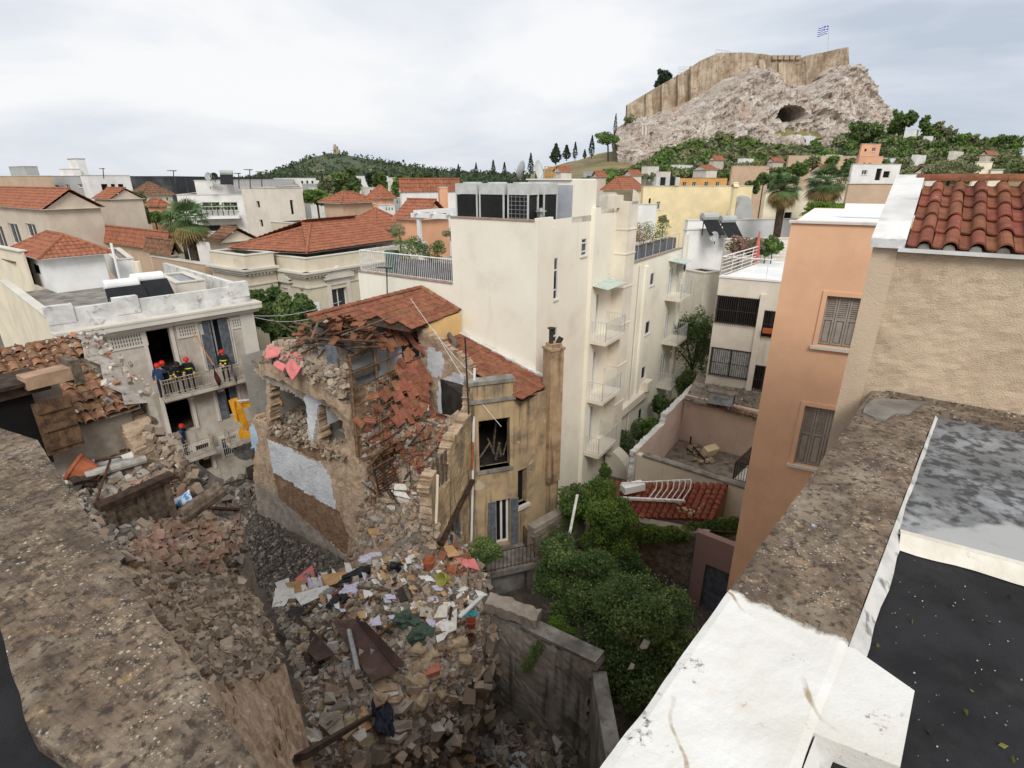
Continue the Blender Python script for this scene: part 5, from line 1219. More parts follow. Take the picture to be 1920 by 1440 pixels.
# earth shoulder on the left of the hanging roof
D5 = patchz([[(484,680,9.0),(492,660,9.5),(510,640,9.6)], [(540,700,9.1),(550,675,9.7),(560,635,9.8)], [(590,725,9.0),(600,690,9.8),(615,650,9.9)], [(630,745,8.9),(640,715,9.5),(652,690,9.7)], [(655,770,8.3),(660,745,8.7),(668,720,8.8)]], 9)
D5 = roughen(D5, .16, .45, 12); register(D5); S = skirt(skirt(skirt(D5, 'r0', dz=-.5), 'c1', dz=-.8), 'r1', dz=-.6)
sheet_from('collapsed_ceiling', S, m_mud, parent=TH)
scatter([(484,676),(520,642),(610,645),(655,690),(665,760),(600,722),(540,700)], 900, .04, .3, PAL_MUD+PAL_RUB[:2], 'ceiling_debris', parent=TH)
m_pink = mat('pink_plaster', (222,132,128), (210,120,116), scale=3, bump=.1)
for i, (poly, lab) in enumerate((([(500,646),(530,652),(522,668),(498,672)], 'pink plaster slab at the back of the broken ceiling'), ([(532,655),(548,660),(540,670),(524,670)], 'small pink plaster slab between two larger ones'),
        ([(511,680),(520,674),(536,682),(530,692)], 'narrow pink plaster slab beside the kinked one'), ([(534,686),(545,671),(566,686),(555,700),(548,712),(541,702)], 'large kinked pink plaster slab hanging over the ceiling edge'), ([(546,662),(560,664),(568,676),(555,676)], 'orange pink plaster slab on the far edge of the pile'))):
    pts = []
    for q in poly: pts.append(atz(*q, 9.75 - .0*i) + UP*R.uniform(-.08,.08))
    c = sum(pts, V(0,0,0))/len(pts); b = MB(); n = len(pts); zz = max(p.z for p in pts)*.3 + c.z*.7
    pts = [V(p.x, p.y, p.z) for p in pts]
    b.poly(pts); b.poly([p-UP*.06 for p in pts][::-1])
    for k in range(n): b.poly([pts[k], pts[(k+1)%n], pts[(k+1)%n]-UP*.06, pts[k]-UP*.06])
    b.build('plaster_slab', m_pink, label=lab, cat='plaster slab', group='pink plaster slabs on the ruin')
# ---- standing roof over the rear wing, one object per tile
tmR = [marseille_mesh('clay_tile', .25, .42, m_tileR)]
e0, e1, r0, r1 = uv(-6.4,-3.5,10.75), uv(-.15,-3.85,10.95), uv(-6.4,-6.05,11.62), uv(-.15,-6.05,11.75)
def keep1(s, t):
    if s < .14: return t > .8
    if s < .5: return t > .78 - (s-.14)*1.3 + .08*math.sin(s*40)
    return True
b = MB(); b.poly([p-UP*.05 for p in (e0.lerp(e1,.45), e1, r1, r0.lerp(r1,.1))]); rf = b.build('rear_roof', m_woodd, TH)
tile_field(rf, e0, e1, r0, r1, tmR, .25, .37, keep=keep1, jit=.025, tilt=.06, lift=.02)
cm = barrel_mesh('ridge_tile', .26, .42, m_tileR, n=6)
for i in range(15):
    p = r0.lerp(r1, (i+.5)/15); d = (r1-r0).normalized(); rot = Matrix((d.cross(UP), d, UP)).transposed(); link('ridge_tile', cm, rf, mw=Matrix.Translation(p+UP*.05-d*.2) @ rot.to_4x4())
for i in range(6):
    p = e1.lerp(r1, i/6); d = (r1-e1).normalized(); x_ = d.cross(UP).normalized(); rot = Matrix((x_, d, x_.cross(d))).transposed(); link('verge_tile', cm, rf, mw=Matrix.Translation(p+UP*.04) @ rot.to_4x4())
b = MB(); b.obox(uv(-2.2,-4.05,9.9), U_*2.1, V_*.25, UP*.98); b.build('yellow_eave_wall', plaster('warm_yellow', (226,190,132), (150,125,92), .3), TH)
# ---- hanging roof: battens and surviving tiles on a steep plane
hp0 = uv(-5.8,-4.6,10.35); hs_ = (V_*math.cos(math.radians(57)) - UP*math.sin(math.radians(57))); hn = U_.cross(hs_).normalized()
if hn.dot(V(0,0,CAMZ)-hp0) < 0: hn = -hn
def onhang(px, py, off=0):
    r = ray(px, py); k = (hp0-V(0,0,CAMZ)).dot(hn)/r.dot(hn); return V(0,0,CAMZ)+r*k+hn*off
for i, (x0,y0,x1,y1) in enumerate(((657,668,702,646),(661,700,778,652),(664,730,800,664),(668,762,752,716),(670,790,792,716),(672,812,760,764),(674,832,772,776),(677,850,752,806),(682,866,742,830),(690,884,736,858))):
    b = MB(); b.tube([onhang(x0,y0,.02*i%.05), onhang((x0+x1)/2,(y0+y1)/2+R.uniform(-1,1),.03), onhang(x1,y1,R.uniform(0,.1))], .035, 5); b.build('batten', m_wood, TH)
for (x0,y0,x1,y1,r_) in ((656,664,672,856,.06),(702,640,719,834,.055),(728,648,736,770,.05),(690,878,735,820,.05),(690,880,712,930,.05)):
    b = MB(); b.tube([onhang(x0,y0,-.05), onhang(x1,y1,-.05)], r_, 6); b.build('rafter', m_wood, TH)
hx = U_; hy = -hs_; hz = hx.cross(hy); 
if hz.dot(hn) < 0: hz = -hz
rot0 = Matrix((hy.cross(hz), hy, hz)).transposed()
def hang_tile(px, py, rz=0, ry=0, off=.06, mesh=None):
    link('hanging_tile', mesh or tmR[0], TH, mw=Matrix.Translation(onhang(px, py, off)) @ (rot0 @ Matrix.Rotation(rz,3,'Z') @ Matrix.Rotation(ry,3,'X')).to_4x4())
# debris lodged behind the battens
D7 = np.array([[tuple(onhang(x, y, o)) for x, y, o in c] for c in ([(676,868,-.1),(672,800,-.5),(684,742,-.9),(690,712,-1.2)], [(720,846,-.1),(718,780,-.45),(724,735,-.7),(728,700,-1.0)], [(768,818,-.05),(764,765,-.3),(764,720,-.5),(766,680,-.7)], [(815,790,0),(806,740,-.2),(800,700,-.4),(796,664,-.5)])])
g_ = np.linspace(0, 3, 31); i_ = np.clip(g_.astype(int), 0, 2); f_7 = (g_-i_)[:, None, None]
D7 = D7[i_]*(1-f_7) + D7[i_+1]*f_7; D7 = np.swapaxes(D7, 0, 1); D7 = D7[i_]*(1-f_7) + D7[i_+1]*f_7; D7 = np.swapaxes(D7, 0, 1)
D7 = roughen(D7, .16, .5, 21); register(D7); sheet_from('lodged_debris', D7, m_mudd, parent=TH)
scatter([(676,862),(690,716),(796,670),(812,785),(768,815)], 900, .03, .24, PAL_MUD+PAL_RUB[:4], 'lodged_rubble', parent=TH)
# rows of surviving tiles
pol = [(742,692),(792,664),(808,706),(806,768),(796,788),(754,800),(740,780),(742,740)]
o_ = onhang(735,800); n = 0
for i in range(-4, 16):
    for j in range(-3, 16):
        p = o_ + hx*i*.25 + hy*j*.37; q = proj(p)
        if in_poly(q[0], q[1], pol) and R.random() < .93:
            link('hanging_tile', tmR[0], TH, mw=Matrix.Translation(p+hn*(.05+R.uniform(0,.03))+hs_*.1*math.sin(i*1.3)) @ (rot0 @ Matrix.Rotation(R.gauss(0,.04),3,'Z') @ Matrix.Rotation(-.07,3,'X')).to_4x4())
for x, y, rz in ((718,656,.2),(730,662,.1),(738,652,-.1),(748,650,.05),(760,648,0),(770,645,.1),(712,640,.1),(725,632,.0),(740,628,.05),(754,622,0),(766,617,.1),(720,645,.3),(745,640,.2),(760,634,.1),(706,742,1.4),(722,752,.3),(728,746,.1),(755,690,.5),(765,676,-.3),(790,664,.7),(780,655,.3),(770,670,.4),(760,680,-.2),(715,770,.8),(800,752,1.0),(745,800,.2),(770,795,-.1),(700,790,1.1),(676,800,.4)): hang_tile(x, y, rz, R.uniform(-.2,.2), R.uniform(.05,.2))
# tile wreckage at the broken end of the rear roof
wr = onhang
for i in range(46):
    x = R.uniform(565,705); y = 602 + abs(x-640)*.12 + R.uniform(-6, 34)*(1-.3*abs(x-640)/70); p = at(x, y, R.uniform(19.6,21.2))
    link('fallen_tile', tmR[0], TH, mw=Matrix.Translation(p) @ (Matrix.Rotation(R.uniform(0,6.3),3,'Z') @ Matrix.Rotation(R.uniform(-.7,.7),3,'X') @ Matrix.Rotation(R.uniform(-.5,.5),3,'Y')).to_4x4())
for i in range(34):
    x = R.uniform(560,700); y = R.uniform(608,655); a = at(x, y, R.uniform(19.4,21)); d = V(R.uniform(-1,1), R.uniform(-1,1), R.uniform(-.35,.35)).normalized()*R.uniform(.5,1.3); b = MB(); b.tube([a-d, a+d], R.uniform(.02,.05), 5); b.build('broken_batten', R.choice([m_wood, m_woodd, m_plank]), TH)
D6 = patchz([[(560,655,9.7),(570,630,10.2),(585,606,11.0)], [(610,672,9.5),(620,640,10.1),(630,606,11.2)], [(660,665,9.7),(670,640,10.2),(680,612,11.0)], [(700,648,9.9),(702,636,10.4),(706,620,10.9)]], 7)
D6 = roughen(D6, .15, .5, 3); register(D6); S = skirt(D6, 'r0', dz=-.25); sheet_from('broken_roof_bed', S, m_rub, parent=TH)
b = MB(); a = at(612,668,19.6); b.obox(a-UP*.55, U_*.06+V_*.55, U_*.04, UP*1.0); b.build('hanging_shutter', m_shutb, TH)
# ---- spine wall between the ruin and the front roof
fW = Face(uv(-2.5,-5), V_, -U_)
ragged('spine_wall', fW, [(778,612),(795,622),(830,644),(868,672),(886,696),(890,800),(860,812),(830,820),(806,800),(798,720),(790,660)], [m_mud, m_paintw, m_mud], TH, cell=.1, thick=.35, rough=.005,
       regions=[([(800,648),(828,662),(834,676),(826,706),(812,708),(800,690)], 1), ([(822,712),(846,704),(852,694),(860,704),(872,700),(872,768),(846,772),(830,795),(820,780)], 1)])
# ---- front roof
e0, e1, r0, r1 = uv(-2.55,1.05,8.62), uv(-.02,1.0,8.55), uv(-2.35,-4.9,10.25), uv(-.02,-5.2,10.3)
b = MB(); b.poly([p-UP*.16 for p in (e0, e1, r1, r0)]); rf = b.build('front_roof', m_woodd, TH)
tile_field(rf, e0, e1, r0, r1, tmR, .25, .37, keep=lambda s, t: R.random() > .012, jit=.03, tilt=.06, lift=.01, sag=lambda s, t: -.10*math.sin(math.pi*s)*math.sin(math.pi*t))
b = MB(); b.obox(uv(-.03,1.1,8.55), -U_*.2, -V_*6.3+UP*1.72, UP*.1); b.obox(uv(-2.5,-4.85,10.2), U_*2.5, -V_*.22, UP*.18); b.build('white_flashing', m_marble, TH)
# ---- standing yellow facade pieces
b1, b2, b3 = uv(-3.85,-.38), uv(-2.5,.65), uv(-.75,1.2)
def segface(a, c): d = (c-a).normalized(); return Face(a, d, V(d.y, -d.x, 0)), (c-a).length
f2, L2 = segface(b1, b2); f1, L1 = segface(b2, b3)
h2 = f2.rect(898,786,956,878); hd = f2.rect(930,937,956,1022)
hd = (max(.1,hd[0]), hd[1], min(L2-.1,hd[2]), hd[3]); h2 = (max(.12,h2[0]), h2[1], min(L2-.12,h2[2]), h2[3])
b = MB(); wall_grid(b, f2, 0, L2, 0, 9.35, [h2, hd], .35); b.poly([f2.p(0,9.35), f2.p(L2,9.35), f2.p(L2,9.35,-.4), f2.p(0,9.35,-.4)]); b.build('bay_wall', m_yfac, TH)
b = MB(); f2.bar(b, -.1, 8.55, L2+.08, 8.68, -.02, .1); f2.bar(b, -.1, 9.28, L2+.06, 9.42, -.45, .08); b.build('bay_cornice', m_conc, TH)
b = MB(); f2.bar(b, h2[0]-.12, h2[1]-.14, h2[2]+.12, h2[1], -.3, .1); b.build('window_sill', m_conc, TH)
b = MB(); q0, q1 = f2.p(.05,5.0,-.36), f2.p(L2-.05,5.0,-.36); q2, q3 = q1-f2.n*2.6+f2.d*.6, q0-f2.n*2.6-f2.d*.6
for s0, s1 in ((q1,q2),(q2,q3),(q3,q0)): b.poly([s0, s1, s1+UP*3.6, s0+UP*3.6])
b.poly([q0,q1,q2,q3]); b.poly([p+UP*3.6 for p in (q0,q1,q2,q3)]); b.build('bay_room', mat('dark_brown_room', (70,64,58), (48,44,40)), TH)  # bay room faces coloured dark brown throughout
for i in range(9):
    a = f2.p(R.uniform(h2[0],h2[2]), h2[1]+.05, -.5-R.random()*.8); d = V(R.uniform(-.6,.6), R.uniform(-.2,.5), R.uniform(.5,1.6)); b = MB(); b.tube([a, a+d], .045, 4); b.build('fallen_timber', m_plank, TH)
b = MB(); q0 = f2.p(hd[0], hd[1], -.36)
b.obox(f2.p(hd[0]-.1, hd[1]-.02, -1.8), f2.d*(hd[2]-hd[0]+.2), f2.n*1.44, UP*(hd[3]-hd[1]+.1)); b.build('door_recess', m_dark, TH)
window(f2, hd, TH, .3, 'pane', fr=.09, mull=1, sill=False, name='terrace_door', mglass=m_dark)
for s0, s1 in ((hd[0]-.34, hd[0]-.02), (hd[2]+.02, hd[2]+.36)): shutter_leaf(f2, s0, hd[1], s1, hd[3], .03, TH, m_shutb, .5)
b = MB(); wall_grid(b, f1, 0, L1, 0, 8.5, [f1.rect(971,880,988,945)], .3); b.poly([b3, uv(0,1.4), uv(0,1.4,8.4), b3+UP*8.5]); b.build('right_front_wall', m_yfac, TH)
hq = f1.rect(971,880,988,945); window(f1, hq, TH, .3, 'dark'); b = MB(); f1.bar(b, hq[0]-.1, hq[1]-.15, hq[2]+.1, hq[1], -.2, .15); b.build('stone_sill', m_stonew, TH)
# chimney stack
b = MB(); c0 = uv(-.85,1.28); f_ = Face(c0, az(58), az(148)); f_.bar(b, 0, 4.2, .62, 10.15, -.45, .12); f_.bar(b, -.04, 10.15, .66, 10.25, -.49, .16); f_.bar(b, .08, 10.25, .55, 10.4, -.4, .08); b.build('chimney', mat('rough_yellow_render', (184,158,126), (162,136,106), scale=2, stain=(110,92,72), sscale=1.4, streak=(70,60,50), bump=.6, bscale=30, dist=.02), TH)
b = MB(); b.tube([f_.p(.2,10.4,-.2), f_.p(.2,11.0,-.2)], .09, 8); b.lathe(f_.p(.2,11.0,-.2), [(.16,0),(.16,.03),(.02,.05)], 8); b.tube([f_.p(.5,10.35,-.15), f_.p(.62,10.6,-.1)], .12, 8); b.build('chimney_pot', m_iron, TH)
# left curved facade leaf
b4 = uv(-7.6,.95); f3, L3 = segface(b4, b1)
h3a = [(818,868),(842,848),(843,904),(821,924)]; h3b = [(840,978),(866,956),(868,1012),(844,1032)]
ragged('broken_front_wall', f3, [(889,700),(886,768),(868,796),(852,816),(843,846),(841,868),(812,890),(806,915),(813,990),(840,1030),(855,1090),(930,1090),(905,1000),(892,880)], [m_yfac, m_mud], TH, holes=[h3a, h3b], cell=.09, thick=.42, rough=.006)
for poly in (h3a, h3b):
    q = [f3.uz(*p) for p in poly]; a, bb = min(p[0] for p in q), max(p[0] for p in q); c, d = min(p[1] for p in q), max(p[1] for p in q)
    for k in range(4): 
        u_ = a+(bb-a)*(.1+.25*k); g = MB(); f3.bar(g, u_, c+.05, u_+.2, d-.1, -.25+.04*k, -.2+.04*k); g.build('shutter_board', R.choice([m_shutb, m_plank]), TH)
b = MB(); b.tube([f3.p(.3,4.9,.08), f3.p(2.2,5.25,.1), f3.p(3.7,5.4,.1)], .11, 6); b.build('timber_band', m_woodd, TH)
for x0,y0,x1,y1,m_,nm in ((886,690,880,1035,m_frame,'white_downpipe'), (816,890,813,980,m_yelc,'cream_downpipe'), (883,828,882,880,mat('rust_pipe', (170,104,52), (140,80,40), scale=8),'rusty_downpipe')):
    a, q = f3.hit(x0,y0)+f3.n*.08, f3.hit(x1,y1)+f3.n*.08; b = MB(); b.tube([a, a.lerp(q,.5)+V(.01,0,0), q], .05, 7); b.build(nm, m_, TH)
b = MB(); p = f2.hit(878,650); b.tube([f2.p(-.1,8.2,.1), f2.p(-.15,11.2,.1)], .035, 6); b.build('roof_pole', m_iron, TH)
# rubble texture slab edges on the broken left leaf
P = np.array([tuple(f3.p(R.uniform(-.15,.35), R.uniform(2.2,6.3), -R.uniform(0,.4))) for _ in range(260)]); link('masonry_rubble', chunk_mesh('masonry_rubble', P, NR.uniform(.08,.32,260), m_chunk, PAL_MUD), TH, kind='stuff')
# ledge terrace with iron rail below the door
T = thing('rear_terrace', 'small debris strewn terrace with a rusty railing under the yellow house door', 'terrace', f2.p(.5,0,.6)); b = MB(); z = hd[1]-.05; f2.bar(b, -.3, z-.25, L2+.5, z, 0, 1.5); b.build('slab', m_conc, T); b = MB(); f2.bar(b, .3, 0, L2+.2, z-.25, 0, .9); b.build('base_wall', m_conc, T)
b = MB(); railing(b, [f2.p(-.2,z,1.4), f2.p(L2+.45,z,1.4), f2.p(L2+.45,z,.1)], .9, .16, .012, .02); b.build('railing', m_rust, T)
for k in range(6): b = MB(); f2.bar(b, L2+.5+k*.27, 0, L2+.77+k*.27, z-.25-k*.35, .4, 1.4); b.build('step', m_conc, T)

# ================================================================ the old stone house at the left
rA, rB = at(-40,661,10.6), at(162,634,12.2); eA, eB = at(100,818,8.5), at(262,757,9.9)
rz = 13.08; ez = 12.28; rA.z = rB.z = rz; eA.z = eB.z = ez
rA = rB - (rB-rA).normalized()*6.5; eA = eB - (rB-rA).normalized()*6.5
TO = thing('old_stone_house', 'old stone house with a weathered barrel tile roof at the left edge', 'house', (eB.x, eB.y, 0))
b = MB(); b.poly([p-UP*.05 for p in (eA, eB, rB, rA)]); b.poly([rA-UP*.05, rB-UP*.05, rB-UP*.05+(rB-eB)*.5-UP*.9, rA-UP*.05+(rA-eA)*.5-UP*.9]); rf = b.build('roof_bed', m_rub, TO)
om = [barrel_mesh('barrel_tile', .165, .44, m_tileO), barrel_mesh('barrel_tile', .175, .42, m_tileO)]
def tint_keep(s, t): return not (s > .94 + .04*math.sin(t*9)) and R.random() > .03
tile_field(rf, eA, eB, rA, rB, om, .195, .31, keep=tint_keep, jit=.05, tilt=.08, lift=.02)
pm = MB(); 
P0_ = []
n_ = (rB-eB).cross(eB-eA).normalized(); n_ = n_ if n_.z > 0 else -n_
tile_surface('pan_tiles', eA, eB, rA, rB, m_tileO, rf, pitch=.195, row=.36, amp=.025, step=.03)
for i in range(11):
    p = rA.lerp(rB, (i+.3)/11); d = (rB-rA).normalized(); rot = Matrix((d.cross(UP), d, UP)).transposed(); link('ridge_tile', om[1], rf, mw=Matrix.Translation(p+UP*.02) @ rot.to_4x4())
# mortar verge and broken end of the roof
vb = [(eB.lerp(rB, k/8) + (eB-eA).normalized()*(-.26+.1*math.sin(k*2.1)) + UP*.12) for k in range(9)]; vo = [(eB.lerp(rB, k/8) + (eB-eA).normalized()*(.14+.1*math.sin(k*3.3)) + UP*.02) for k in range(9)]
m_lime = mat('lime_mortar', (178,170,160), (146,136,124), scale=4, bump=.6, bscale=18, dist=.03)
b = MB()
for k in range(8): b.poly([vb[k], vo[k], vo[k+1], vb[k+1]]); b.poly([vo[k], vo[k]-UP*.5, vo[k+1]-UP*.5, vo[k+1]])
b.build('mortar_verge', m_lime, TO)
P = np.array([tuple(eB.lerp(rB, R.random()) + (eB-eA).normalized()*R.uniform(-.5,.35) + UP*.12) for _ in range(110)]); link('verge_debris', chunk_mesh('verge_debris', P, NR.uniform(.02,.11,110), m_chunk, [lin((206,200,190)), lin((180,170,156)), lin((170,116,84)), lin((150,138,124))]), TO, kind='stuff')
P = np.array([tuple(eA.lerp(eB, R.uniform(.2,1)).lerp(rA.lerp(rB, R.uniform(.2,1)), R.random()) + n_*.11) for _ in range(200)]); link('roof_debris', chunk_mesh('roof_debris', P, NR.uniform(.015,.07,200), m_chunk, [lin((206,200,190)), lin((180,150,124)), lin((120,100,84))]), TO, kind='stuff')
# wall under the eave
fO = Face(eB - (eB-eA).normalized()*.15, -(eB-eA).normalized(), V((eB-eA).normalized().y, -(eB-eA).normalized().x, 0))
b = MB(); fO.bar(b, 0, 11.1, 6.3, 12.22, -.3, -.12); b.build('eave_wall', m_cem, TO); b = MB(); fO.bar(b, 0, 11.2, 3.4, 11.42, -.12, .1); b.build('wall_footing', m_grayw, TO)
b = MB(); b.obox(V(eB.x,eB.y,5.0)-(eB-eA).normalized()*.3, (rB-eB).normalized()*4.2*V(1,1,0).length/1.4, (eB-eA).normalized()*.32, UP*7.2); 
ragged('broken_gable_wall', Face(eB+(eB-eA).normalized()*.1, V((rB-eB).x,(rB-eB).y,0).normalized(), (eB-eA).normalized()), [(-.1,6),(3.4,6),(3.4,12.9),(1.5,12.5),(.5,12.1),(-.1,11.9),(-.5,10.9),(-.9,10.4),(-1.5,9.6),(-1.7,6)], [m_mud, m_mud], TO, px=False, cell=.09, thick=.5, rough=.02)
P = np.array([tuple(eB + V((rB-eB).x,(rB-eB).y,0).normalized()*R.uniform(-1.7,.4) + (eB-eA).normalized()*R.uniform(-.2,.3) + UP*R.uniform(-2.6,-.4)) for _ in range(200)]); link('gable_debris', chunk_mesh('gable_debris', P, NR.uniform(.04,.2,200), m_chunk, PAL_MUD), TO, kind='stuff')
# dormer hatch: beams, dark slab painted for the opening's shade, open plank door
hd_ = fO.rect(0,742,66,832); hl = fO.rect(0,716,88,736); hb_ = fO.rect(30,692,122,716); dr_ = fO.rect(63,742,140,846)
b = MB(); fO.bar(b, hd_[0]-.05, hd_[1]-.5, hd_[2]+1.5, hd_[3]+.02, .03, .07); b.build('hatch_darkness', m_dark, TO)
b = MB(); fO.bar(b, hl[0], hl[1], hl[2]+1.5, hl[3], 0, .2); b.build('hatch_lintel', m_woodd, TO)
b = MB(); fO.bar(b, hb_[0], hb_[1], hb_[2], hb_[3], .0, .35); b.build('hatch_beam', mat('dusty_beam', (176,146,120), (150,124,100), scale=4), TO)
b = MB(); fO.bar(b, hb_[0]-.14, hb_[1]-.1, hb_[0]-.003, hb_[3]+.12, -.1, .4); b.build('beam_post', m_plank, TO)
b = MB(); fO.bar(b, hl[0], hl[3]+.003, hl[2]+1.5, hl[3]+.06, -.6, .3); b.build('hatch_roof', m_woodd, TO)
b = MB(); fO.bar(b, hl[0]-.3, 12.3, hl[2]+1.5, hl[3], -.5, -.4); b.build('hatch_cheek', m_cem, TO)
fD = Face(fO.p(dr_[0],0,.16), (fO.d-fO.n*.06).normalized(), (fO.n+fO.d*.06).normalized()); wd = (dr_[2]-dr_[0])/5; zd0, zd1 = dr_[1], dr_[3]
door = thing('wooden_shutter_door', 'open brown plank door with three ledges at the old house hatch', 'shutter door', fO.p(dr_[0],zd0,.1))
for k in range(5): b = MB(); fD.bar(b, k*wd, zd0+R.uniform(0,.03), k*wd+wd*.95, zd1, 0, .035); b.build('plank', m_wood, door)
for z in (zd0+.1, (zd0+zd1)/2-.05, zd1-.2): b = MB(); fD.bar(b, .02, z, wd*5-.04, z+.11, .036, .07); b.build('ledge', m_wood, door)
b = MB(); b.obox(fO.p(6.3,0,-.32), fO.d*-6.3, -fO.n*3.2, UP*11.1); b.build('house_body', m_cem, TO)
# ---- timber front under the terrace
pA, pB = atz(205,1002,10.9), atz(322,960,10.75)
T = thing('plank_screen', 'weathered timber plank screen below the broken terrace', 'screen', pA); d = V(pB.x-pA.x, pB.y-pA.y, 0); L_ = d.length; d.normalize(); fp_ = Face(pA, d, V(d.y,-d.x,0))
for k in range(4): b = MB(); fp_.bar(b, 0, 10.8+k*.17, L_, 10.96+k*.17, .1, .14); b.build('plank', m_plank, T)
for u in (0, L_*.45, L_-.1): b = MB(); fp_.bar(b, u, 10.75, u+.1, 11.48, .141, .2); b.build('post', m_plank, T)
b = MB(); fp_.bar(b, -.1, 11.48, L_+.1, 11.58, .05, .26); b.build('top_rail', m_woodd, T)
# ================================================================ our own roof edge in the foreground
ZP, ZRF = 14.3, 14.17
def lichen(name, paint=None):
    m = bpy.data.materials.new(name); m.use_nodes = True; t = m.node_tree; n = t.nodes; L = t.links.new; b = n['Principled BSDF']; b.inputs['Roughness'].default_value = .95; b.inputs['Specular IOR Level'].default_value = .2
    g = n.new('ShaderNodeNewGeometry').outputs['Position']
    def ns(s, d=6, r=.62):
        x = n.new('ShaderNodeTexNoise'); x.inputs['Scale'].default_value = s; x.inputs['Detail'].default_value = d; x.inputs['Roughness'].default_value = r; L(g, x.inputs[0]); return x.outputs[0]
    def mr(v, a, c):
        x = n.new('ShaderNodeMapRange'); x.inputs[1].default_value = a; x.inputs[2].default_value = c; L(v, x.inputs[0]); return x.outputs[0]
    def mix(f, a, c, k='MIX'):
        x = n.new('ShaderNodeMix'); x.data_type = 'RGBA'; x.blend_type = k; L(f, x.inputs[0])
        for i, q in ((6, a), (7, c)):
            if isinstance(q, tuple): x.inputs[i].default_value = (*lin(q), 1)
            else: L(q, x.inputs[i])
        return x.outputs[2]
    def mul(a, c):
        x = n.new('ShaderNodeMath'); x.operation = 'MULTIPLY'; L(a, x.inputs[0]); L(c, x.inputs[1]); return x.outputs[0]
    cur = mix(mr(ns(5), .36, .62), (124,108,92), (86,74,63))
    cur = mix(mr(ns(2.2, 8), .50, .68), cur, (142,130,114))
    cur = mix(mr(ns(17, 6, .7), .50, .60), cur, (68,59,51))
    cur = mix(mul(mr(ns(15, 9, .75), .52, .62), mr(ns(2.3, 5), .46, .64)), cur, (168,150,124))
    cur = mix(mul(mr(ns(9, 8, .7), .56, .66), mr(ns(1.5), .45, .62)), cur, (142,118,90))
    for vs, th, cl, nsx in ((34, .24, (172,164,150), 3.0), (15, .17, (182,172,154), 2.0), (70, .25, (158,148,132), 6.0)):
        vo = n.new('ShaderNodeTexVoronoi'); vo.inputs['Scale'].default_value = vs; L(g, vo.inputs[0])
        cur = mix(mul(mr(vo.outputs['Distance'], th, th*.7), mr(ns(nsx), .50, .58)), cur, cl)
    cur = mix(mul(mr(ns(7, 8, .65), .66, .68), mr(ns(1.9), .50, .56)), cur, (176,180,186))
    if paint:
        ax, s0 = paint
        vm = n.new('ShaderNodeVectorMath'); vm.operation = 'DOT_PRODUCT'; vm.inputs[1].default_value = tuple(ax); L(g, vm.inputs[0])
        ad = n.new('ShaderNodeMath'); ad.operation = 'MULTIPLY_ADD'; ad.inputs[1].default_value = .22; L(ns(5, 8, .7), ad.inputs[0]); L(vm.outputs['Value'], ad.inputs[2])
        wh = mix(mr(ns(1.6, 6), .35, .7), (226,225,221), (212,208,198))
        wh = mix(mul(mr(ns(2.4, 9, .75), .60, .66), mr(ns(30, 5), .48, .56)), wh, (88,82,76))
        wh = mix(mul(mr(ns(1.2, 4), .58, .7), mr(ns(3.0, 7), .50, .60)), wh, (206,190,164))
        wv = n.new('ShaderNodeTexWave'); wv.inputs['Scale'].default_value = .55; wv.inputs['Distortion'].default_value = 9; wv.inputs['Detail'].default_value = 4; L(g, wv.inputs[0])
        wh = mix(mul(mr(wv.outputs['Fac'], .992, .999), mr(ns(1.3), .52, .60)), wh, (168,150,124))
        cur = mix(mr(ad.outputs[0], s0+.02, s0-.02), cur, wh)
    L(cur, b.inputs['Base Color'])
    bp = n.new('ShaderNodeBump'); bp.inputs['Strength'].default_value = .55; bp.inputs['Distance'].default_value = .012; L(ns(26, 8, .7), bp.inputs['Height']); L(bp.outputs[0], b.inputs['Normal'])
    return m
dA, dB = V(.663,.749,0), V(-.749,.663,0); KC = V(-.30,.74,0)      # the roof corner under the viewer
inA = V(.749,-.663,0); inB = V(-.663,-.749,0)                      # towards the roof
m_par = lichen('lichen_concrete')
t_w = (atz(1378,1108,ZP)).dot(dA); t_w2 = (atz(1598,1212,ZP)).dot(dA)
m_parw = lichen('lichen_concrete_white_end', (dA, (t_w+t_w2)/2 + .11))
def top_slab(name, o, d, inn, L_, w, mt, parent, zbot, n=(60, 14), skew=0.0, pts=None, seed=0):
    S = np.zeros((n[0]+1, n[1]+1, 3))
    for i in range(n[0]+1):
        for j in range(n[1]+1):
            p = o + d*(L_*i/n[0] + skew*(j/n[1])) + inn*(w*j/n[1]); e_ = min(i, n[0]-i, j, n[1]-j)
            wob = .012*noise.noise(V(p.x*4, p.y*4, seed)) if j in (0, n[1]) else 0
            p = p + inn*wob
            S[i, j] = (p.x, p.y, ZP + .010*noise.noise(V(p.x*3, p.y*3, seed)) + .006*noise.noise(V(p.x*11, p.y*11, seed)) - (.012 if e_ == 0 else 0))
    S = np.concatenate([S[:, :1]*[1,1,0]+[0,0,zbot], S[:, :1]-[0,0,.03], S, S[:, -1:]-[0,0,.03], S[:, -1:]*[1,1,0]+[0,0,ZRF-.1]], 1)
    e0 = S[:1]*[1,1,0]+[0,0,ZRF-.1]; e1 = S[-1:]*[1,1,0]+[0,0,ZRF-.1]
    S = np.concatenate([e0, S, e1], 0)
    return sheet_from(name, S, mt, parent=parent)
TL_ = thing('roof_parapet', 'broad lichen covered concrete parapet at the lower left', 'parapet', KC+UP*ZRF)
E0 = atz(68,823,ZP); E1 = atz(490,1440,ZP); dLp = V(E0.x-E1.x, E0.y-E1.y, 0).normalized(); oL = V(E1.x,E1.y,0)-dLp*1.0; Lp = (V(E0.x,E0.y,0)-oL).length; inL = V(-dLp.y, dLp.x, 0); inL = inL if inL.dot(inB) > 0 else -inL
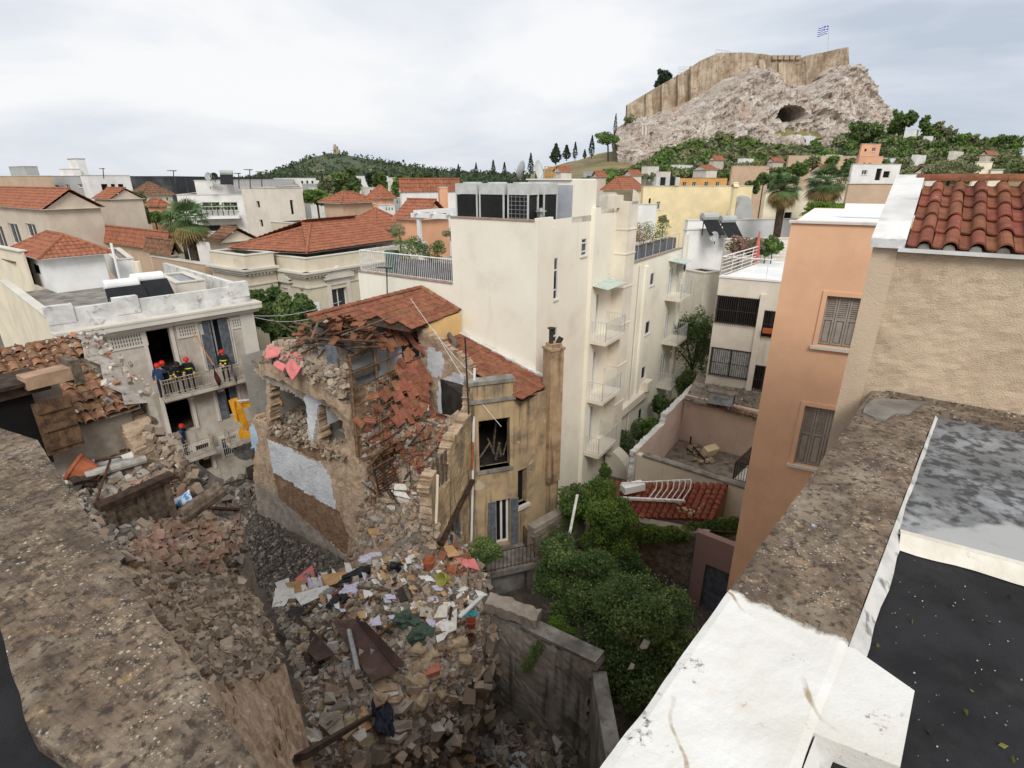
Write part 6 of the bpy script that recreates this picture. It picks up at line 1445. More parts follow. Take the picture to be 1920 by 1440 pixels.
top_slab('parapet_top', oL, dLp, inL, Lp, .58, m_par, TL_, 0, n=(90,16), skew=1.9, seed=1)
TR_ = thing('roof_parapet', 'parapet at the right, white painted near and lichen brown beyond', 'parapet', KC+dA+UP*ZRF)
Lr = (V(3.9,5.45,0)-KC).length
top_slab('parapet_top', KC+dA*.004, dA, inA, Lr+.25, .60, m_parw, TR_, 0, n=(110,16), seed=5)
# pier on the inner side, painted white
pier = [atz(x, y, ZP-.014) for x, y in ((1480,1180),(1602,1216),(1715,1295),(1688,1438),(1535,1378),(1380,1300))]
b = MB(); b.poly(pier)
for i in range(6): a, c = pier[i], pier[(i+1)%6]; b.poly([a, c, V(c.x,c.y,ZRF-.1), V(a.x,a.y,ZRF-.1)])
b.build('pier', lichen('white_pier', (dA, 50.0)), TR_)
# grey-white fillet along the inner foot
m_fil = mat('silver_paint', (208,206,200), (176,174,170), scale=3, stain=(90,88,86), sscale=5, sthr=(.55,.66), bump=.4, bscale=30, dist=.01)
b = MB(); o = KC + inA*.605; s0, s1 = 1.55, Lr-.1
for k in range(24):
    a, c = s0+(s1-s0)*k/24, s0+(s1-s0)*(k+1)/24; w0, w1 = .075+.008*math.sin(k*1.7), .075+.008*math.sin((k+1)*1.7)
    b.poly([o+dA*a+UP*(ZP-.03), o+dA*c+UP*(ZP-.03), o+dA*c+inA*w1+UP*(ZRF+.012), o+dA*a+inA*w0+UP*(ZRF+.012)])
b.build('fillet', m_fil, TR_)
# bitumen roof, raised silver painted bay with a cream kerb
m_bit = mat('bitumen_roof', (40,40,42), (26,26,28), scale=3, rough=.85, bump=.7, bscale=120, dist=.006, stain=(62,60,58), sscale=1.6, sthr=(.56,.75), fleck=(96,94,90), fscale=260, fthr=(.70,.80))
b = MB(); b.poly([KC+inA*.3+inB*.3+UP*ZRF, KC+dA*7+inA*.3+UP*ZRF, KC+dA*7+inA*7+UP*ZRF, KC+inA*7+inB*7+UP*ZRF, KC+dB*7+inB*7+UP*ZRF, KC+dB*6+inB*.3+UP*ZRF]); b.build('bitumen_roof', m_bit, kind='structure')
k0, k1 = atz(1688,1002,ZRF+.07), atz(1925,1066,ZRF+.07); kd = (k1-k0).normalized(); k1 = k0+kd*4; kb = V(-kd.y, kd.x, 0)
if kb.y < 0: kb = -kb
m_sil = mat('speckled_silver_roof', (150,152,154), (112,112,112), scale=2.2, lo=.3, hi=.6, stain=(58,57,56), sscale=11.0, sthr=(.44,.62), samt=.85, bump=.5, bscale=90, dist=.006, patches=[((168,168,166), .5, (.60,.64))])
S = np.array([[tuple(k0 - kd*.02 + kd*(4*i/40) + kb*(2.6*j/30) + UP*(.01*noise.noise(V(i*.3,j*.3,2)))) for j in range(31)] for i in range(41)])
sheet_from('raised_roof_bay', S, m_sil, kind='structure')
b = MB()
for i in range(40):
    w = lambda q: .10+.025*noise.noise(V(q*.4,1,0)); a, c = k0+kd*(4*i/40), k0+kd*(4*(i+1)/40)
    b.poly([a+UP*.012, c+UP*.012, c-kb*w(i+1)-UP*.062, a-kb*w(i)-UP*.062]); b.poly([a+UP*.012, c+UP*.012, c+kb*.06+UP*.006, a+kb*.06+UP*.006])
b.build('roof_kerb', mat('cream_sealant', (226,220,206), (206,198,182), scale=3, bump=.6, bscale=14, dist=.02, stain=(120,112,102), sscale=4, sthr=(.6,.7)), label='cream sealed kerb across the black flat roof', cat='kerb', kind='thing')
# leaves and grit on the bitumen
mb_leaf = mat('dry_leaf', (110,104,52), (92,80,44), bump=0)
P = np.array([(*tuple(atz(R.uniform(1640,1915), R.uniform(1050,1435), ZRF)[:2]), ZRF+.012) for _ in range(16)]); link('leaf_litter', leaf_mesh('leaf_litter', P, .035, mb_leaf), kind='stuff', label='dry leaves scattered on the black roof', cat='leaves')
P = np.array([(*tuple(atz(R.uniform(1640,1915), R.uniform(1050,1435), ZRF)[:2]), ZRF+.006) for _ in range(60)]); link('roof_grit', chunk_mesh('roof_grit', P, NR.uniform(.003,.008,60), m_chunk, [lin((200,196,188)), lin((150,146,140))]), kind='stuff', label='pale grit scattered on the black roof', cat='grit')
# ================================================================ rough stucco house with S-tile roof on the right
TA = V(3.77,5.79,0); fT = Face(TA, az(126), az(216)); zE = 15.86
m_stuc = mat('rough_beige_stucco', (212,190,162), (198,174,148), scale=1.4, stain=(160,138,116), sscale=.9, sthr=(.5,.75), bump=.8, bscale=75, dist=.02, detail=8)
T = thing('stucco_house', 'rough beige stucco house wall with a red tiled roof at the right edge', 'house', TA)
b = MB(); S = np.array([[tuple(fT.p(u, z, .012*noise.noise(V(u*6, z*6, 0))+.012*noise.noise(V(u*14, z*14, 3)))) for z in np.linspace(12.5, zE-.02, 70)] for u in np.linspace(.22, 6, 120)]); sheet_from('stucco_wall', S, m_stuc, parent=T)
b = MB(); b.obox(fT.p(.22,0,-.02), az(126)*5.8, -az(216)*6, UP*12.55); b.obox(fT.p(0,0,.01), az(126)*.22, -az(216)*6, UP*(zE-.02)); b.obox(fT.p(.22,12.5,-.05), az(126)*5.8, -az(216)*5.9, UP*(zE-12.6)); b.build('wall_body', mat('smooth_beige_render', (206,184,158), (192,170,146), scale=1.5, bump=.5, bscale=40, dist=.015), T)
rise, dep = .56, 2.0
e0, e1 = fT.p(.28, zE, .06), fT.p(6, zE, .06); r0, r1 = fT.p(.28, zE+rise, -dep), fT.p(6, zE+rise, -dep)
b = MB(); b.poly([e0-UP*.03, e1-UP*.03, r1-UP*.03, r0-UP*.03]); q0, q1 = fT.p(.0,zE+.1,-2*dep), fT.p(6,zE+.1,-2*dep); b.poly([r0-UP*.03, r1-UP*.03, q1, q0]); rf = b.build('roof_deck', m_tileN, T)
def s_tile(name, w=.2, l=.40):
    mb_ = MB(); prof = [(-.5*w, .012), (-.40*w, .0), (-.18*w, -.004), (-.08*w, .004)]; n_ = 8
    for k in range(n_+1): a = math.pi*(1-k/n_); prof.append((.21*w + .29*w*math.cos(a), .004+.062*math.sin(a)))
    for (x0,z0),(x1,z1) in zip(prof, prof[1:]):
        mb_.poly([(x0,-.035,z0+.02),(x1,-.035,z1+.02),(x1,l,z1+.006),(x0,l,z0+.006)]); mb_.poly([(x0,-.035,z0+.002),(x1,-.035,z1+.002),(x1,-.035,z1+.02),(x0,-.035,z0+.02)])
    me = mb_.mesh(name); me.materials.append(m_tileN); me.shade_smooth(); 
    return me
tile_field(rf, e0, e1, r0, r1, [s_tile('roof_tile')], .2, .39, jit=.008, tilt=.035, lift=.01)
rt = barrel_mesh('ridge_tile', .2, .46, m_tileN, n=8, taper=.86)
for i in range(13):
    p = r0 + az(126)*(i*.44-.05); d = az(126); rot = Matrix((d.cross(UP)*-1, d, UP)).transposed(); link('ridge_tile', rt, rf, mw=Matrix.Translation(p+UP*.05) @ (Matrix((-d.cross(UP), d, UP)).transposed() @ Matrix.Rotation(.03,3,'X')).to_4x4())
for i in range(28):
    p = e0 + az(126)*((i+.71)*.2014) ; b = MB(); b.lathe(p-UP*.005+az(216)*.012, [(.05,-.05),(.05,.004),(.03,.012)], 8, axis=az(216)); b.build('eave_mortar', m_conc, rf)
b = MB(); fT.bar(b, .22, zE-.05, 6, zE-.012, -.1, .09); b.build('eave_slab', m_marble, T)
b = MB(); v0, v1 = fT.p(-.03, zE-.02, .08), fT.p(-.03, zE+rise+.04, -dep-.05); b.obox(v0, az(126)*.30, v1-v0, UP*.09); b.build('white_verge', m_marble, T)
# lichen kerb where the parapet meets the stucco wall
c0, c1 = fT.p(.35,0,.02), fT.p(5,0,.02)
T2 = thing('wall_kerb', 'lichen covered kerb along the foot of the stucco wall', 'kerb', c0+UP*ZRF)
S = np.array([[tuple(fT.p(.42+5.4*i/60, ZP + (.03 if j == 0 else 0) + .01*noise.noise(V(i*.5,j*.7,1)) - (.26 if j == 7 else 0), .015+.05*min(j,6)+(.0 if j < 7 else .01))) for j in range(8)] for i in range(61)]); sheet_from('kerb_top', S, m_par, parent=T2)
b = MB(); patch_px = [(1618,772),(1624,758),(1640,748),(1690,749),(1742,753),(1722,762),(1705,775),(1680,774),(1660,786),(1640,782)]; pts = [atz(x,y,ZP+.014) for x,y in patch_px]; b.poly(pts); 
for i in range(10): a, c = pts[i], pts[(i+1)%10]; b.poly([a, c, c-UP*.06, a-UP*.06])
b.build('cement_patch', m_conc, T2)
# ================================================================ the town behind
H = lambda *a, **k: block(*a, **k)
m_blk = mat('sooty_concrete', (70,72,74), (48,50,52), scale=.4, stain=(104,104,100), sscale=.3, sthr=(.5,.7), bump=.1)
B = H('arcaded_house','old cream house with arched windows and a long red roof at the left edge',84,393,48,-90,188,m_beigefar,roof='gableL',rise=1.6,wins=[('L',-8,424,9,462),('L',20,420,37,456),('L',51,420,68,444)],cat='house',over=.35)
H('gabled_house','plain beige gabled house with a fire stair beside the arcaded house',207,374,56,177,267,m_beigefar,roof='gableL',rise=1.0,cat='house',wins=[('L',184,398,190,408,'dark'),('L',184,415,190,424,'dark')],over=.2)
H('apartment_building','rough tan rendered building on the far left skyline',88,330,70,-60,98,m_tan)
H('roof_room','small grey green roof room on the left skyline',46,312,76,16,70,m_grayw,cat='roof room',par=.1)
H('apartment_building','grey apartment wall with air conditioners on the left skyline',160,330,68,90,168,m_grayw,wins=[('L',104,347,112,361),('L',123,346,131,357),('L',147,345,155,352)])
H('apartment_building','white apartment building with three dark windows on the left skyline',164,329,66,150,243,m_whitefar,wins=[('R',191,345,203,360,'dark'),('R',209,345,217,358,'dark'),('R',223,345,233,363,'dark')])
H('lift_tower','white lift tower with a grey top rising on the left skyline',143,298,72,126,159,m_whitefar,cat='tower',par=.1,coping=m_conc)
H('roof_room','white low roof room beside the lift tower',135,317,71,111,150,m_whitefar,cat='roof room',par=.1)
H('warehouse','long black sooty building on the left skyline',239,331,85,236,318,m_blk,par=.1,aR=75,coping=m_blk)
H('old_house','small beige house with brown hipped roof below the black building',268,366,78,246,322,m_neo,roof='hip',mroof=m_tileB,cat='house',wins=[('R',286,373,289,379,'dark'),('R',297,372,304,379,'dark'),('R',312,370,315,376,'dark')],rise=1.6)
H('outbuilding','salmon pink outbuilding with red roof beside the round tree',298,387,62,277,313,m_peachf,roof='hip',cat='house',rise=.7)
W1 = H('white_apartments','white stepped apartment block with shuttered balconies behind the palm',331,366,56,326,455,m_whitefar,aR=72,wins=[('R',380,379,413,395),('R',419,379,446,395),('R',382,421,446,434)])
H('white_penthouse','white penthouse room with roof tanks on the stepped apartment block',364,339,58,362,437,m_whitefar,aR=72,par=.1,cat='roof room')
H('apartment_building','grey white apartment block with narrow windows right of the palm',520,353,50,452,566,m_offwhite,wins=[('L',481,377,487,389,'dark'),('L',487,412,493,425,'dark'),('R',545,375,551,402,'dark')])
H('roof_pergola_room','dark glazed roof room with a brown awning on the grey white block',530,350,51.5,516,562,m_blk,cat='roof room',par=.05,base=13)
H('terrace_house','low cream house with a roof balustrade between the red roofs',560,420,46,507,642,m_neo,par=.9)
H('tan_roof_house','tan house with a red hipped roof and pale front between the trees',641,381,52,607,698,m_tan,roof='hip',cat='house',rise=.9,over=.4)
H('peach_roof_house','small peach house with pyramid tile roof below the hill',716,373,76,690,738,m_peachf,roof='hip',cat='house',wins=[('L',700,377,706,382)],rise=1.6)
H('white_gable_house','white gabled house with a peach chimney stack left of the cooling units',752,360,58,749,862,m_whitefar,aR=62,roof='gableR',rise=1.2,cat='house',over=.1)
H('peach_stack','flat peach coloured wall stack against the white gabled house',824,352,54,821,839,m_peachf,aR=70,cat='chimney',par=.05)
H('ivy_house','peach house with dark red roof and ivy on its gable',788,412,47,743,840,m_peachf,roof='gableL',cat='house',mroof=m_tileF,rise=1.5,wins=[('R',775,425,786,440)])
H('rear_neoclassical_house','small neoclassical house with red hipped roof behind the larger one',704,432,50,642,770,m_neo,roof='hip',cat='house',rise=1.7,wins=[('R',732,437,748,448,'dark')])
H('flat_outbuilding','low tan flat roofed outbuilding left of the neoclassical house',383,497,38,283,396,m_tan,par=.3)
H('red_roofed_row','long row house with a plain red roof behind the annexe',316,470,45,183,326,m_tan,roof='gableL',cat='house',rise=1.4)
H('brown_roofed_house','old house with brown tile roof left of the palm trunk',325,478,41,279,334,m_neo,roof='gableL',mroof=m_tileB,cat='house',rise=1.0)
H('brown_roofed_house','cream gabled house with brown tile roof right of the palm',413,455,43,392,478,m_yelc,roof='gableL',mroof=m_tileB,cat='house',rise=1.0)
H('cream_left_house','plain cream house wall at the left edge behind the annexe',40,472,33,-60,45,m_yelc,cat='house',par=.1)
for i,(cx,cy,xl,xr,Y,lab,m_) in enumerate(((560,334,512,592,175,'long white apartment block below the wooded hill',m_whitefar),(600,345,566,628,150,'pale grey apartment block left of the tall dark tree',m_grayw),(690,330,664,728,180,'white apartment block right of the tall dark tree',m_whitefar),(745,333,728,778,190,'white house among trees right of the far white block',m_offwhite),(600,338,592,640,200,'white block half hidden behind the dark tree',m_whitefar),
      (1110,322,1094,1132,150,'pale flats with roof tanks at the foot of the dry slope',m_grayw),(1275,309,1252,1300,170,'low white house among trees under the rock',m_whitefar),(1720,243,1697,1738,235,'white cubic house high on the right slope',m_white),(1750,255,1732,1776,232,'lower white house on the right slope',m_white),(1230,253+4,1192,1262,262,'long white site building beside the boulder',m_white),(1520,254,1497,1541,266,'white site building below the cave',m_white))):
    a_ = 34 if i != 9 else 80
    if i == 9: continue
    ww = [('R', cx+(xr-cx)*q, cy+5, cx+(xr-cx)*(q+.12), cy+10, 'dark') for q in (.15,.45,.75)] if xr-cx > 25 else []
    H('far_house', lab, cx, cy, Y, xl, xr, m_, base=float(terrain_h(np.array(at(cx,cy,Y).x), np.array(Y)))-3 if i < 5 else at(cx,cy,Y).z-7, wins=ww, cat='house', par=.3, group='white houses far off', aR=40)
# neoclassical mansion
N1 = H('neoclassical_house','large beige neoclassical house with dentil cornice and red hipped roof',572,486,36,506,800,m_neo,par=.6,wins=[('R',622,540,652,580),('L',532,548,545,572)],wdepth=.25)
N2 = H('neoclassical_wing','left wing of the neoclassical house with stained parapet',458,480,35.6,392,512,m_neo,par=.6)
for Nn in (N1, N2):
    for f_, L_ in ((Nn['fR'], Nn['tR']), (Nn['fL'], Nn['tL'])):
        z = Nn['top']-.95; b = MB(); f_.bar(b, -.4, z, L_, z+.14, 0, .45); f_.bar(b, -.25, z-.2, L_, z, 0, .28); f_.bar(b, -.05, z-1.0, L_, z-.9, 0, .08); b.build('cornice', m_stonew, Nn['T'])
        b = MB(); n = int(L_/.26)
        for k in range(n): f_.bar(b, k*.26, z-.34, k*.26+.13, z-.2, 0, .2)
        b.build('dentils', m_stonew, Nn['T'], kind='stuff')
f_ = N1['fR']
for k in range(14): b = MB(); f_.bar(b, -.04, k*.62, .62, k*.62+.57, 0, .06); N1['fL'].bar(b, -.04, k*.62, .55, k*.62+.57, 0, .06); b.build('quoin', m_white, N1['T'])
for f_, q in ((N1['fR'], (622,540,652,580)), (N1['fL'], (532,548,545,572))):
    h = f_.rect(*q); b = MB(); f_.bar(b, h[0]-.3, h[1]-.1, h[0], h[3]+.3, 0, .1); f_.bar(b, h[2], h[1]-.1, h[2]+.3, h[3]+.3, 0, .1); f_.bar(b, h[0]-.3, h[3]+.3, h[2]+.3, h[3]+.75, 0, .09); f_.bar(b, h[0]-.55, h[3]+.75, h[2]+.55, h[3]+.88, 0, .3)
    m0 = (h[0]+h[2])/2; zt_ = h[3]+.88
    for o in (0.02, .3): b.poly([f_.p(h[0]-.55,zt_,o), f_.p(h[2]+.55,zt_,o), f_.p(m0,zt_+.62,o)])
    for s_ in (h[0]-.55, h[2]+.55): b.poly([f_.p(s_,zt_,.32), f_.p(m0,zt_+.62,.32), f_.p(m0,zt_+.72,.32), f_.p(s_,zt_+.1,.32)]); b.poly([f_.p(s_,zt_+.1,.32), f_.p(m0,zt_+.72,.32), f_.p(m0,zt_+.72,0), f_.p(s_,zt_+.1,0)])
    b.build('window_pediment', m_stonew, N1['T'])
A_, B_, C_, r0, r1 = at(428,470,39), at(575,474,36.6), at(752,456,45), at(582,428,41.2), at(672,424,47); zz = 11.9
for p in (A_, B_, C_): p.z = zz
r0.z = r1.z = 13.25; D_ = A_ + (C_-B_)
rfN = MB(); rfN.poly([p-UP*.06 for p in (A_, B_, C_, D_)]); rN = rfN.build('roof', m_stonew, N1['T'])
tile_surface('tile_slope', A_, B_, r0, r0, m_tileF, rN, .27, .38); tile_surface('tile_slope', B_, C_, r0, r1, m_tileF, rN, .27, .38); tile_surface('tile_slope', C_, D_, r1, r1, m_tileF, rN, .27, .38); tile_surface('tile_slope', D_, A_, r1, r0, m_tileF, rN, .27, .38)
b = MB(); 
for a, c in ((A_,r0),(B_,r0),(C_,r1),(r0,r1)): b.tube([a+UP*.06, c+UP*.06], .11, 6)
b.build('ridge_cap', m_tileF, rN)
# right side
H('yellow_building','long pale yellow building wall with a small vaulted roof shed',1207,350,62,1203,1412,m_yel,aR=76,par=.15,wins=[('R',1231,378,1238,393),('R',1216,372,1220,388,'dark')])
H('ochre_house','weathered ochre house with four shuttered windows under the rock',1266,334,110,1247,1364,m_ochre,aR=72,wins=[('R',1280,341,1287,352),('R',1298,341,1305,352),('R',1321,341,1328,352),('R',1342,341,1349,352)],cat='house',par=.2,coping=m_tileB)
H('stone_ruin','roofless tan stone house shell below the boulders',1374,311,120,1371,1443,m_tan,aR=74,cat='ruin',par=1.0,coping=m_tan)
H('yellow_cottage','small yellow house with red hipped roof beside the cream duct',1166,357,80,1131,1206,m_yel,roof='hip',cat='house',rise=1.7,wins=[('R',1186,362,1190,373,'dark')])
H('tower_house','orange cream tower house with terrace balustrades on the right slope',1612,293,105,1605,1656,m_peachf,aR=74,cat='house',wins=[('R',1618,305,1623,313),('R',1628,305,1633,313)])
H('tower_room','small top storey of the orange cream tower house',1617,270,106.5,1614,1652,m_peachf,aR=74,cat='roof room',wins=[('R',1621,279,1625,284,'dark'),('R',1635,277,1642,284)],par=.6)
H('stone_terrace_house','long pinkish stone house with a crenellated terrace under the rock',1480,292,128,1477,1606,m_tan,aR=76,cat='house',par=.8)
H('white_terrace_house','white house with dark door and terrace above the tan wall',1600,308,75,1596,1690,m_whitefar,aR=80,cat='house',wins=[('R',1642,316,1652,338,'dark'),('R',1656,321,1668,333,'dark'),('R',1616,319,1626,328)])
H('tan_side_building','tan plaster building with white coping left of the tiled roof verge',1592,345,42,1588,1702,m_tan,aR=80,wins=[('R',1597,392,1601,397,'dark')])
H('stepped_cream_house','cream house with stepped gable peeking above the tile ridge',1833,304,70,1829,1862,m_yelc,aR=80,cat='house',par=.1)
H('stepped_cream_house','lower cream house step beside the taller one above the tile ridge',1860,318,70,1858,1882,m_yelc,aR=80,cat='house',par=.1)
H('palm_house','pale balconied apartment house behind the two palms',1437,356,50,1433,1602,m_yelc,aR=80,wins=[('R',1482,358,1492,372,'dark'),('R',1470,398,1484,414,'dark'),('R',1540,352,1556,366)],par=.3)
H('white_cube_house','white cubic house with solar heaters beside the planted terrace',1288,432,41,1282,1366,m_white,aR=74,cat='house',par=.15)
H('white_annexe','small pale annexe at the end of the alley',1322,513,38.5,1284,1352,m_offwhite,aR=60,par=.1)
H('roof_terrace_house','pale roof terrace house with a flower trellis behind the barred flats',1362,450,37,1358,1500,m_offwhite,aR=80,par=.6)
H('white_strip_house','white painted roof parapet between the yellow wall and the flower terrace',1290,414,48,1285,1500,m_white,aR=80,par=.3)
H('white_lean_house','white block wall below the yellow building beside the terrace shrubs',1182,384,52,1176,1232,m_whitefar,aR=76,par=.2)
for cx,cy,xl,xr,Y,lab in ((1052,322,1038,1072,130,'small beige house with red roof at the foot of the dry slope'),(1185,329,1170,1203,125,'red roofed cottage among trees left of the ochre house'),(1325,318,1300,1345,150,'white cottage with a chimney under the trees'),(1545,322,1520,1570,95,'pinkish cottage roof behind the palms'),(1740,325,1715,1768,90,'long red roofed house behind the olive bush')):
    H('cottage', lab, cx, cy, Y, xl, xr, m_offwhite, roof='gableR', cat='house', base=0, rise=1.1, group='cottages below the citadel', aR=60)
for i,(cx,cy,w) in enumerate(((1215,312,26),(1340,300,22),(1395,297,24),(1560,290,26),(1450,303,24),(1660,296,26),(1790,283,22),(1850,290,26),(1720,290,22),(1240,322,22),(1120,332,20),(1425,318,22))):
    Y = 285-(cy-255)*1.75 if cx < 1640 else 255-(cy-255)*1.4
    H('slope_house', 'small pale house half hidden among the trees under the citadel', cx, cy, Y*.84, cx-w*.45, cx+w*.8, (m_offwhite, m_beigefar, m_whitefar)[i%3], base=at(cx,cy,Y*.84).z-6, cat='house', roof='gableR' if i%3 == 1 else 'flat', rise=1.2, par=.3, aR=50, group='small houses on the citadel slope')
for i,(cx,cy,w,Y) in enumerate(((480,345,30,140),(455,340,24,170),(640,372,30,95),(590,352,24,130),(690,352,26,120),(740,372,24,90),(675,385,26,75),(545,338,26,190),(770,350,24,110),(800,345,24,150),(335,344,26,130),(425,336,26,160),(720,385,22,70))):
    H('city_block', 'pale low apartment block crowded in the city behind the red roofs', cx, cy, Y, cx-w*.5, cx+w*.9, (m_whitefar, m_offwhite, m_grayw)[i%3], cat='building', par=.5, wins=[('R', cx+w*q, cy+4, cx+w*(q+.12), cy+9, 'dark') for q in (.15,.4,.65)], group='pale blocks behind the red roofs')
# balcony with plants on the stepped white block
f_ = W1['fR']; h = f_.rect(372,404,452,409); b = MB(); f_.bar(b, h[0], h[1], h[2], h[3], 0, 1.2); b.build('balcony_slab', m_white, W1['T']); b = MB(); railing(b, [f_.p(h[0],h[3],1.15), f_.p(h[2],h[3],1.15)], .9, .3, .02, .03); b.build('balcony_railing', m_rail, W1['T'])
for i in range(7):
    u = h[0]+.5+(h[2]-h[0]-1)*i/6; c = f_.p(u, h[3]+.85, .8); tree('balcony_plant', 'small leafy plant in the balcony row of the stepped white block', c, (.5,.4,.4), h[3], g_mid, .14, 120, k=4, cat='plant', group='balcony plants of the white block', tr=.05)
# skyline clutter
def tankset(label, px, py, Y, s=1.0):
    c = at(px, py, Y); t = thing('solar_water_heater', label, 'water heater', c-UP*1.2*s, 'solar heaters on far roofs'); b = MB(); b.lathe(c, [(.02,0),(.3*s,.02),(.3*s,1.3*s),(.02,1.32*s)], 10, axis=az(70)); b.build('tank', m_grayw, t)
    b = MB(); b.obox(c-UP*.1, az(70)*1.3*s, az(160)*1.1*s-UP*1.1*s, UP*.08); b.build('collector', m_black, t); b = MB(); b.tube([c+az(70)*.2, c+az(70)*.2-UP*1.3*s], .04, 5); b.tube([c+az(70)*1.1*s, c+az(70)*1.1*s-UP*1.3*s], .04, 5); b.build('stand', m_iron, t)
tankset('dark solar heater cylinder on the white penthouse skyline', 412, 324, 58, .9); tankset('left solar heater on the white cubic house', 1316, 407, 41); tankset('right silver solar heater on the white cubic house', 1350, 412, 41.5)
dish('pale dish in front of the white penthouse', 393, 345, 56, .3, V(.3,-1,.3)); dish('dark dish left of the roof cylinder', 392, 331, 57.5, .4, V(-.2,-1,.2), m_grayw); dish('dark dish under the roof cylinder', 402, 331, 57.5, .36, V(.2,-1,.2), m_black); dish('white dish at the edge of the alley facade', 1340, 444, 40, .36, V(-.8,-.6,.2))
for i,(x,y0,y1,Y,lab) in enumerate(((325,320,350,60,'tall thin aerial at the left of the stepped white block'),(193,316,328,66,'short aerial on the white skyline building'),(468,318,345,52,'aerial on the grey white block roof'),(490,322,348,52,'second aerial on the grey white block roof'),(447,325,345,54,'aerial near the skyline tanks'),(725,502,550,25.4,'roof aerial standing behind the broken tile roof'),(1448,318,345,90,'thin mast beside the tower house'))):
    a, c = at(x,y1,Y), at(x,y0,Y); t = thing('tv_aerial', lab, 'aerial', a, 'television aerials'); b = MB(); b.tube([a-UP*.4, c], .02+.0004*Y, 5); b.build('mast', m_iron, t); b = MB(); d = az(100); L_ = (c.z-a.z)*.35
    b.tube([c-d*L_, c+d*L_*.6-UP*.03], .016+.0003*Y, 4)
    for k in range(6): p = c-d*L_+d*(L_*1.5*k/5); b.tube([p-az(10)*.25*(1-.1*k), p+az(10)*.25*(1-.1*k)], .01+.0003*Y, 4)
    b.build('antenna', m_iron, t)
# vaulted corrugated shed on the yellow building
c = at(1397,384,61.5); t = thing('vaulted_shed', 'grey barrel vaulted metal shed on the yellow building', 'shed', c); b = MB()
for k in range(8):
    a0, a1 = math.pi*k/8, math.pi*(k+1)/8; f0 = lambda a: V(c.x,c.y,c.z-1.4)+az(100)*(-.95*math.cos(a))+UP*(2.3*math.sin(a)); b.poly([f0(a0), f0(a1), f0(a1)+az(10)*4, f0(a0)+az(10)*4]); b.poly([V(c.x,c.y,c.z-1.4), f0(a0), f0(a1)])
b.build('vault', m_grayw, t)
b_ = block('vent_chimney','little yellow chimney with a gabled cap on the yellow building',1377,351,60,1372,1384,m_yel,aR=60,base=10,cat='chimney',roof='gableR',rise=.35,over=.1,mroof=m_yel)
t = thing('roof_cooling_bank', 'row of cooling cabinets on the yellow building roof', 'air conditioner', at(1250,346,63))
for i in range(5): c = at(1232+i*9,340,63); b = MB(); b.box(c, .5, .5, .85, .3); b.build('cabinet', m_black if i%2 else m_cab, t)
# ================================================================ vegetation
m_flow = mat('white_blossom', (232,230,222), bump=0)
t = tree_px('garden_shrub', 'largest dark green garden shrub dotted with white blossom beside the white parapet', 1208, 1200, 118, 140, 12.6, 0, g_dark, .1, 52000, k=16, cat='shrub', shell=.55)
c = at(1208,1200,12.6); P = ellipsoid_pts(420, c, (1.85,1.75,2.2), .9); link('blossom', leaf_mesh('blossom', P, .035, m_flow), t, kind='stuff')
tree_px('garden_shrub', 'mid green garden shrub in front of the stone wall', 1075, 1085, 78, 92, 15.0, 0, g_dark, .11, 26000, k=12, cat='shrub', shell=.5)
tree_px('garden_shrub', 'low lime green shrub at the foot of the yard wall', 1050, 1190, 34, 30, 13.0, 2.0, g_lime, .06, 2600, k=6, cat='shrub')
tree_px('climbing_vine', 'bright climbing vine mass in the corner of the stone walls', 1142, 1000, 58, 72, 17.6, 0, g_ivy, .11, 18000, k=11, cat='vine', shell=.4)
tree_px('climbing_vine', 'round olive green vine clump above the stone wall corner', 1112, 945, 62, 40, 19.0, 1.0, g_ivy, .11, 11000, k=9, cat='vine', shell=.4)
tree_px('climbing_vine', 'dark bushy creeper behind the big shrub', 1175, 1075, 40, 45, 16.4, 0, g_dark, .1, 6000, k=7, cat='vine')
T = thing('wall_ivy', 'ivy trailing along the top of the stone garden wall to the peach house', 'ivy', atz(1250,1000,3.3)); bl = []
for i in range(17):
    q = i/16; p = atz(1170+205*q, 985+12*math.sin(q*5)+8*q, 3.35); s = R.uniform(.28,.46); bl.append((p.x, p.y, p.z-R.uniform(0,.3), s*1.1, s*.8, s*R.uniform(.7,1.2)))
link('leaves', leaf_mesh('leaves', blob_pts(bl, 14000, .4), .1, g_ivy), T)
b = MB(); b.tube([atz(1170,985,3.3), atz(1260,990,3.3), atz(1375,998,3.3)], .03, 5); b.build('stem', m_bark, T)
T = thing('wall_ivy', 'sparse ivy hanging on the stone wall next to the yellow house', 'ivy', atz(1050,960,3.2)); bl = []
for i in range(8): p = V(.9,18.2,0).lerp(V(3.2,20.3,0), .1+i*.11); bl.append((p.x+.1, p.y-.15, 3.3-R.uniform(0,.9), .3, .22, .35))
link('leaves', leaf_mesh('leaves', blob_pts(bl, 2600, .3), .065, g_ivy), T)
T = thing('wall_ivy', 'small plant hanging down the stained yard wall', 'ivy', fY.p(1.6,3.8,.1)); bl = [(*fY.p(1.5+.1*k, 3.75-.28*k, .1), .22, .14, .2) for k in range(5)]
link('leaves', leaf_mesh('leaves', blob_pts(bl, 900, .2), .06, g_mid), T)
tree_px('terrace_shrub', 'dark bush below the window of the yellow house', 908, 1038, 36, 30, 15.9, 1.0, g_dark, .1, 5200, k=7, cat='shrub')
tree_px('weed_clump', 'olive weed clump growing out of the rubble heap', 792, 1110, 24, 20, 13.9, 3.9, g_olive, .05, 1500, k=6, cat='weed', tr=.02)
tree_px('weed_clump', 'yellow green sprig on the rubble heap', 818, 1128, 10, 12, 13.5, 3.9, g_lime, .05, 300, k=4, cat='weed', tr=.015)
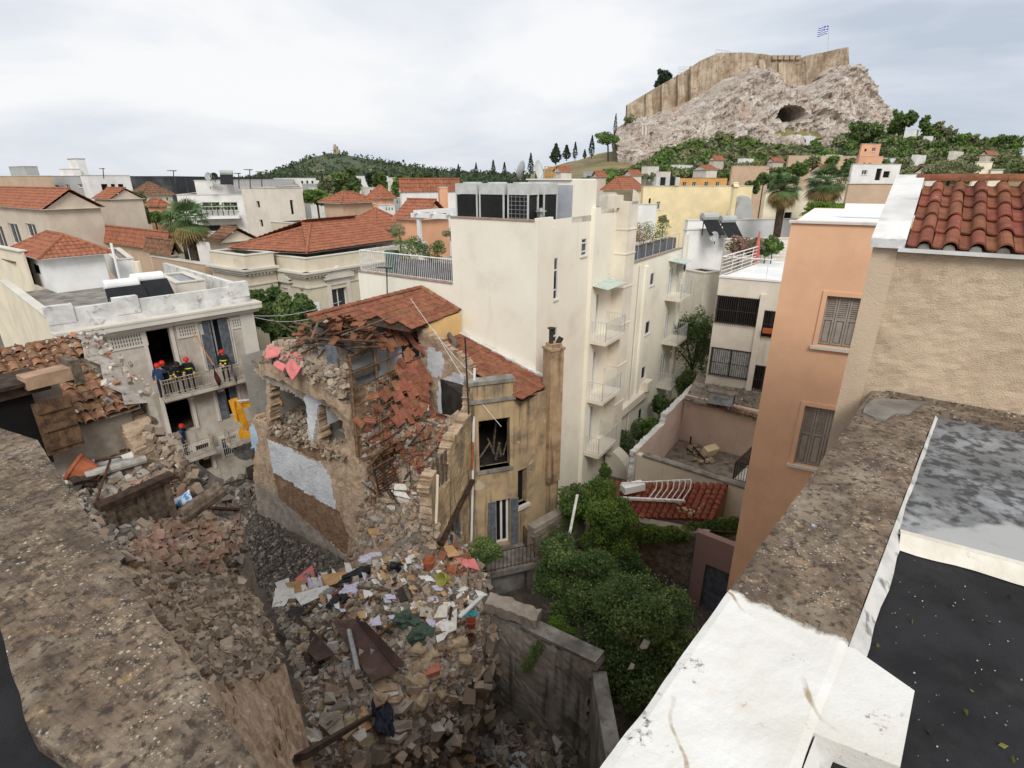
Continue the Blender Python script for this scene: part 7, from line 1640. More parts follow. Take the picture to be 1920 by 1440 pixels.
for cx,cy,rx,ry,Y,m_,lab in ((1250,768,30,26,33,g_dark,'dark shrub growing against the court wall in the alley'),(1222,802,22,20,29.5,g_mid,'rounded green shrub in the middle of the alley'),(1303,650,42,80,38,g_dark,'tall dark creeper covering the wall at the alley end'),(1290,725,36,34,35,g_dark,'dark creeper spilling over the court wall top'),(1135,885,10,16,25.5,g_mid,'small shrub at the curved buttress')):
    tree_px('alley_shrub', lab, cx, cy, rx, ry, Y, 0, m_, .17, 6500, k=9, cat='shrub')
for cx,cy,Y,r,lab in ((1168,858,27.2,.3,'terracotta pot with a round shrub by the garage opening'),(1196,836,28.4,.26,'white pot with a dark plant in the alley')):
    c = atz(cx, cy, .1); t = thing('potted_plant', lab, 'potted plant', c); b = MB(); b.lathe(c, [(r*.7,0),(r,.45),(r*1.06,.45),(r*1.06,.52),(r*.9,.52),(r*.85,.46),(.02,.46)], 12); b.build('pot', mat('terracotta_pot', (176,104,72), (150,86,60), scale=6) if 'terra' in lab else m_white, t)
    link('foliage', leaf_mesh('foliage', ellipsoid_pts(1400, c+UP*1.2, (.62,.62,.75), .3), .12, g_dark), t); b = MB(); b.tube([c+UP*.4, c+UP*1.2], .03, 5); b.build('stem', m_bark, t)
tree_px('street_tree', 'dark leafy tree beside the balcony house, nearer the quoins', 555, 600, 36, 58, 31.5, 0, g_dark, .24, 10000, k=12, tr=.2)
tree_px('street_tree', 'dark leafy tree with a pointed top next to the balcony house corner', 503, 588, 36, 56, 32.0, 0, g_dark, .24, 10000, k=12, tr=.2)
tree_px('round_tree', 'narrow dark tree between the beige gable and the palm', 262, 392, 16, 34, 66, 0, g_dark, .5, 1500, k=8)
tree_px('round_tree', 'bushy green tree left of the palm crown', 290, 408, 20, 14, 60, 0, g_mid, .4, 1200, k=7)
for cx,cy,rx,ry,Y,m_,lab in ((648,345,27,30,120,g_dark,'large dark tree in front of the wooded hill'),(612,352,14,18,118,g_olive,'olive tree just left of the large dark tree'),(594,372,28,13,80,g_mid,'low green treetop beside the tan house'),(754,352,17,20,100,g_mid,'bright green tree left of the white gabled house'),(712,345,12,16,130,g_dark,'dark tree in front of the far white block'),(790,338,22,10,140,g_far,'dark treetops behind the cooling units'),(700,338,10,12,150,g_far,'small dark tree beside the far white block')):
    tree_px('town_tree', lab, cx, cy, rx, ry, Y, 0, m_, Y*.011, 2000, k=9)
tree_px('round_bush', 'bright round clipped bush above the peach house', 1549, 394, 42, 17, 41, 9, g_lime, .16, 5000, k=10, cat='bush')
tree_px('olive_bush', 'pale olive bush peeking over the tile ridge', 1783, 322, 46, 24, 60, 9, g_olive, .25, 4500, k=10, cat='bush')
for cx,cy,rx,ry,m_,lab in ((1388,462,26,22,leafmat('pink_foliage',(160,120,110),(110,112,76),sc=3),'pinkish bougainvillea on the trellis terrace'),(1418,464,20,20,g_olive,'olive shrub in the middle of the trellis terrace'),(1450,460,20,22,g_mid,'green climbing shrub at the right of the trellis terrace'),(1436,470,14,12,g_dark,'low dark shrub below the folded umbrella')):
    tree_px('terrace_shrub', lab, cx, cy, rx, ry, 35.5, 11.2, m_, .14, 2200, k=8, cat='shrub', tr=.04)
c = at(1419,470,35); t = thing('folded_umbrella', 'folded faded red umbrella among the terrace shrubs', 'umbrella', c-UP*1.0); b = MB(); b.lathe(c-UP*.3, [(.05,-.6),(.22,0),(.16,.5),(.03,1.5)], 8); b.build('cloth', mat('faded_red', (190,110,104), (170,92,88), bump=0), t); b = MB(); b.tube([c-UP*1.8, c+UP*1.2], .025, 5); b.build('pole', m_rail, t)
# fan palms
def palm(label, px, py, Y, rad, base, seed):
    rr = random.Random(seed); c = at(px, py, Y); t = thing('fan_palm', label, 'palm tree', (c.x, c.y, base))
    b = MB(); b.tube([(c.x, c.y, base), (c.x+.1, c.y, (base+c.z)/2), (c.x, c.y, c.z)], [.34,.28,.3], 9); b.build('trunk', m_bark, t)
    for nm, mt, n, lo, hi in (('frond_crown', g_palm, 58, -.35, 1.0), ('dead_skirt', g_dead, 60, -1.0, -.35)):
        v, q = [], []
        for k in range(n):
            a = rr.uniform(0, 2*math.pi); e = rr.uniform(lo, hi); d = V(math.cos(a)*math.sqrt(max(.02,1-e*e)), math.sin(a)*math.sqrt(max(.02,1-e*e)), e).normalized()
            L_ = rad*rr.uniform(.75,1.05); hub = c + d*L_*.48; s = d.cross(UP).normalized(); up = s.cross(d)
            q.append([len(v)+i for i in range(4)]); v += [c-s*.02, c+s*.02, hub+s*.02, hub-s*.02]
            for j in range(15):
                th = (j-7)*.19; bd = (d*math.cos(th)+s*math.sin(th)).normalized(); m1 = hub+bd*L_*.3-UP*.02*rad; tip = hub+bd*L_*(.6-.012*(j-7)**2*.3)-UP*(.16+.1*rr.random())*rad; w = s*math.cos(th)*.045*rad/2 + d*-math.sin(th)*.045*rad/2
                q.append([len(v)+i for i in range(4)]); v += [hub, m1+w, tip, m1-w]
        link(nm, fast_mesh(nm, np.array([tuple(p) for p in v]), np.array(q), mt), t)
palm('shaggy fan palm between the roofs on the left', 350, 413, 40, 1.85, 0, 1); palm('left fan palm behind the peach house', 1470, 352, 45, 1.6, 0, 2); palm('right fan palm behind the round bush', 1550, 342, 46, 1.9, 0, 3)
# citadel slope
for cx,yt,yb,Y,w,lab in ((1153,213,250,300,8,'tall lone cypress at the left foot of the rock'),(1109,254,292,320,12,'dark cypress left of the umbrella pine'),(1078,266,297,330,10,'cypress second from the left on the slope crest'),(1062,272,298,332,16,'spreading dark conifer on the slope crest'),(1042,270,304,335,22,'leftmost dark conifer on the slope crest'),(1096,280,296,330,8,'small cypress between two taller ones on the crest'),(995,287,325,420,12,'tall cypress above the satellite dishes'),(925,300,328,430,10,'cypress left of the satellite dishes'),(893,305,330,430,8,'slim cypress above the cooling units'),(860,308,332,420,9,'cypress at the left end of the cooling units'),(946,304,330,440,9,'cypress just left of the dark dish'),(607,318,362,112,8,'dark cypress beside the large town tree'),(665,320,345,160,7,'cypress right of the large town tree'),(725,322,345,200,7,'slim cypress behind the bright green tree'),(780,316,336,300,8,'cypress above the white gabled house'),(820,316,336,320,8,'cypress left of the cooling units on the far ridge'),(548,305,322,700,9,'cypress on the left shoulder of the far hill')):
    cypress(lab, cx, yt, yb, Y, w, n=500)
c = at(1137,262,300); t = thing('umbrella_pine', 'umbrella pine with a bare leaning trunk left of the rock', 'pine tree', at(1141,290,300)); bl = crown_blobs(c, 6.2, 5, 4.0, k=8); link('crown', leaf_mesh('crown', blob_pts(bl, 1500, .5), 1.0, g_mid), t); b = MB(); b.tube([at(1141,292,300)-UP*3, at(1140,275,300), c], .5, 6, r1=.3); b.build('trunk', m_bark, t)
tree_px('fortress_tree', 'dark spreading tree on top of the fortress wall', 1243, 148, 15, 16, 345, at(1243,170,345).z, g_blue, 2.4, 700, k=8)
tree_px('crag_bush', 'dark tree clinging to the right edge of the rock', 1638, 184, 7, 10, 330, at(1638,200,330).z, g_dark, 1.3, 400, k=5)
tree_px('crag_bush', 'grey green bush at the left end of the fortress wall', 1183, 226, 12, 11, 322, at(1183,245,322).z, g_olive, 1.4, 500, k=6)
tree_px('slope_tree', 'broad dark tree at the right foot of the rock', 1618, 254, 36, 26, 262, at(1618,285,262).z, g_dark, 1.5, 2600, k=12)
tree_px('slope_tree', 'tall rounded tree on the right shoulder of the slope', 1682, 232, 16, 26, 250, at(1682,270,250).z, g_mid, 1.3, 1800, k=9)
tree_px('slope_tree', 'dark conifer crown left of the white cubic house', 1700, 225, 16, 16, 245, at(1700,260,245).z, g_dark, 1.3, 1300, k=8)
slope = [(1090,338),(1180,318),(1235,292),(1300,262),(1330,255),(1400,262),(1460,275),(1560,275),(1640,262),(1720,252),(1800,262),(1915,280),(1915,325),(1700,335),(1420,330),(1180,338),(1090,340)]
n = 0; kinds = [(g_dark,'dark green tree on the wooded slope below the citadel'),(g_mid,'mid green tree on the wooded slope below the citadel'),(g_olive,'grey green olive tree on the wooded slope below the citadel'),(g_farg,'pale green bush on the wooded slope below the citadel')]
pts = []
while n < 190:
    x, y = R.uniform(1060,1915), R.uniform(252,338)
    if not in_poly(x, y, slope): continue
    pts.append((x, y)); n += 1
for x, y in sorted(pts, key=lambda p: p[1]):
    Y = 285 - (y-255)*1.75 if x < 1640 else 255 - (y-255)*1.4
    m_, lab = kinds[R.choice([0,1,1,2,2,3,3])]; rx = R.uniform(9, 19)*(1.0 if y < 300 else 1.2); tree_px('slope_tree', lab, x, y, rx, rx*R.uniform(.65,.95), Y, at(x, y+rx*1.2, Y).z-2, m_, Y*.0062, 460, k=7, group='trees on the citadel slope')
for x, y, rx, ry in ((1712,268,14,12),(1745,250,18,12),(1775,252,16,14),(1800,262,18,12),(1822,262,12,10),(1850,268,14,12),(1885,262,16,10),(1905,270,14,14),(1735,232,10,14),(1760,240,10,12),(1660,265,14,12),(1690,280,20,14)):
    tree_px('slope_tree', 'leafy tree on the skyline of the right hand slope', x, y, rx, ry, 235, at(x, y+ry*1.3, 235).z-3, R.choice([g_dark, g_mid, g_olive]), 1.2, 650, k=8, group='skyline trees on the right slope')
# low scrub between the trees
P = []
while len(P) < 9000:
    x, y = R.uniform(1060,1915), R.uniform(258,340)
    if not in_poly(x, y+3, slope): continue
    Y = 287 - (y-255)*1.75 if x < 1640 else 257 - (y-255)*1.4; P.append(tuple(at(x, y, Y+R.uniform(-3,3))))
P = np.array(P)
for m_, q, lab in ((g_farg, P[:4000], 'pale low scrub covering the slope below the citadel'), (g_far, P[4000:], 'dark low scrub covering the slope below the citadel')): link('slope_scrub', leaf_mesh('slope_scrub', q, 2.0, m_), kind='stuff', label=lab, cat='scrub')
# trees in front of the stone terrace house
for x, y, rx, ry, Y, m_, lab in ((1500,318,16,13,100,g_mid,'rounded tree left of the pinkish cottage'),(1525,305,14,12,112,g_olive,'olive tree against the stone terrace house'),(1590,318,12,18,88,g_dark,'dark tree between the palms and the white terrace house'),(1432,338,16,12,85,g_dark,'dark shrub beside the vaulted shed'),(1410,350,14,14,70,g_dark,'dark bush at the end of the yellow building'),(1470,322,12,9,105,g_dark,'low dark tree left of the stone terrace house'),(1560,300,10,8,118,g_mid,'small green tree on the stone terrace')):
    tree_px('slope_tree', lab, x, y, rx, ry, Y, 0, m_, Y*.008, 900, k=8)
# ================================================================ people
m_skin = mat('skin', (196,142,116), bump=0); m_navy = mat('navy_jacket', (38,42,58), (28,30,42), scale=12, bump=.1); m_blk2 = mat('black_turnout', (34,34,38), (24,24,28), scale=12, bump=.1); m_bluej = mat('blue_coverall', (48,66,104), (38,54,88), scale=12, bump=.1)
m_red = mat('red_helmet', (206,46,38), rough=.35, bump=0); m_hiv = mat('reflective_yellow', (222,226,70), rough=.5, bump=0); m_boot = mat('boot', (24,22,22), bump=0); m_blkh = mat('black_helmet', (30,30,32), rough=.4, bump=0)
def person(label, pos, face, jacket, helmet, pose='stand', bands=True, bag=False):
    """face: heading in degrees clockwise from +Y"""
    M_ = Matrix.Translation(pos) @ Matrix.Rotation(-math.radians(face), 4, 'Z')      # local: +Y forward, +X right
    J = dict(pel=(0,0,.93), sp=(0,.02,1.15), ch=(0,.03,1.36), nk=(0,.03,1.50), hd=(0,.06,1.62), ht=(0,.07,1.72), ls=(-.19,.02,1.43), rs=(.19,.02,1.43), lh=(-.1,0,.9), rh=(.1,0,.9), lk=(-.11,.03,.5), rk=(.12,.03,.5), la=(-.12,0,.09), ra=(.13,0,.09), lt=(-.13,.15,.05), rt=(.15,.15,.05))
    arms = dict(stand=((-.27,.02,1.16),(-.26,.16,.93),(.27,.02,1.16),(.26,.16,.93)), phone=((-.34,.1,1.25),(-.13,.14,1.52),(.27,.0,1.16),(.25,.14,.93)), lean=((-.28,.1,1.2),(-.2,.34,1.06),(.28,.1,1.2),(.2,.34,1.06)), front=((-.27,.06,1.18),(-.06,.24,1.02),(.27,.06,1.18),(.06,.24,1.02)))[pose]
    J.update(le=arms[0], lw=arms[1], re=arms[2], rw=arms[3])
    if pose == 'lean':
        for k in ('ch','nk','hd','ht','ls','rs'): x,y,z = J[k]; J[k] = (x, y+.1*(z-.9)/.6, z-.02)
        for k in ('hd','ht'): x,y,z = J[k]; J[k] = (x, y+.06, z-.05)
    rad = dict(pel=.155, sp=.15, ch=.165, nk=.062, hd=.092, ht=.075, ls=.085, rs=.085, le=.058, re=.058, lw=.04, rw=.04, lh=.1, rh=.1, lk=.07, rk=.07, la=.05, ra=.05, lt=.045, rt=.045)
    ks = list(J); E = [('pel','sp'),('sp','ch'),('ch','nk'),('nk','hd'),('hd','ht'),('ch','ls'),('ls','le'),('le','lw'),('ch','rs'),('rs','re'),('re','rw'),('pel','lh'),('lh','lk'),('lk','la'),('la','lt'),('pel','rh'),('rh','rk'),('rk','ra'),('ra','rt')]
    me = bpy.data.meshes.new('body_skeleton'); me.from_pydata([J[k] for k in ks], [(ks.index(a), ks.index(c)) for a, c in E], [])
    o = bpy.data.objects.new('body_skeleton', me); COL.link(o); o.modifiers.new('Skin', 'SKIN'); ss = o.modifiers.new('Sub', 'SUBSURF'); ss.levels = 1; ss.render_levels = 1
    if not me.skin_vertices: me.skin_vertices_add() if hasattr(me, 'skin_vertices_add') else None
    lay = me.skin_vertices[0].data
    for i, k in enumerate(ks): lay[i].radius = (rad[k], rad[k]*(.72 if k in ('pel','sp','ch') else 1)); lay[i].use_root = (k == 'pel')
    dg = bpy.context.evaluated_depsgraph_get(); dg.update(); em = bpy.data.meshes.new_from_object(o.evaluated_get(dg)); bpy.data.objects.remove(o)
    em.name = 'body'; em.materials.clear()
    for m_ in (jacket, m_navy if jacket is m_bluej else jacket, m_skin, m_boot): em.materials.append(m_)
    for p in em.polygons:
        c = p.center; wl, wr = Vector(J['lw']), Vector(J['rw'])
        p.material_index = 2 if (c.z > J['nk'][2]+.015 or (c-wl).length < .05 or (c-wr).length < .05) else 3 if c.z < .16 else 1 if c.z < .92 else 0
    em.shade_smooth()
    t = thing('person', label, 'person', pos); body = link('body', em, t, mw=M_)
    h = Vector(J['hd']); b = MB(); b.lathe(h+V(0,-.005,.045), [(.135,0),(.132,.05),(.108,.11),(.06,.145),(.01,.155)], 14); b.lathe(h+V(0,.03,.04), [(.15,0),(.15,.012)], 14); link_mb(b, 'helmet', helmet, t, M_)
    b = MB(); b.poly([h+V(-.012,.09,.0), h+V(.012,.09,0), h+V(0,.112,-.02)]); b.box(h+V(-.032,.088,.012), .02,.006,.01); b.box(h+V(.032,.088,.012), .02,.006,.01); b.box(h+V(0,.085,-.045), .035,.006,.008); b.box(h+V(-.094,.0,-.005), .015,.035,.05); b.box(h+V(.094,0,-.005), .015,.035,.05); link_mb(b, 'face', m_skin, t, M_)
    for k, e_ in (('lw','le'),('rw','re')):
        w, e = Vector(J[k]), Vector(J[e_]); d = (w-e).normalized(); s = d.cross(V(0,1,0.3)).normalized(); b = MB(); pc = w+d*.05; b.obox(pc-s*.04-d*.04-d.cross(s)*.013, s*.08, d*.085, d.cross(s)*.026)
        for i in range(4): r_ = pc+s*(-.03+.02*i)+d*.045; b.tube([r_, r_+d*.035, r_+d*.055+d.cross(s)*.02], .009, 5, r1=.007)
        r_ = pc+s*.045-d*.01; b.tube([r_, r_+s*.02+d*.025, r_+s*.02+d*.05], .01, 5, r1=.008); link_mb(b, 'hand', m_skin, t, M_)
    if bands:
        b = MB(); c = Vector(J['sp'])+V(0,0,.07); n = 18; ring = lambda z, k: [V(.178*k*math.cos(2*math.pi*i/n), c.y+.132*k*math.sin(2*math.pi*i/n), z) for i in range(n)]
        r0_, r1_ = ring(c.z-.03, 1.0), ring(c.z+.03, 1.02)
        for i in range(n): b.poly([r0_[i], r0_[(i+1)%n], r1_[(i+1)%n], r1_[i]])
        link_mb(b, 'chest_band', m_hiv, t, M_)
        for k, e_ in (('lw','le'),('rw','re')): w, e = Vector(J[k]), Vector(J[e_]); b = MB(); b.tube([w.lerp(e,.18), w.lerp(e,.34)], .056, 10, cap=False); link_mb(b, 'cuff_band', m_hiv, t, M_)
    if bag: b = MB(); b.box(V(-.22,-.12,1.0), .26, .2, .42); b.box(V(-.22,-.23,.92), .2, .05, .2); link_mb(b, 'red_pack', m_red, t, M_)
    return t
def link_mb(b, name, m, parent, M_):
    me = b.mesh(name); me.materials.append(m); me.shade_flat(); return link(name, me, parent, mw=M_)
zb = 6.2; gx = lambda px, py, off, z: fG.p(fG.uz(px, py)[0], z, off)
person('rescuer in a plain blue jacket and red helmet holding a hand to the ear', gx(291,690,.45,zb), 150, m_bluej, m_red, 'phone', False)
person('rescuer in black with red helmet behind the one in blue', gx(304,690,.2,zb), 160, m_blk2, m_red, 'stand')
person('rescuer in black with dark helmet bending over the upper balcony rail', gx(326,690,.5,zb), 140, m_blk2, m_blkh, 'lean')
person('rescuer in black turnout coat with red helmet right of the bending one', gx(345,680,.5,zb), 165, m_blk2, m_red, 'stand')
person('rescuer standing alone in front of the open shutters on the upper balcony', gx(413,675,.5,zb), 170, m_blk2, m_red, 'front')
person('rescuer in blue with a red pack in the dark lower doorway', gx(337,800,.1,2.62), 75, m_bluej, m_red, 'phone', False, True)
# draped cloths over the rail, rope
m_mar = mat('maroon_cloth', (92,40,40), (66,30,32), scale=9, bump=.4); m_grcl = mat('grey_purple_cloth', (112,100,108), (84,74,80), scale=9, bump=.4)
for i, (px, w, ln, m_, lab) in enumerate(((388,.35,1.3,m_mar,'maroon cloth bundle hanging over the upper balcony rail'),(421,.28,1.7,m_grcl,'greyish purple cloth trailing from the upper balcony'))):
    t = thing('draped_cloth', lab, 'cloth', gx(px,690,.86,zb)); b = MB(); u = fG.uz(px,690)[0]
    for k in range(8):
        z0, z1 = zb+1.2-ln*k/8, zb+1.2-ln*(k+1)/8; q = lambda z, s: fG.p(u+s*w*(.5+.3*math.sin(z*5))-(.12*(zb+1.2-z)), z, .92+.06*math.sin(z*7+s))
        b.poly([q(z0,-.5), q(z0,0), q(z1,0), q(z1,-.5)]); b.poly([q(z0,0), q(z0,.5)+fG.n*.08, q(z1,.5)+fG.n*.08, q(z1,0)]); b.poly([q(z0,.5)+fG.n*.08, q(z0,-.5)-fG.n*.05, q(z1,-.5)-fG.n*.05, q(z1,.5)+fG.n*.08])
    b.build('cloth', m_, t)
t = thing('rescue_rope', 'orange rope hanging above the maroon cloth', 'rope', gx(388,670,.7,zb)); b = MB(); b.tube([fG.p(fG.uz(360,622)[0], fG.uz(360,622)[1], .06), gx(388,672,.9,zb+1.1)], .02, 5); b.build('rope', mat('orange_rope', (214,140,60), bump=0), t)
# ================================================================ excavator behind the ruin
m_exc = mat('excavator_yellow', (214,152,38), (190,130,34), scale=2, rough=.45, bump=.05, stain=(120,90,50), sscale=3, sthr=(.6,.75)); T = thing('excavator', 'yellow excavator with raised arm reaching from behind the collapsed house', 'excavator', uv(-3.5,-15.5,0))
pe, pb, pk = at(436,748,24.6), at(520,752,24.9), at(462,806,24.2)
def arm(name, pts, w, hs2): 
    b = MB()
    for (a, h0), (c, h1) in zip(pts, pts[1:]):
        d = (c-a).normalized(); s = d.cross(UP).normalized()*w/2; n_ = s.cross(d).normalized()
        r0_ = [a+s+n_*h0, a-s+n_*h0, a-s-n_*h0, a+s-n_*h0]; r1_ = [c+s+n_*h1, c-s+n_*h1, c-s-n_*h1, c+s-n_*h1]
        for i in range(4): b.poly([r0_[i], r0_[(i+1)%4], r1_[(i+1)%4], r1_[i]])
        b.poly(r0_); b.poly(r1_)
    return b.build(name, m_exc, T)
arm('dipper_arm', [(pe,.12), (pe.lerp(pk,.35),.26), (pk,.1)], .32, 0)
base_ = uv(-2.6,-15.2,2.2); arm('boom', [(pe+V(.3,.2,-.35),.1), (pb,.24), (pb.lerp(base_,.5)+UP*1.4,.3), (base_,.24)], .42, 0)
b = MB(); a = at(438,742,24.5); b.tube([at(446,752,24.4), at(524,744,24.8)], .06, 8); b.build('hydraulic_ram', m_steel, T)
b = MB(); b.tube([at(437,752,24.3), at(444,790,24.1)], .09, 8); b.build('bucket_ram', m_exc, T)
b = MB(); b.tube([at(444,788,24.1), at(462,808,24.1)], .05, 8); b.build('ram_rod', m_steel, T)
kc = at(466,838,24.2); b = MB()
for k in range(8):
    a0, a1 = math.pi*(.1+.12*k), math.pi*(.1+.12*(k+1)); q = lambda a, s: kc+az(100)*(-.62*math.cos(a))+UP*(.62*math.sin(a)*-1+.1)+az(10)*s
    b.poly([q(a0,-.45), q(a1,-.45), q(a1,.45), q(a0,.45)]); b.poly([kc-az(10)*.45, q(a0,-.45), q(a1,-.45)]); b.poly([kc+az(10)*.45, q(a0,.45), q(a1,.45)])
b.build('bucket', mat('worn_bucket_steel', (92,88,84), (64,60,58), scale=4, rough=.6), T)
b = MB(); b.box(at(460,812,24.2), .5, .5, .35, .3); b.build('linkage', m_exc, T)
o = uv(-4.2,-17.2,0)
for v in (-16.6,-14.4): b = MB(); b.obox(uv(-4.4,v,.15), U_*3.4, V_*.55, UP*.8); b.build('track', m_iron, T)
b = MB(); b.obox(uv(-4.0,-16.4,1.1), U_*2.8, V_*2.3, UP*1.2); b.build('engine_house', m_exc, T); b = MB(); b.obox(uv(-3.6,-16.3,2.3), U_*1.3, V_*1.0, UP*1.4); b.build('cab', m_glass, T)
# ================================================================ individual debris
RB = random.Random(77)
def jrot(a=.6): return Matrix.Rotation(RB.uniform(0,6.3),3,'Z') @ Matrix.Rotation(RB.uniform(-a,a),3,'X') @ Matrix.Rotation(RB.uniform(-a,a),3,'Y')
def align(n): return n.to_track_quat('Z','Y').to_matrix()
def lump_mesh(name, m, seed, flat=1.0, sub=2, amp=.3, clamp=.36):
    import bmesh
    bm = bmesh.new(); bmesh.ops.create_icosphere(bm, subdivisions=sub, radius=.5)
    for v in bm.verts:
        d = v.co.normalized(); k = 1+amp*noise.noise(d*2.1+V(seed*3.7,0,0))+amp*.5*noise.noise(d*5+V(0,seed,0)); q = d*.5*k; v.co = V(max(-clamp,min(clamp,q.x)), max(-clamp,min(clamp,q.y)), max(-clamp,min(clamp,q.z))*flat)
    me = bpy.data.meshes.new(name); bm.to_mesh(me); bm.free(); me.materials.append(m); me.shade_flat(); return me
m_stn = mat('fallen_stone', (176,156,130), (146,126,104), scale=5, bump=.5, bscale=22, dist=.02, rnd=.22)
m_brk = mat('hollow_brick', (160,130,110), (142,112,94), scale=8, stain=(180,164,146), sscale=5, sthr=(.5,.65), bump=.3, bscale=30, dist=.01, rnd=.2)
m_slab = mat('broken_plaster', (206,200,190), (184,174,160), scale=3, stain=(150,136,120), sscale=2, bump=.2, rnd=.15)
stones = [lump_mesh('stone', m_stn, k) for k in range(5)]
def inpoly_pts(poly, n):
    xs_ = [p[0] for p in poly]; ys_ = [p[1] for p in poly]; o = []
    while len(o) < n:
        x, y = RB.uniform(min(xs_), max(xs_)), RB.uniform(min(ys_), max(ys_))
        if in_poly(x, y, poly): o.append((x, y))
    return o
HEAP = [(540,1150),(660,1075),(830,1005),(900,1095),(890,1230),(830,1340),(720,1390),(620,1400),(570,1250)]
for x, y in inpoly_pts(HEAP, 70) + inpoly_pts([(740,1210),(880,1180),(850,1300),(760,1330),(700,1280)], 26):
    s = RB.uniform(.14,.42)*(1.2 if y > 1180 else .8); p, n = drop(x, y, s*.15)
    link('fallen_stone', RB.choice(stones), mw=Matrix.Translation(p) @ jrot().to_4x4() @ Matrix.Diagonal((s*1.3, s, s*.85, 1)), label='rough building stone lying on the rubble heap', cat='stone', group='stones on the rubble heap')
def brick_mesh():
    b = MB(); b.obox((-.12,-.06,-.05), (.24,0,0), (0,.12,0), (0,0,.1))
    for x in (-.124, .12):
        for i in range(2):
            for j in range(2): b.obox((x,-.045+i*.048,-.036+j*.04), (.0042,0,0), (0,.036,0), (0,0,.03), 1)
    me = b.mesh('brick'); me.materials.append(m_brk); me.materials.append(m_dark); return me
bk_ = brick_mesh()
for x, y in inpoly_pts([(228,1045),(300,990),(360,985),(440,965),(452,1000),(430,1040),(330,1062),(250,1070)], 110):
    p, n = drop(x, y, .045); link('brick', bk_, mw=Matrix.Translation(p) @ (align(n) @ jrot(.5)).to_4x4(), label='loose hollow clay brick on the pile below the plank screen', cat='brick', group='bricks on the broken terrace pile')
for x, y in inpoly_pts([(240,915),(330,880),(375,900),(330,945),(270,940)], 40):
    p, n = drop(x, y, .045); link('brick', bk_, mw=Matrix.Translation(p) @ (align(n) @ jrot(.5)).to_4x4(), label='loose hollow clay brick on the terrace above the plank screen', cat='brick', group='bricks above the plank screen')
for x, y in inpoly_pts(HEAP, 60):
    p, n = drop(x, y, .05); link('brick', bk_, mw=Matrix.Translation(p) @ (align(n) @ jrot(.7)).to_4x4(), label='loose clay brick half buried in the rubble heap', cat='brick', group='bricks on the rubble heap')
for x, y in inpoly_pts([(680,850),(700,720),(790,680),(845,800),(835,880),(760,930),(700,940)], 140):
    p, n = drop(x, y, .05); link('fallen_roof_tile', tmR[0], mw=Matrix.Translation(p) @ (align(n) @ jrot(.5)).to_4x4(), label='fallen red roof tile on the debris inside the ruin', cat='roof tile', group='fallen tiles inside the ruin')
for x, y in inpoly_pts([(770,1010),(850,1000),(900,1090),(880,1150),(800,1060)], 26):
    p, n = drop(x, y, .05); link('fallen_roof_tile', tmR[0], mw=Matrix.Translation(p) @ (align(n) @ jrot(.6)).to_4x4(), label='fallen red roof tile on top of the rubble heap', cat='roof tile', group='fallen tiles on the heap')
def stick(label, x0, y0, x1, y1, r, m, cat='timber', name='timber', lift=.06, n=6, square=False, group=None, l1=None):
    a, _ = drop(x0, y0, lift); c, _ = drop(x1, y1, lift if l1 is None else l1); b = MB()
    if square:
        d = c-a; s = d.cross(UP).normalized()*r*2; b.obox(a-s/2, d, s, s.cross(d).normalized()*r)
    else: b.tube([a, a.lerp(c,.5)+UP*.01, c], r, n)
    return b.build(name, m, label=label, cat=cat, group=group)
for i in range(80):
    (x, y), = inpoly_pts([(680,850),(700,720),(796,672),(850,790),(835,900),(760,940),(690,960)], 1); a = RB.uniform(0,3.14); L_ = RB.uniform(10,32)
    stick('broken dark lath lying in the debris inside the ruin', x-L_*math.cos(a), y-L_*math.sin(a)*.7, x+L_*math.cos(a), y+L_*math.sin(a)*.7, RB.uniform(.012,.035), RB.choice([m_wood, m_woodd, m_plank]), 'lath', 'broken_lath', RB.uniform(.05,.3), 5, group='laths inside the ruin')
for i in range(44):
    (x, y), = inpoly_pts(HEAP, 1); a = RB.uniform(0,3.14); L_ = RB.uniform(12,45)
    stick('splintered board lying across the rubble heap', x-L_*math.cos(a), y-L_*math.sin(a)*.7, x+L_*math.cos(a), y+L_*math.sin(a)*.7, RB.uniform(.02,.06), RB.choice([m_wood, m_woodd, m_plank, m_plank]), 'board', 'broken_board', RB.uniform(.04,.2), 5, True, group='boards on the rubble heap')
for i in range(30):
    (x, y), = inpoly_pts([(180,870),(270,845),(300,870),(210,885)], 1)
    stick('thin dark roof lath in the bundle on the terrace', x-30, y+RB.uniform(2,10), x+25, y-RB.uniform(2,14), .014, RB.choice([m_woodd, m_wood]), 'lath', 'roof_lath', RB.uniform(.03,.2), 4, group='laths bundled on the terrace')
stick('long grey downpipe lying across the broken terrace', 145, 918, 272, 884, .085, mat('grey_pipe', (178,176,168), (150,146,138), scale=5), 'pipe', 'fallen_pipe', .28, 10)
b = MB(); b.tube([atz(345,966,10.95), atz(418,914,11.25)], .15, 10); b.build('timber_log', m_plank, label='thick weathered timber log leaning over the brick pile', cat='log')
stick('dark steel bar lying below the blue tub', 268, 962, 440, 970, .035, m_rust, 'bar', 'steel_bar', .2, 6)
stick('rusty rod propped in front of the clay pot', 172, 962, 205, 888, .022, m_rust, 'rod', 'steel_rod', .12, 5, l1=.35)
stick('white curved strip lying on the old barrel tiles', 152, 684, 184, 722, .03, m_frame, 'strip', 'plastic_strip', .1, 5)
stick('black beam end crossing the street rubble', 360, 940, 468, 905, .05, m_iron, 'beam', 'steel_beam', .3, 6, True)
stick('white bed rail standing in the street rubble', 420, 868, 442, 862, .03, m_railw, 'rail', 'bed_rail', .5, 6)
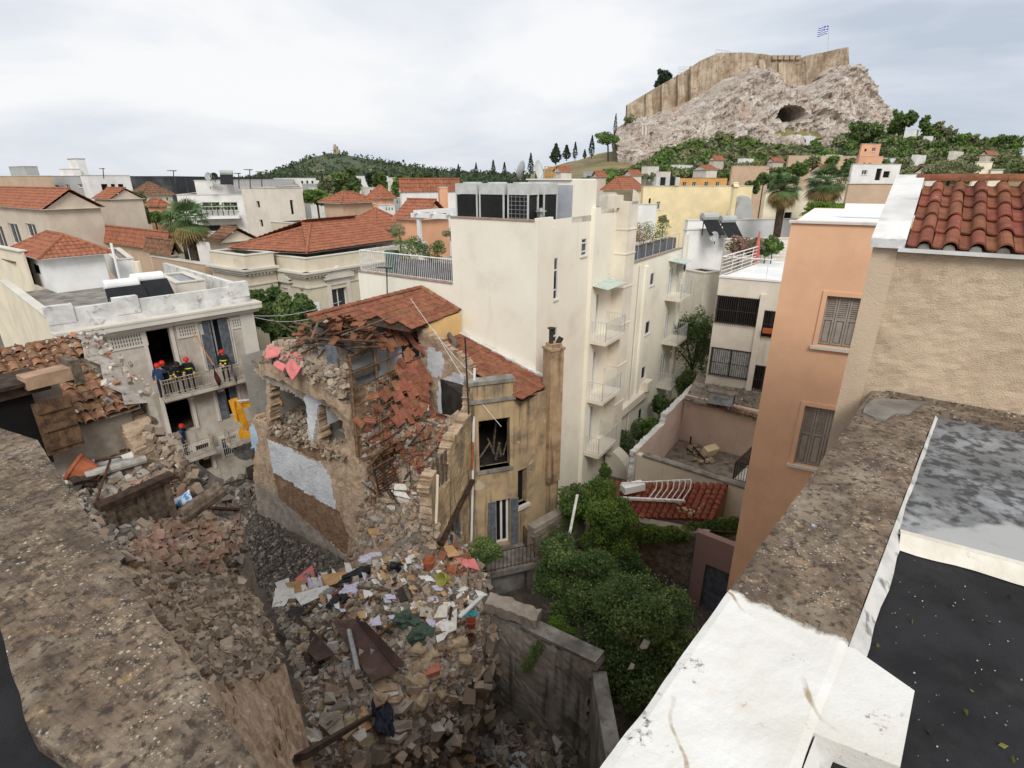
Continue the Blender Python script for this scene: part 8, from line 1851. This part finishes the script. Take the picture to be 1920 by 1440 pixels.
for x0,y0,x1,y1,lab in ((560,1440,690,1350,'pale beam resting on the near edge of the heap'),(600,1270,560,1200,'dark joist under the brown sheets'),(520,1195,640,1290,'long dark joist beside the brown sheets')): stick(lab, x0, y0, x1, y1, .07, RB.choice([m_woodd, m_plank]), 'joist', 'joist', .1, 6, True)
stick('white window frame member sticking out over the pit', 845, 1165, 905, 1135, .06, m_rail, 'frame', 'window_member', .35, 6, True)
stick('bent grey rail hanging down into the pit', 868, 1150, 925, 1270, .05, m_iron, 'rail', 'bent_rail', .4, 6)
stick('grey gutter pipe with a plaster lump standing on the brown sheet', 682, 1192, 666, 1290, .07, m_steel, 'pipe', 'gutter_pipe', .5, 8)
# corrugated sheets
m_sheet = mat('brown_sheet_metal', (92,68,60), (72,54,48), scale=2, rough=.6, stain=(110,96,86), sscale=3, sthr=(.55,.7), bump=.05)
def sheet(label, pts, n=22, amp=.018, m=m_sheet, lift=.4):
    P4 = [drop(x, y, 0)[0] for x, y in pts]; z = [p.z for p in P4]; a, b_, c, d = [p+UP*lift for p in P4]; mb_ = MB()
    for i in range(n):
        q = []
        for k in (i, i+1):
            o = UP*(amp if k % 2 else 0); q += [a.lerp(b_, k/n)+o, d.lerp(c, k/n)+o]
        mb_.poly([q[0], q[2], q[3], q[1]]); mb_.poly([q[1]-UP*.006, q[3]-UP*.006, q[2]-UP*.006, q[0]-UP*.006])
    return mb_.build('corrugated_sheet', m, label=label, cat='metal sheet')
sheet('brown corrugated metal sheet on the left of the heap', [(512,1160),(556,1165),(632,1248),(598,1262)]); sheet('brown corrugated metal sheet with grey stripes in the middle of the heap', [(625,1183),(672,1180),(752,1278),(700,1302)]); sheet('narrow dark corrugated sheet beside the striped one', [(668,1185),(690,1190),(762,1268),(745,1280)], 10, .03, lift=.46)
sheet('small corrugated sheet on the edge of the broken ceiling', [(600,645),(625,640),(630,655),(606,660)], 10, .02, m_steel, .1)
# flat boards, doors, cartons
def plate(label, pts, m, th=.03, cat='panel', name='panel', lift=.12, curl=0.0, group=None):
    P_ = [drop(x, y, lift)[0] for x, y in pts]; c = sum(P_, V(0,0,0))/len(P_); P_ = [V(p.x, p.y, c.z*.55+p.z*.45+RB.uniform(0,curl)) for p in P_]; b = MB(); n = len(P_); b.poly(P_); b.poly([p-UP*th for p in P_][::-1])
    for k in range(n): b.poly([P_[k], P_[(k+1)%n], P_[(k+1)%n]-UP*th, P_[k]-UP*th])
    return b.build(name, m, label=label, cat=cat, group=group)
m_pw = mat('white_board', (222,220,214), (204,200,192), scale=4, stain=(170,158,142), sscale=5, sthr=(.55,.7), bump=.05); m_card = mat('cardboard', (176,140,100), (156,122,86), scale=4, bump=.05); m_ply = mat('plywood', (198,160,116), (180,142,100), scale=5, bump=.05); m_cl = mat('grey_cloth', (150,148,146), (120,118,118), scale=8, bump=.5, bscale=14); m_lilac = mat('lilac_paper', (190,184,208), (206,202,214), scale=9, bump=.2)
m_bag = mat('black_bag', (26,26,28), (38,38,42), scale=6, rough=.4, bump=.6, bscale=9, dist=.05); m_grn = mat('green_tarpaulin', (74,92,78), (58,74,62), scale=6, rough=.6, bump=.5, bscale=10, dist=.04); m_teal = mat('teal_plastic', (60,164,170), (44,140,150), scale=6, bump=.4, bscale=10); m_blue = mat('blue_plastic', (56,104,170), (44,84,150), scale=6, bump=.2); m_lime2 = mat('lime_green_plastic', (104,206,110), bump=.05); m_yelp = mat('yellow_green_plastic', (168,166,82), (146,144,70), scale=5, bump=.1)
for lab, pts, m_ in (('white board at the left tip of the heap', ((520,1105),(545,1095),(552,1115),(528,1122)), m_pw), ('white drawer front lying left on the heap', ((518,1122),(550,1118),(556,1138),(522,1136)), m_pw), ('pink box lid at the left of the heap', ((558,1092),(588,1080),(596,1092),(566,1100)), m_pink), ('brown carton flap under the pink lid', ((540,1108),(575,1098),(580,1118),(552,1126)), m_card), ('long pale plywood board on the back of the heap', ((608,1098),(655,1078),(660,1084),(615,1105)), m_ply), ('long cream board below the plywood', ((562,1130),(620,1105),(630,1110),(570,1140)), m_pw),
        ('light plywood plank standing at the ruin foot', ((638,1078),(660,1045),(668,1050),(648,1082)), m_ply), ('brown cupboard door in the ruin corner', ((695,995),(715,985),(720,1000),(700,1008)), m_card), ('white sheet beside the green crate', ((744,905),(768,900),(772,918),(748,922)), m_pw), ('white folded board under the green crate', ((742,918),(770,918),(776,934),(748,932)), m_pw), ('blue grey tile panel at the top of the heap', ((826,1022),(842,1012),(850,1026),(834,1034)), m_shutb),
        ('brown cabinet panel near the top of the heap', ((800,1030),(822,1018),(832,1040),(808,1048)), m_wood), ('cream square board near the top of the heap', ((832,1040),(850,1034),(858,1052),(840,1056)), m_ply), ('black framed panel in the middle of the heap', ((745,1120),(770,1100),(778,1135),(752,1142)), m_iron), ('large dusty slab at the near end of the heap', ((690,1310),(748,1290),(752,1330),(700,1370)), m_cem), ('tan broken door at the bottom of the heap', ((640,1340),(680,1330),(690,1380),(650,1400)), m_ply), ('pale wedge of plaster at the right of the heap', ((815,1150),(838,1140),(830,1170),(818,1172)), m_slab), ('white cabinet side near the pit edge', ((818,1178),(850,1150),(852,1190),(826,1196)), m_pw), ('grey white board below the cabinet side', ((815,1195),(845,1192),(842,1206),(818,1210)), m_pw),
        ('pink and white slab at the heap rim', ((856,1050),(890,1062),(892,1080),(862,1068)), m_pink), ('tan panel in the pit', ((800,1420),(830,1405),(842,1436),(812,1440)), m_yelp), ('cream fabric panel in the pit corner', ((850,1432),(885,1425),(890,1440),(855,1440)), m_ply), ('white plaster square at the rim', ((893,1113),(904,1110),(908,1122),(897,1124)), m_pw), ('white shard on the wall edge above the court', ((296,866),(308,864),(312,872),(298,876)), m_pw), ('white paper heap on the terrace', ((236,868),(262,862),(268,874),(240,878)), m_pw), ('oval white plate on the terrace', ((166,878),(184,876),(186,882),(168,884)), m_pw)):
    plate(lab, pts, m_, curl=.05, lift=RB.uniform(.14,.26))
for x, y in inpoly_pts([(530,1130),(620,1080),(840,1020),(890,1100),(860,1190),(700,1180)], 120):
    s = RB.uniform(4,9); plate('scrap of paper or card littering the heap', [(x-s,y-s*.5+RB.uniform(-2,2)),(x+s*.3,y-s*.8),(x+s,y+s*.4),(x-s*.4,y+s*.7)], RB.choice([m_pw,m_pw,m_pw,m_lilac,m_card,m_ply]), .008, 'paper', 'paper_scrap', RB.uniform(.1,.2), .06, group='paper scraps on the heap')
for x, y in inpoly_pts([(700,880),(830,830),(835,900),(730,950)], 22):
    s = RB.uniform(3,7); plate('pale scrap in the debris inside the ruin', [(x-s,y-s*.5),(x+s*.3,y-s*.8),(x+s,y+s*.4),(x-s*.4,y+s*.7)], RB.choice([m_pw,m_slab,m_slab,m_card]), .012, 'scrap', 'plaster_scrap', RB.uniform(.05,.16), .06, group='scraps inside the ruin')
for i, (x, y) in enumerate(inpoly_pts([(580,1310),(700,1290),(820,1330),(790,1390),(690,1425),(610,1425)], 22)):
    r_ = RB.uniform(14,34); a0 = RB.uniform(0,6.3); plate('large broken slab of plaster and concrete at the near foot of the heap', [(x+r_*RB.uniform(.6,1.1)*math.cos(a0+k*1.26), y+r_*.7*RB.uniform(.6,1.1)*math.sin(a0+k*1.26)) for k in range(5)], RB.choice([m_cem, m_slab, m_mud, m_cem]), RB.uniform(.06,.16), 'slab', 'broken_slab', RB.uniform(.08,.25), .12, group='slabs at the foot of the heap')
for i, (x, y) in enumerate(inpoly_pts([(700,900),(800,870),(830,960),(760,1000),(680,1010)], 12)):
    r_ = RB.uniform(7,16); a0 = RB.uniform(0,6.3); plate('broken slab of plaster in the debris slope of the ruin', [(x+r_*RB.uniform(.6,1.1)*math.cos(a0+k*1.26), y+r_*.7*RB.uniform(.6,1.1)*math.sin(a0+k*1.26)) for k in range(5)], RB.choice([m_cem, m_slab, m_mud]), RB.uniform(.05,.12), 'slab', 'broken_slab', RB.uniform(.08,.2), .1, group='slabs in the debris slope')
# soft lumps
def lump(label, x, y, sx, sy, sz, m, cat, name, seed, rot=0, lift=.0, amp=.3):
    p, n = drop(x, y, sz*.3+.06+lift); me = lump_mesh(name, m, seed, 1, 3, amp*1.5, 2.0)
    return link(name, me, mw=Matrix.Translation(p) @ Matrix.Rotation(rot,4,'Z') @ Matrix.Diagonal((sx*1.25, sy*1.25, sz*1.1, 1)), label=label, cat=cat)
for lab, x, y, sx, sy, sz, m_, rot in (('long black bin bag across the heap', 678, 1082, 1.05, .36, .3, m_bag, .5), ('black bag against the brown panel', 742, 1072, .4, .3, .3, m_bag, .2), ('heap of black clothes in the middle', 640, 1132, .6, .4, .3, m_bag, .9), ('black cloth above the brown sheets', 572, 1155, .8, .4, .22, m_bag, -.3), ('white and black clothes tangle', 620, 1118, .45, .3, .2, m_cl, .4), ('pale bedding on the crest', 662, 1112, .6, .4, .22, m_lilac, .7), ('lilac papers spread at the back of the heap', 700, 1050, .7, .45, .12, m_lilac, .2), ('green tarpaulin hanging by the cabinet side', 790, 1195, .55, .45, .5, m_grn, .4), ('dark green tarpaulin fold behind the other', 765, 1170, .6, .4, .35, m_grn, -.2), ('teal plastic bag at the rim of the pit', 884, 1160, .24, .2, .2, m_teal, .2), ('grey plastic bag beside the fallen pots', 808, 1052, .26, .2, .4, m_cl, 0), ('white cloth on the crest of the heap', 780, 1050, .4, .25, .15, m_pw, .4), ('dark blue cloth trailing into the pit', 715, 1340, .35, .9, .3, mat('dark_blue_cloth', (44,48,62), (34,36,48), scale=8, bump=.5, bscale=12), .4), ('large grey sack in the pit', 905, 1395, .4, .9, .4, m_cl, .5), ('grey crumpled carpet in the pit', 880, 1410, .5, .4, .3, m_cl, .1), ('blue bag half hidden in the pit', 912, 1370, .4, .3, .25, m_blue, .3), ('cream sack standing in the pit', 938, 1375, .3, .25, .5, m_slab, .1), ('rolled grey cushion on the ruin floor edge', 700, 905, .4, .2, .2, m_cl, .3), ('dark rolled felt lying on the front roof', 836, 636, .25, .25, .2, mat('roofing_felt', (112,106,98), (90,84,78), scale=6, bump=.4), .5), ('dead potted shrub on the terrace', 165, 905, .4, .4, .35, mat('dead_twigs', (78,66,56), (60,50,42), scale=20, bump=.8), 0)):
    if 'felt' in lab: 
        b = MB(); b.tube([uv(-1.9,-2.9,9.75), uv(-1.4,-3.1,9.9), uv(-.9,-3.9,10.1)], [.16,.13,.1], 8); b.build('felt_roll', m_, label=lab, cat='felt roll'); continue
    nm = 'bag' if 'bag' in lab or 'sack' in lab else 'cloth' if any(k in lab for k in ('cloth','bedding','tarp','carpet','papers')) else 'cushion' if 'cushion' in lab else 'dead_shrub'
    lump(lab, x, y, sx, sy, sz, m_, nm.replace('_',' '), nm, len(lab), rot, amp=.45)
# pots, tubs, crates
def pot(label, x, y, r, h, m, ax, name='plant_pot', cat='pot', lift=.15):
    p, n = drop(x, y, lift); b = MB(); b.lathe(p, [(r*.62,0),(r,h),(r*1.1,h),(r*1.1,h*1.12),(r*.95,h*1.12),(r*.9,h*.95),(r*.5,.04),(.01,.04)], 14, axis=ax); return b.build(name, m, label=label, cat=cat)
mt_ = mat('terracotta_pot', (176,104,72)); 
pot('tipped terracotta pot near the top of the heap', 842, 1072, .2, .34, mt_, V(.9,-.3,.15)); pot('terracotta pot holding the grey bag', 810, 1070, .2, .3, mt_, UP); pot('large terracotta pot lying on the terrace', 190, 905, .24, .42, mt_, V(-.6,-.2,.5)); pot('small red pot standing at the rim of the pit', 884, 1182, .14, .24, mat('red_pot', (150,76,58), (130,64,50), scale=5), UP); pot('yellow green tub lying below the tipped pot', 838, 1092, .2, .3, m_yelp, V(-.5,-.6,.5), 'tub', 'tub'); pot('blue and white printed tub on the brick pile', 322, 958, .13, .3, mat('printed_tub', (90,150,206), (220,228,236), scale=9, lo=.48, hi=.52, bump=0), V(.8,.5,.2), 'tub', 'tub'); pot('brown basket beside the red pot', 872, 1198, .16, .2, m_wood, V(.3,-.6,.6), 'basket', 'basket')
p, n = drop(771, 912, .05); b = MB(); o = p
for q in ((0,0,.24,.02),(0,.2,.24,.02),(0,0,.02,.22),(.22,0,.02,.22)): b.obox(o+V(q[0],q[1],0), (q[2],0,0), (0,q[3],0), (0,0,.3))
b.obox(o, (.24,0,0), (0,.22,0), (0,0,.02)); b.build('crate', m_lime2, label='bright green plastic crate among the ruin debris', cat='crate')
p, n = drop(795, 1278, .0); b = MB(); b.obox(p, (.42,.12,.1), (-.06,.2,0), (0,0,.16)); b.obox(p+UP*.16-V(.02,.02,0), (.46,.13,.1), (-.06,.24,0), (0,0,.03)); b.build('trough', mat('dusty_terracotta', (190,120,98), (170,104,84), scale=5), label='dusty pink trough planter among the stones', cat='planter')
# lattice panel of laths at the foot of the hanging roof
T = thing('lath_panel', 'brown lath panel leaning in the debris below the hanging roof', 'panel', drop(715,910)[0]); A0, A1, A2, A3 = [drop(x, y, .15)[0] for x, y in ((692,862),(722,842),(752,902),(716,925))]
for k in range(13): b = MB(); b.tube([A0.lerp(A3,k/12), A1.lerp(A2,k/12)], .022, 4); b.build('lath', m_woodd, T)
for k in (0,.5,1): b = MB(); b.tube([A0.lerp(A1,k)-UP*.03, A3.lerp(A2,k)-UP*.03], .04, 5); b.build('rail', m_wood, T)
# concrete beam on the yard wall
a, c = atz(915,1128,4.35), atz(1010,1160,4.25); d = c-a; s = V(-d.y,d.x,0).normalized()*.5; b = MB(); n = 12
R_ = [[(a.lerp(c,i/n)+s*q+UP*z+V(RB.gauss(0,.02),RB.gauss(0,.02),RB.gauss(0,.02))) for q, z in ((-.5,-.18),(.5,-.18),(.5,.16),(0,.2),(-.5,.16))] for i in range(n+1)]
for i in range(n):
    for k in range(5): b.poly([R_[i][k], R_[i][(k+1)%5], R_[i+1][(k+1)%5], R_[i+1][k]])
b.poly(R_[0]); b.poly(R_[-1]); b.build('concrete_beam', m_cem, label='broken pale concrete beam lying on the yard wall', cat='beam')
# things on the shed roof
b = MB(); o = atz(1162,918,4.12); b.obox(o-UP*.02, az(70)*1.0, az(160)*.4, UP*.3); b.build('masonry_block', m_white, label='white masonry block lying on the red shed roof', cat='block')
T = thing('window_grille', 'white curved window grille fallen on the shed roof', 'grille', atz(1230,925,4.0)); q0, q1, q2, q3 = atz(1155,932,4.0), atz(1282,938,3.95), atz(1165,906,4.5), atz(1296,899,4.5)
b = MB(); b.obox(q0-UP*.05, q1-q0, az(165)*.12, UP*.1); b.build('bottom_rail', m_railw, T); b = MB(); b.tube([q2, q3], .03, 6); b.build('top_rail', m_railw, T)
for k in range(7):
    t_ = .48+.5*k/6; a = q0.lerp(q1, t_); c = q2.lerp(q3, t_); b = MB(); b.tube([a, a.lerp(c,.35)+az(60)*.28+UP*.1, a.lerp(c,.7)+az(60)*.2+UP*.15, c], .025, 6); b.build('bar', m_railw, T)
for x, y in inpoly_pts([(1160,925),(1340,920),(1320,965),(1150,958)], 20):
    p = atz(x, y, 3.85); s = RB.uniform(.08,.25); link('roof_fragment', RB.choice(stones), mw=Matrix.Translation(p) @ jrot().to_4x4() @ Matrix.Diagonal((s*1.3,s,s*.7,1)), label='pale plaster fragment lying on the shed roof', cat='fragment', group='fragments on the shed roof')
# court rubble
for x, y in inpoly_pts([(1292,830),(1330,845),(1375,862),(1370,875),(1310,868),(1285,850)], 34):
    p = atz(x, y, 2.12); s = RB.uniform(.12,.38); link('court_stone', RB.choice(stones), mw=Matrix.Translation(p) @ jrot().to_4x4() @ Matrix.Diagonal((s*1.3,s,s*.8,1)), label='pale rubble stone piled in the ruined court', cat='stone', group='stones in the ruined court')
b = MB(); p = atz(1330,846,2.3); b.box(p, .9, .4, .6, .5, tilt=Matrix.Rotation(.4,3,'X')); b.build('painted_chunk', m_yel, label='yellow painted wall chunk on the court rubble', cat='wall chunk')
for x0,y0,x1,y1 in ((1300,838,1325,866),(1288,842,1302,850),(1296,815,1294,838)):
    b = MB(); b.tube([atz(x0,y0,2.4), atz(x1,y1,2.1)], .05, 5); b.build('charred_timber', m_woodd, label='dark timber leaning on the court rubble', cat='timber', group='timbers in the ruined court')
# pit: pipes, fan, boards
for i,(x0,y0,x1,y1) in enumerate(((838,1340,900,1350),(845,1350,884,1385),(835,1335,850,1380),(860,1345,880,1362))): stick('white bent chair tube lying in the pit', x0, y0, x1, y1, .022, m_railw, 'tube', 'chair_tube', .25, 6, group='white tubes in the pit')
stick('grey plank leaning on the yard wall in the pit', 938, 1316, 990, 1350, .06, m_plank, 'plank', 'grey_plank', .3, 6, True)
p, n = drop(975, 1436, .1); b = MB(); b.lathe(p, [(.02,0),(.3,.02),(.32,.06),(.28,.08),(.02,.05)], 18, axis=V(-.3,-.5,.8)); b.build('fan_cover', m_rail, label='round grey fan cover at the bottom of the pit', cat='fan cover')
for x, y in inpoly_pts([(850,1360),(1000,1345),(1060,1425),(880,1438)], 40):
    s = RB.uniform(.12,.4); p, n = drop(x, y, s*.15); link('pit_stone', RB.choice(stones), mw=Matrix.Translation(p) @ jrot().to_4x4() @ Matrix.Diagonal((s*1.3,s,s*.8,1)), label='rubble stone at the bottom of the pit', cat='stone', group='stones in the pit')
# litter on the big shrub, white strip on ivy
for x, y, Y, w, lab in ((1208,1210,11.0,.16,'white scrap caught on the big shrub'),(1184,1251,10.9,.1,'small white scrap low on the big shrub')):
    p = at(x, y, Y); b = MB(); b.poly([p+V(-w,0,-w), p+V(w*.6,.02,-w*.8), p+V(w,.05,w*.3), p+V(0,.06,w)]); b.poly([p+V(-w,.01,-w), p+V(0,.07,w), p+V(w,.06,w*.3), p+V(w*.6,.03,-w*.8)]); b.build('plaster_scrap', m_pw, label=lab, cat='scrap')
b = MB(); b.obox(at(1066,1000,17.6), V(.1,0,0), V(0,.04,0), at(1080,928,18.4)-at(1066,1000,17.6)); b.build('white_batten', m_railw, label='white painted batten propped against the ivy corner', cat='batten')
b = MB(); b.tube([at(1165,1182,10.9), at(1206,1222,10.9)], .018, 5); b.build('thin_stick', m_wood, label='thin brown stick caught in the big shrub', cat='stick')
# overhead cables across the ruin
for i,(A,B_) in enumerate(((at(475,592,29),at(640,565,24)),(at(475,594,29),at(600,594,23)),(at(770,560,21),at(905,720,19)),(at(815,620,20),at(940,800,18.5)))):
    b = MB(); b.tube([A.lerp(B_,k/8)-UP*.25*math.sin(math.pi*k/8) for k in range(9)], .012, 4); b.build('cable', m_rail, label='thin pale cable sagging across the ruin', cat='cable', group='cables over the ruin')
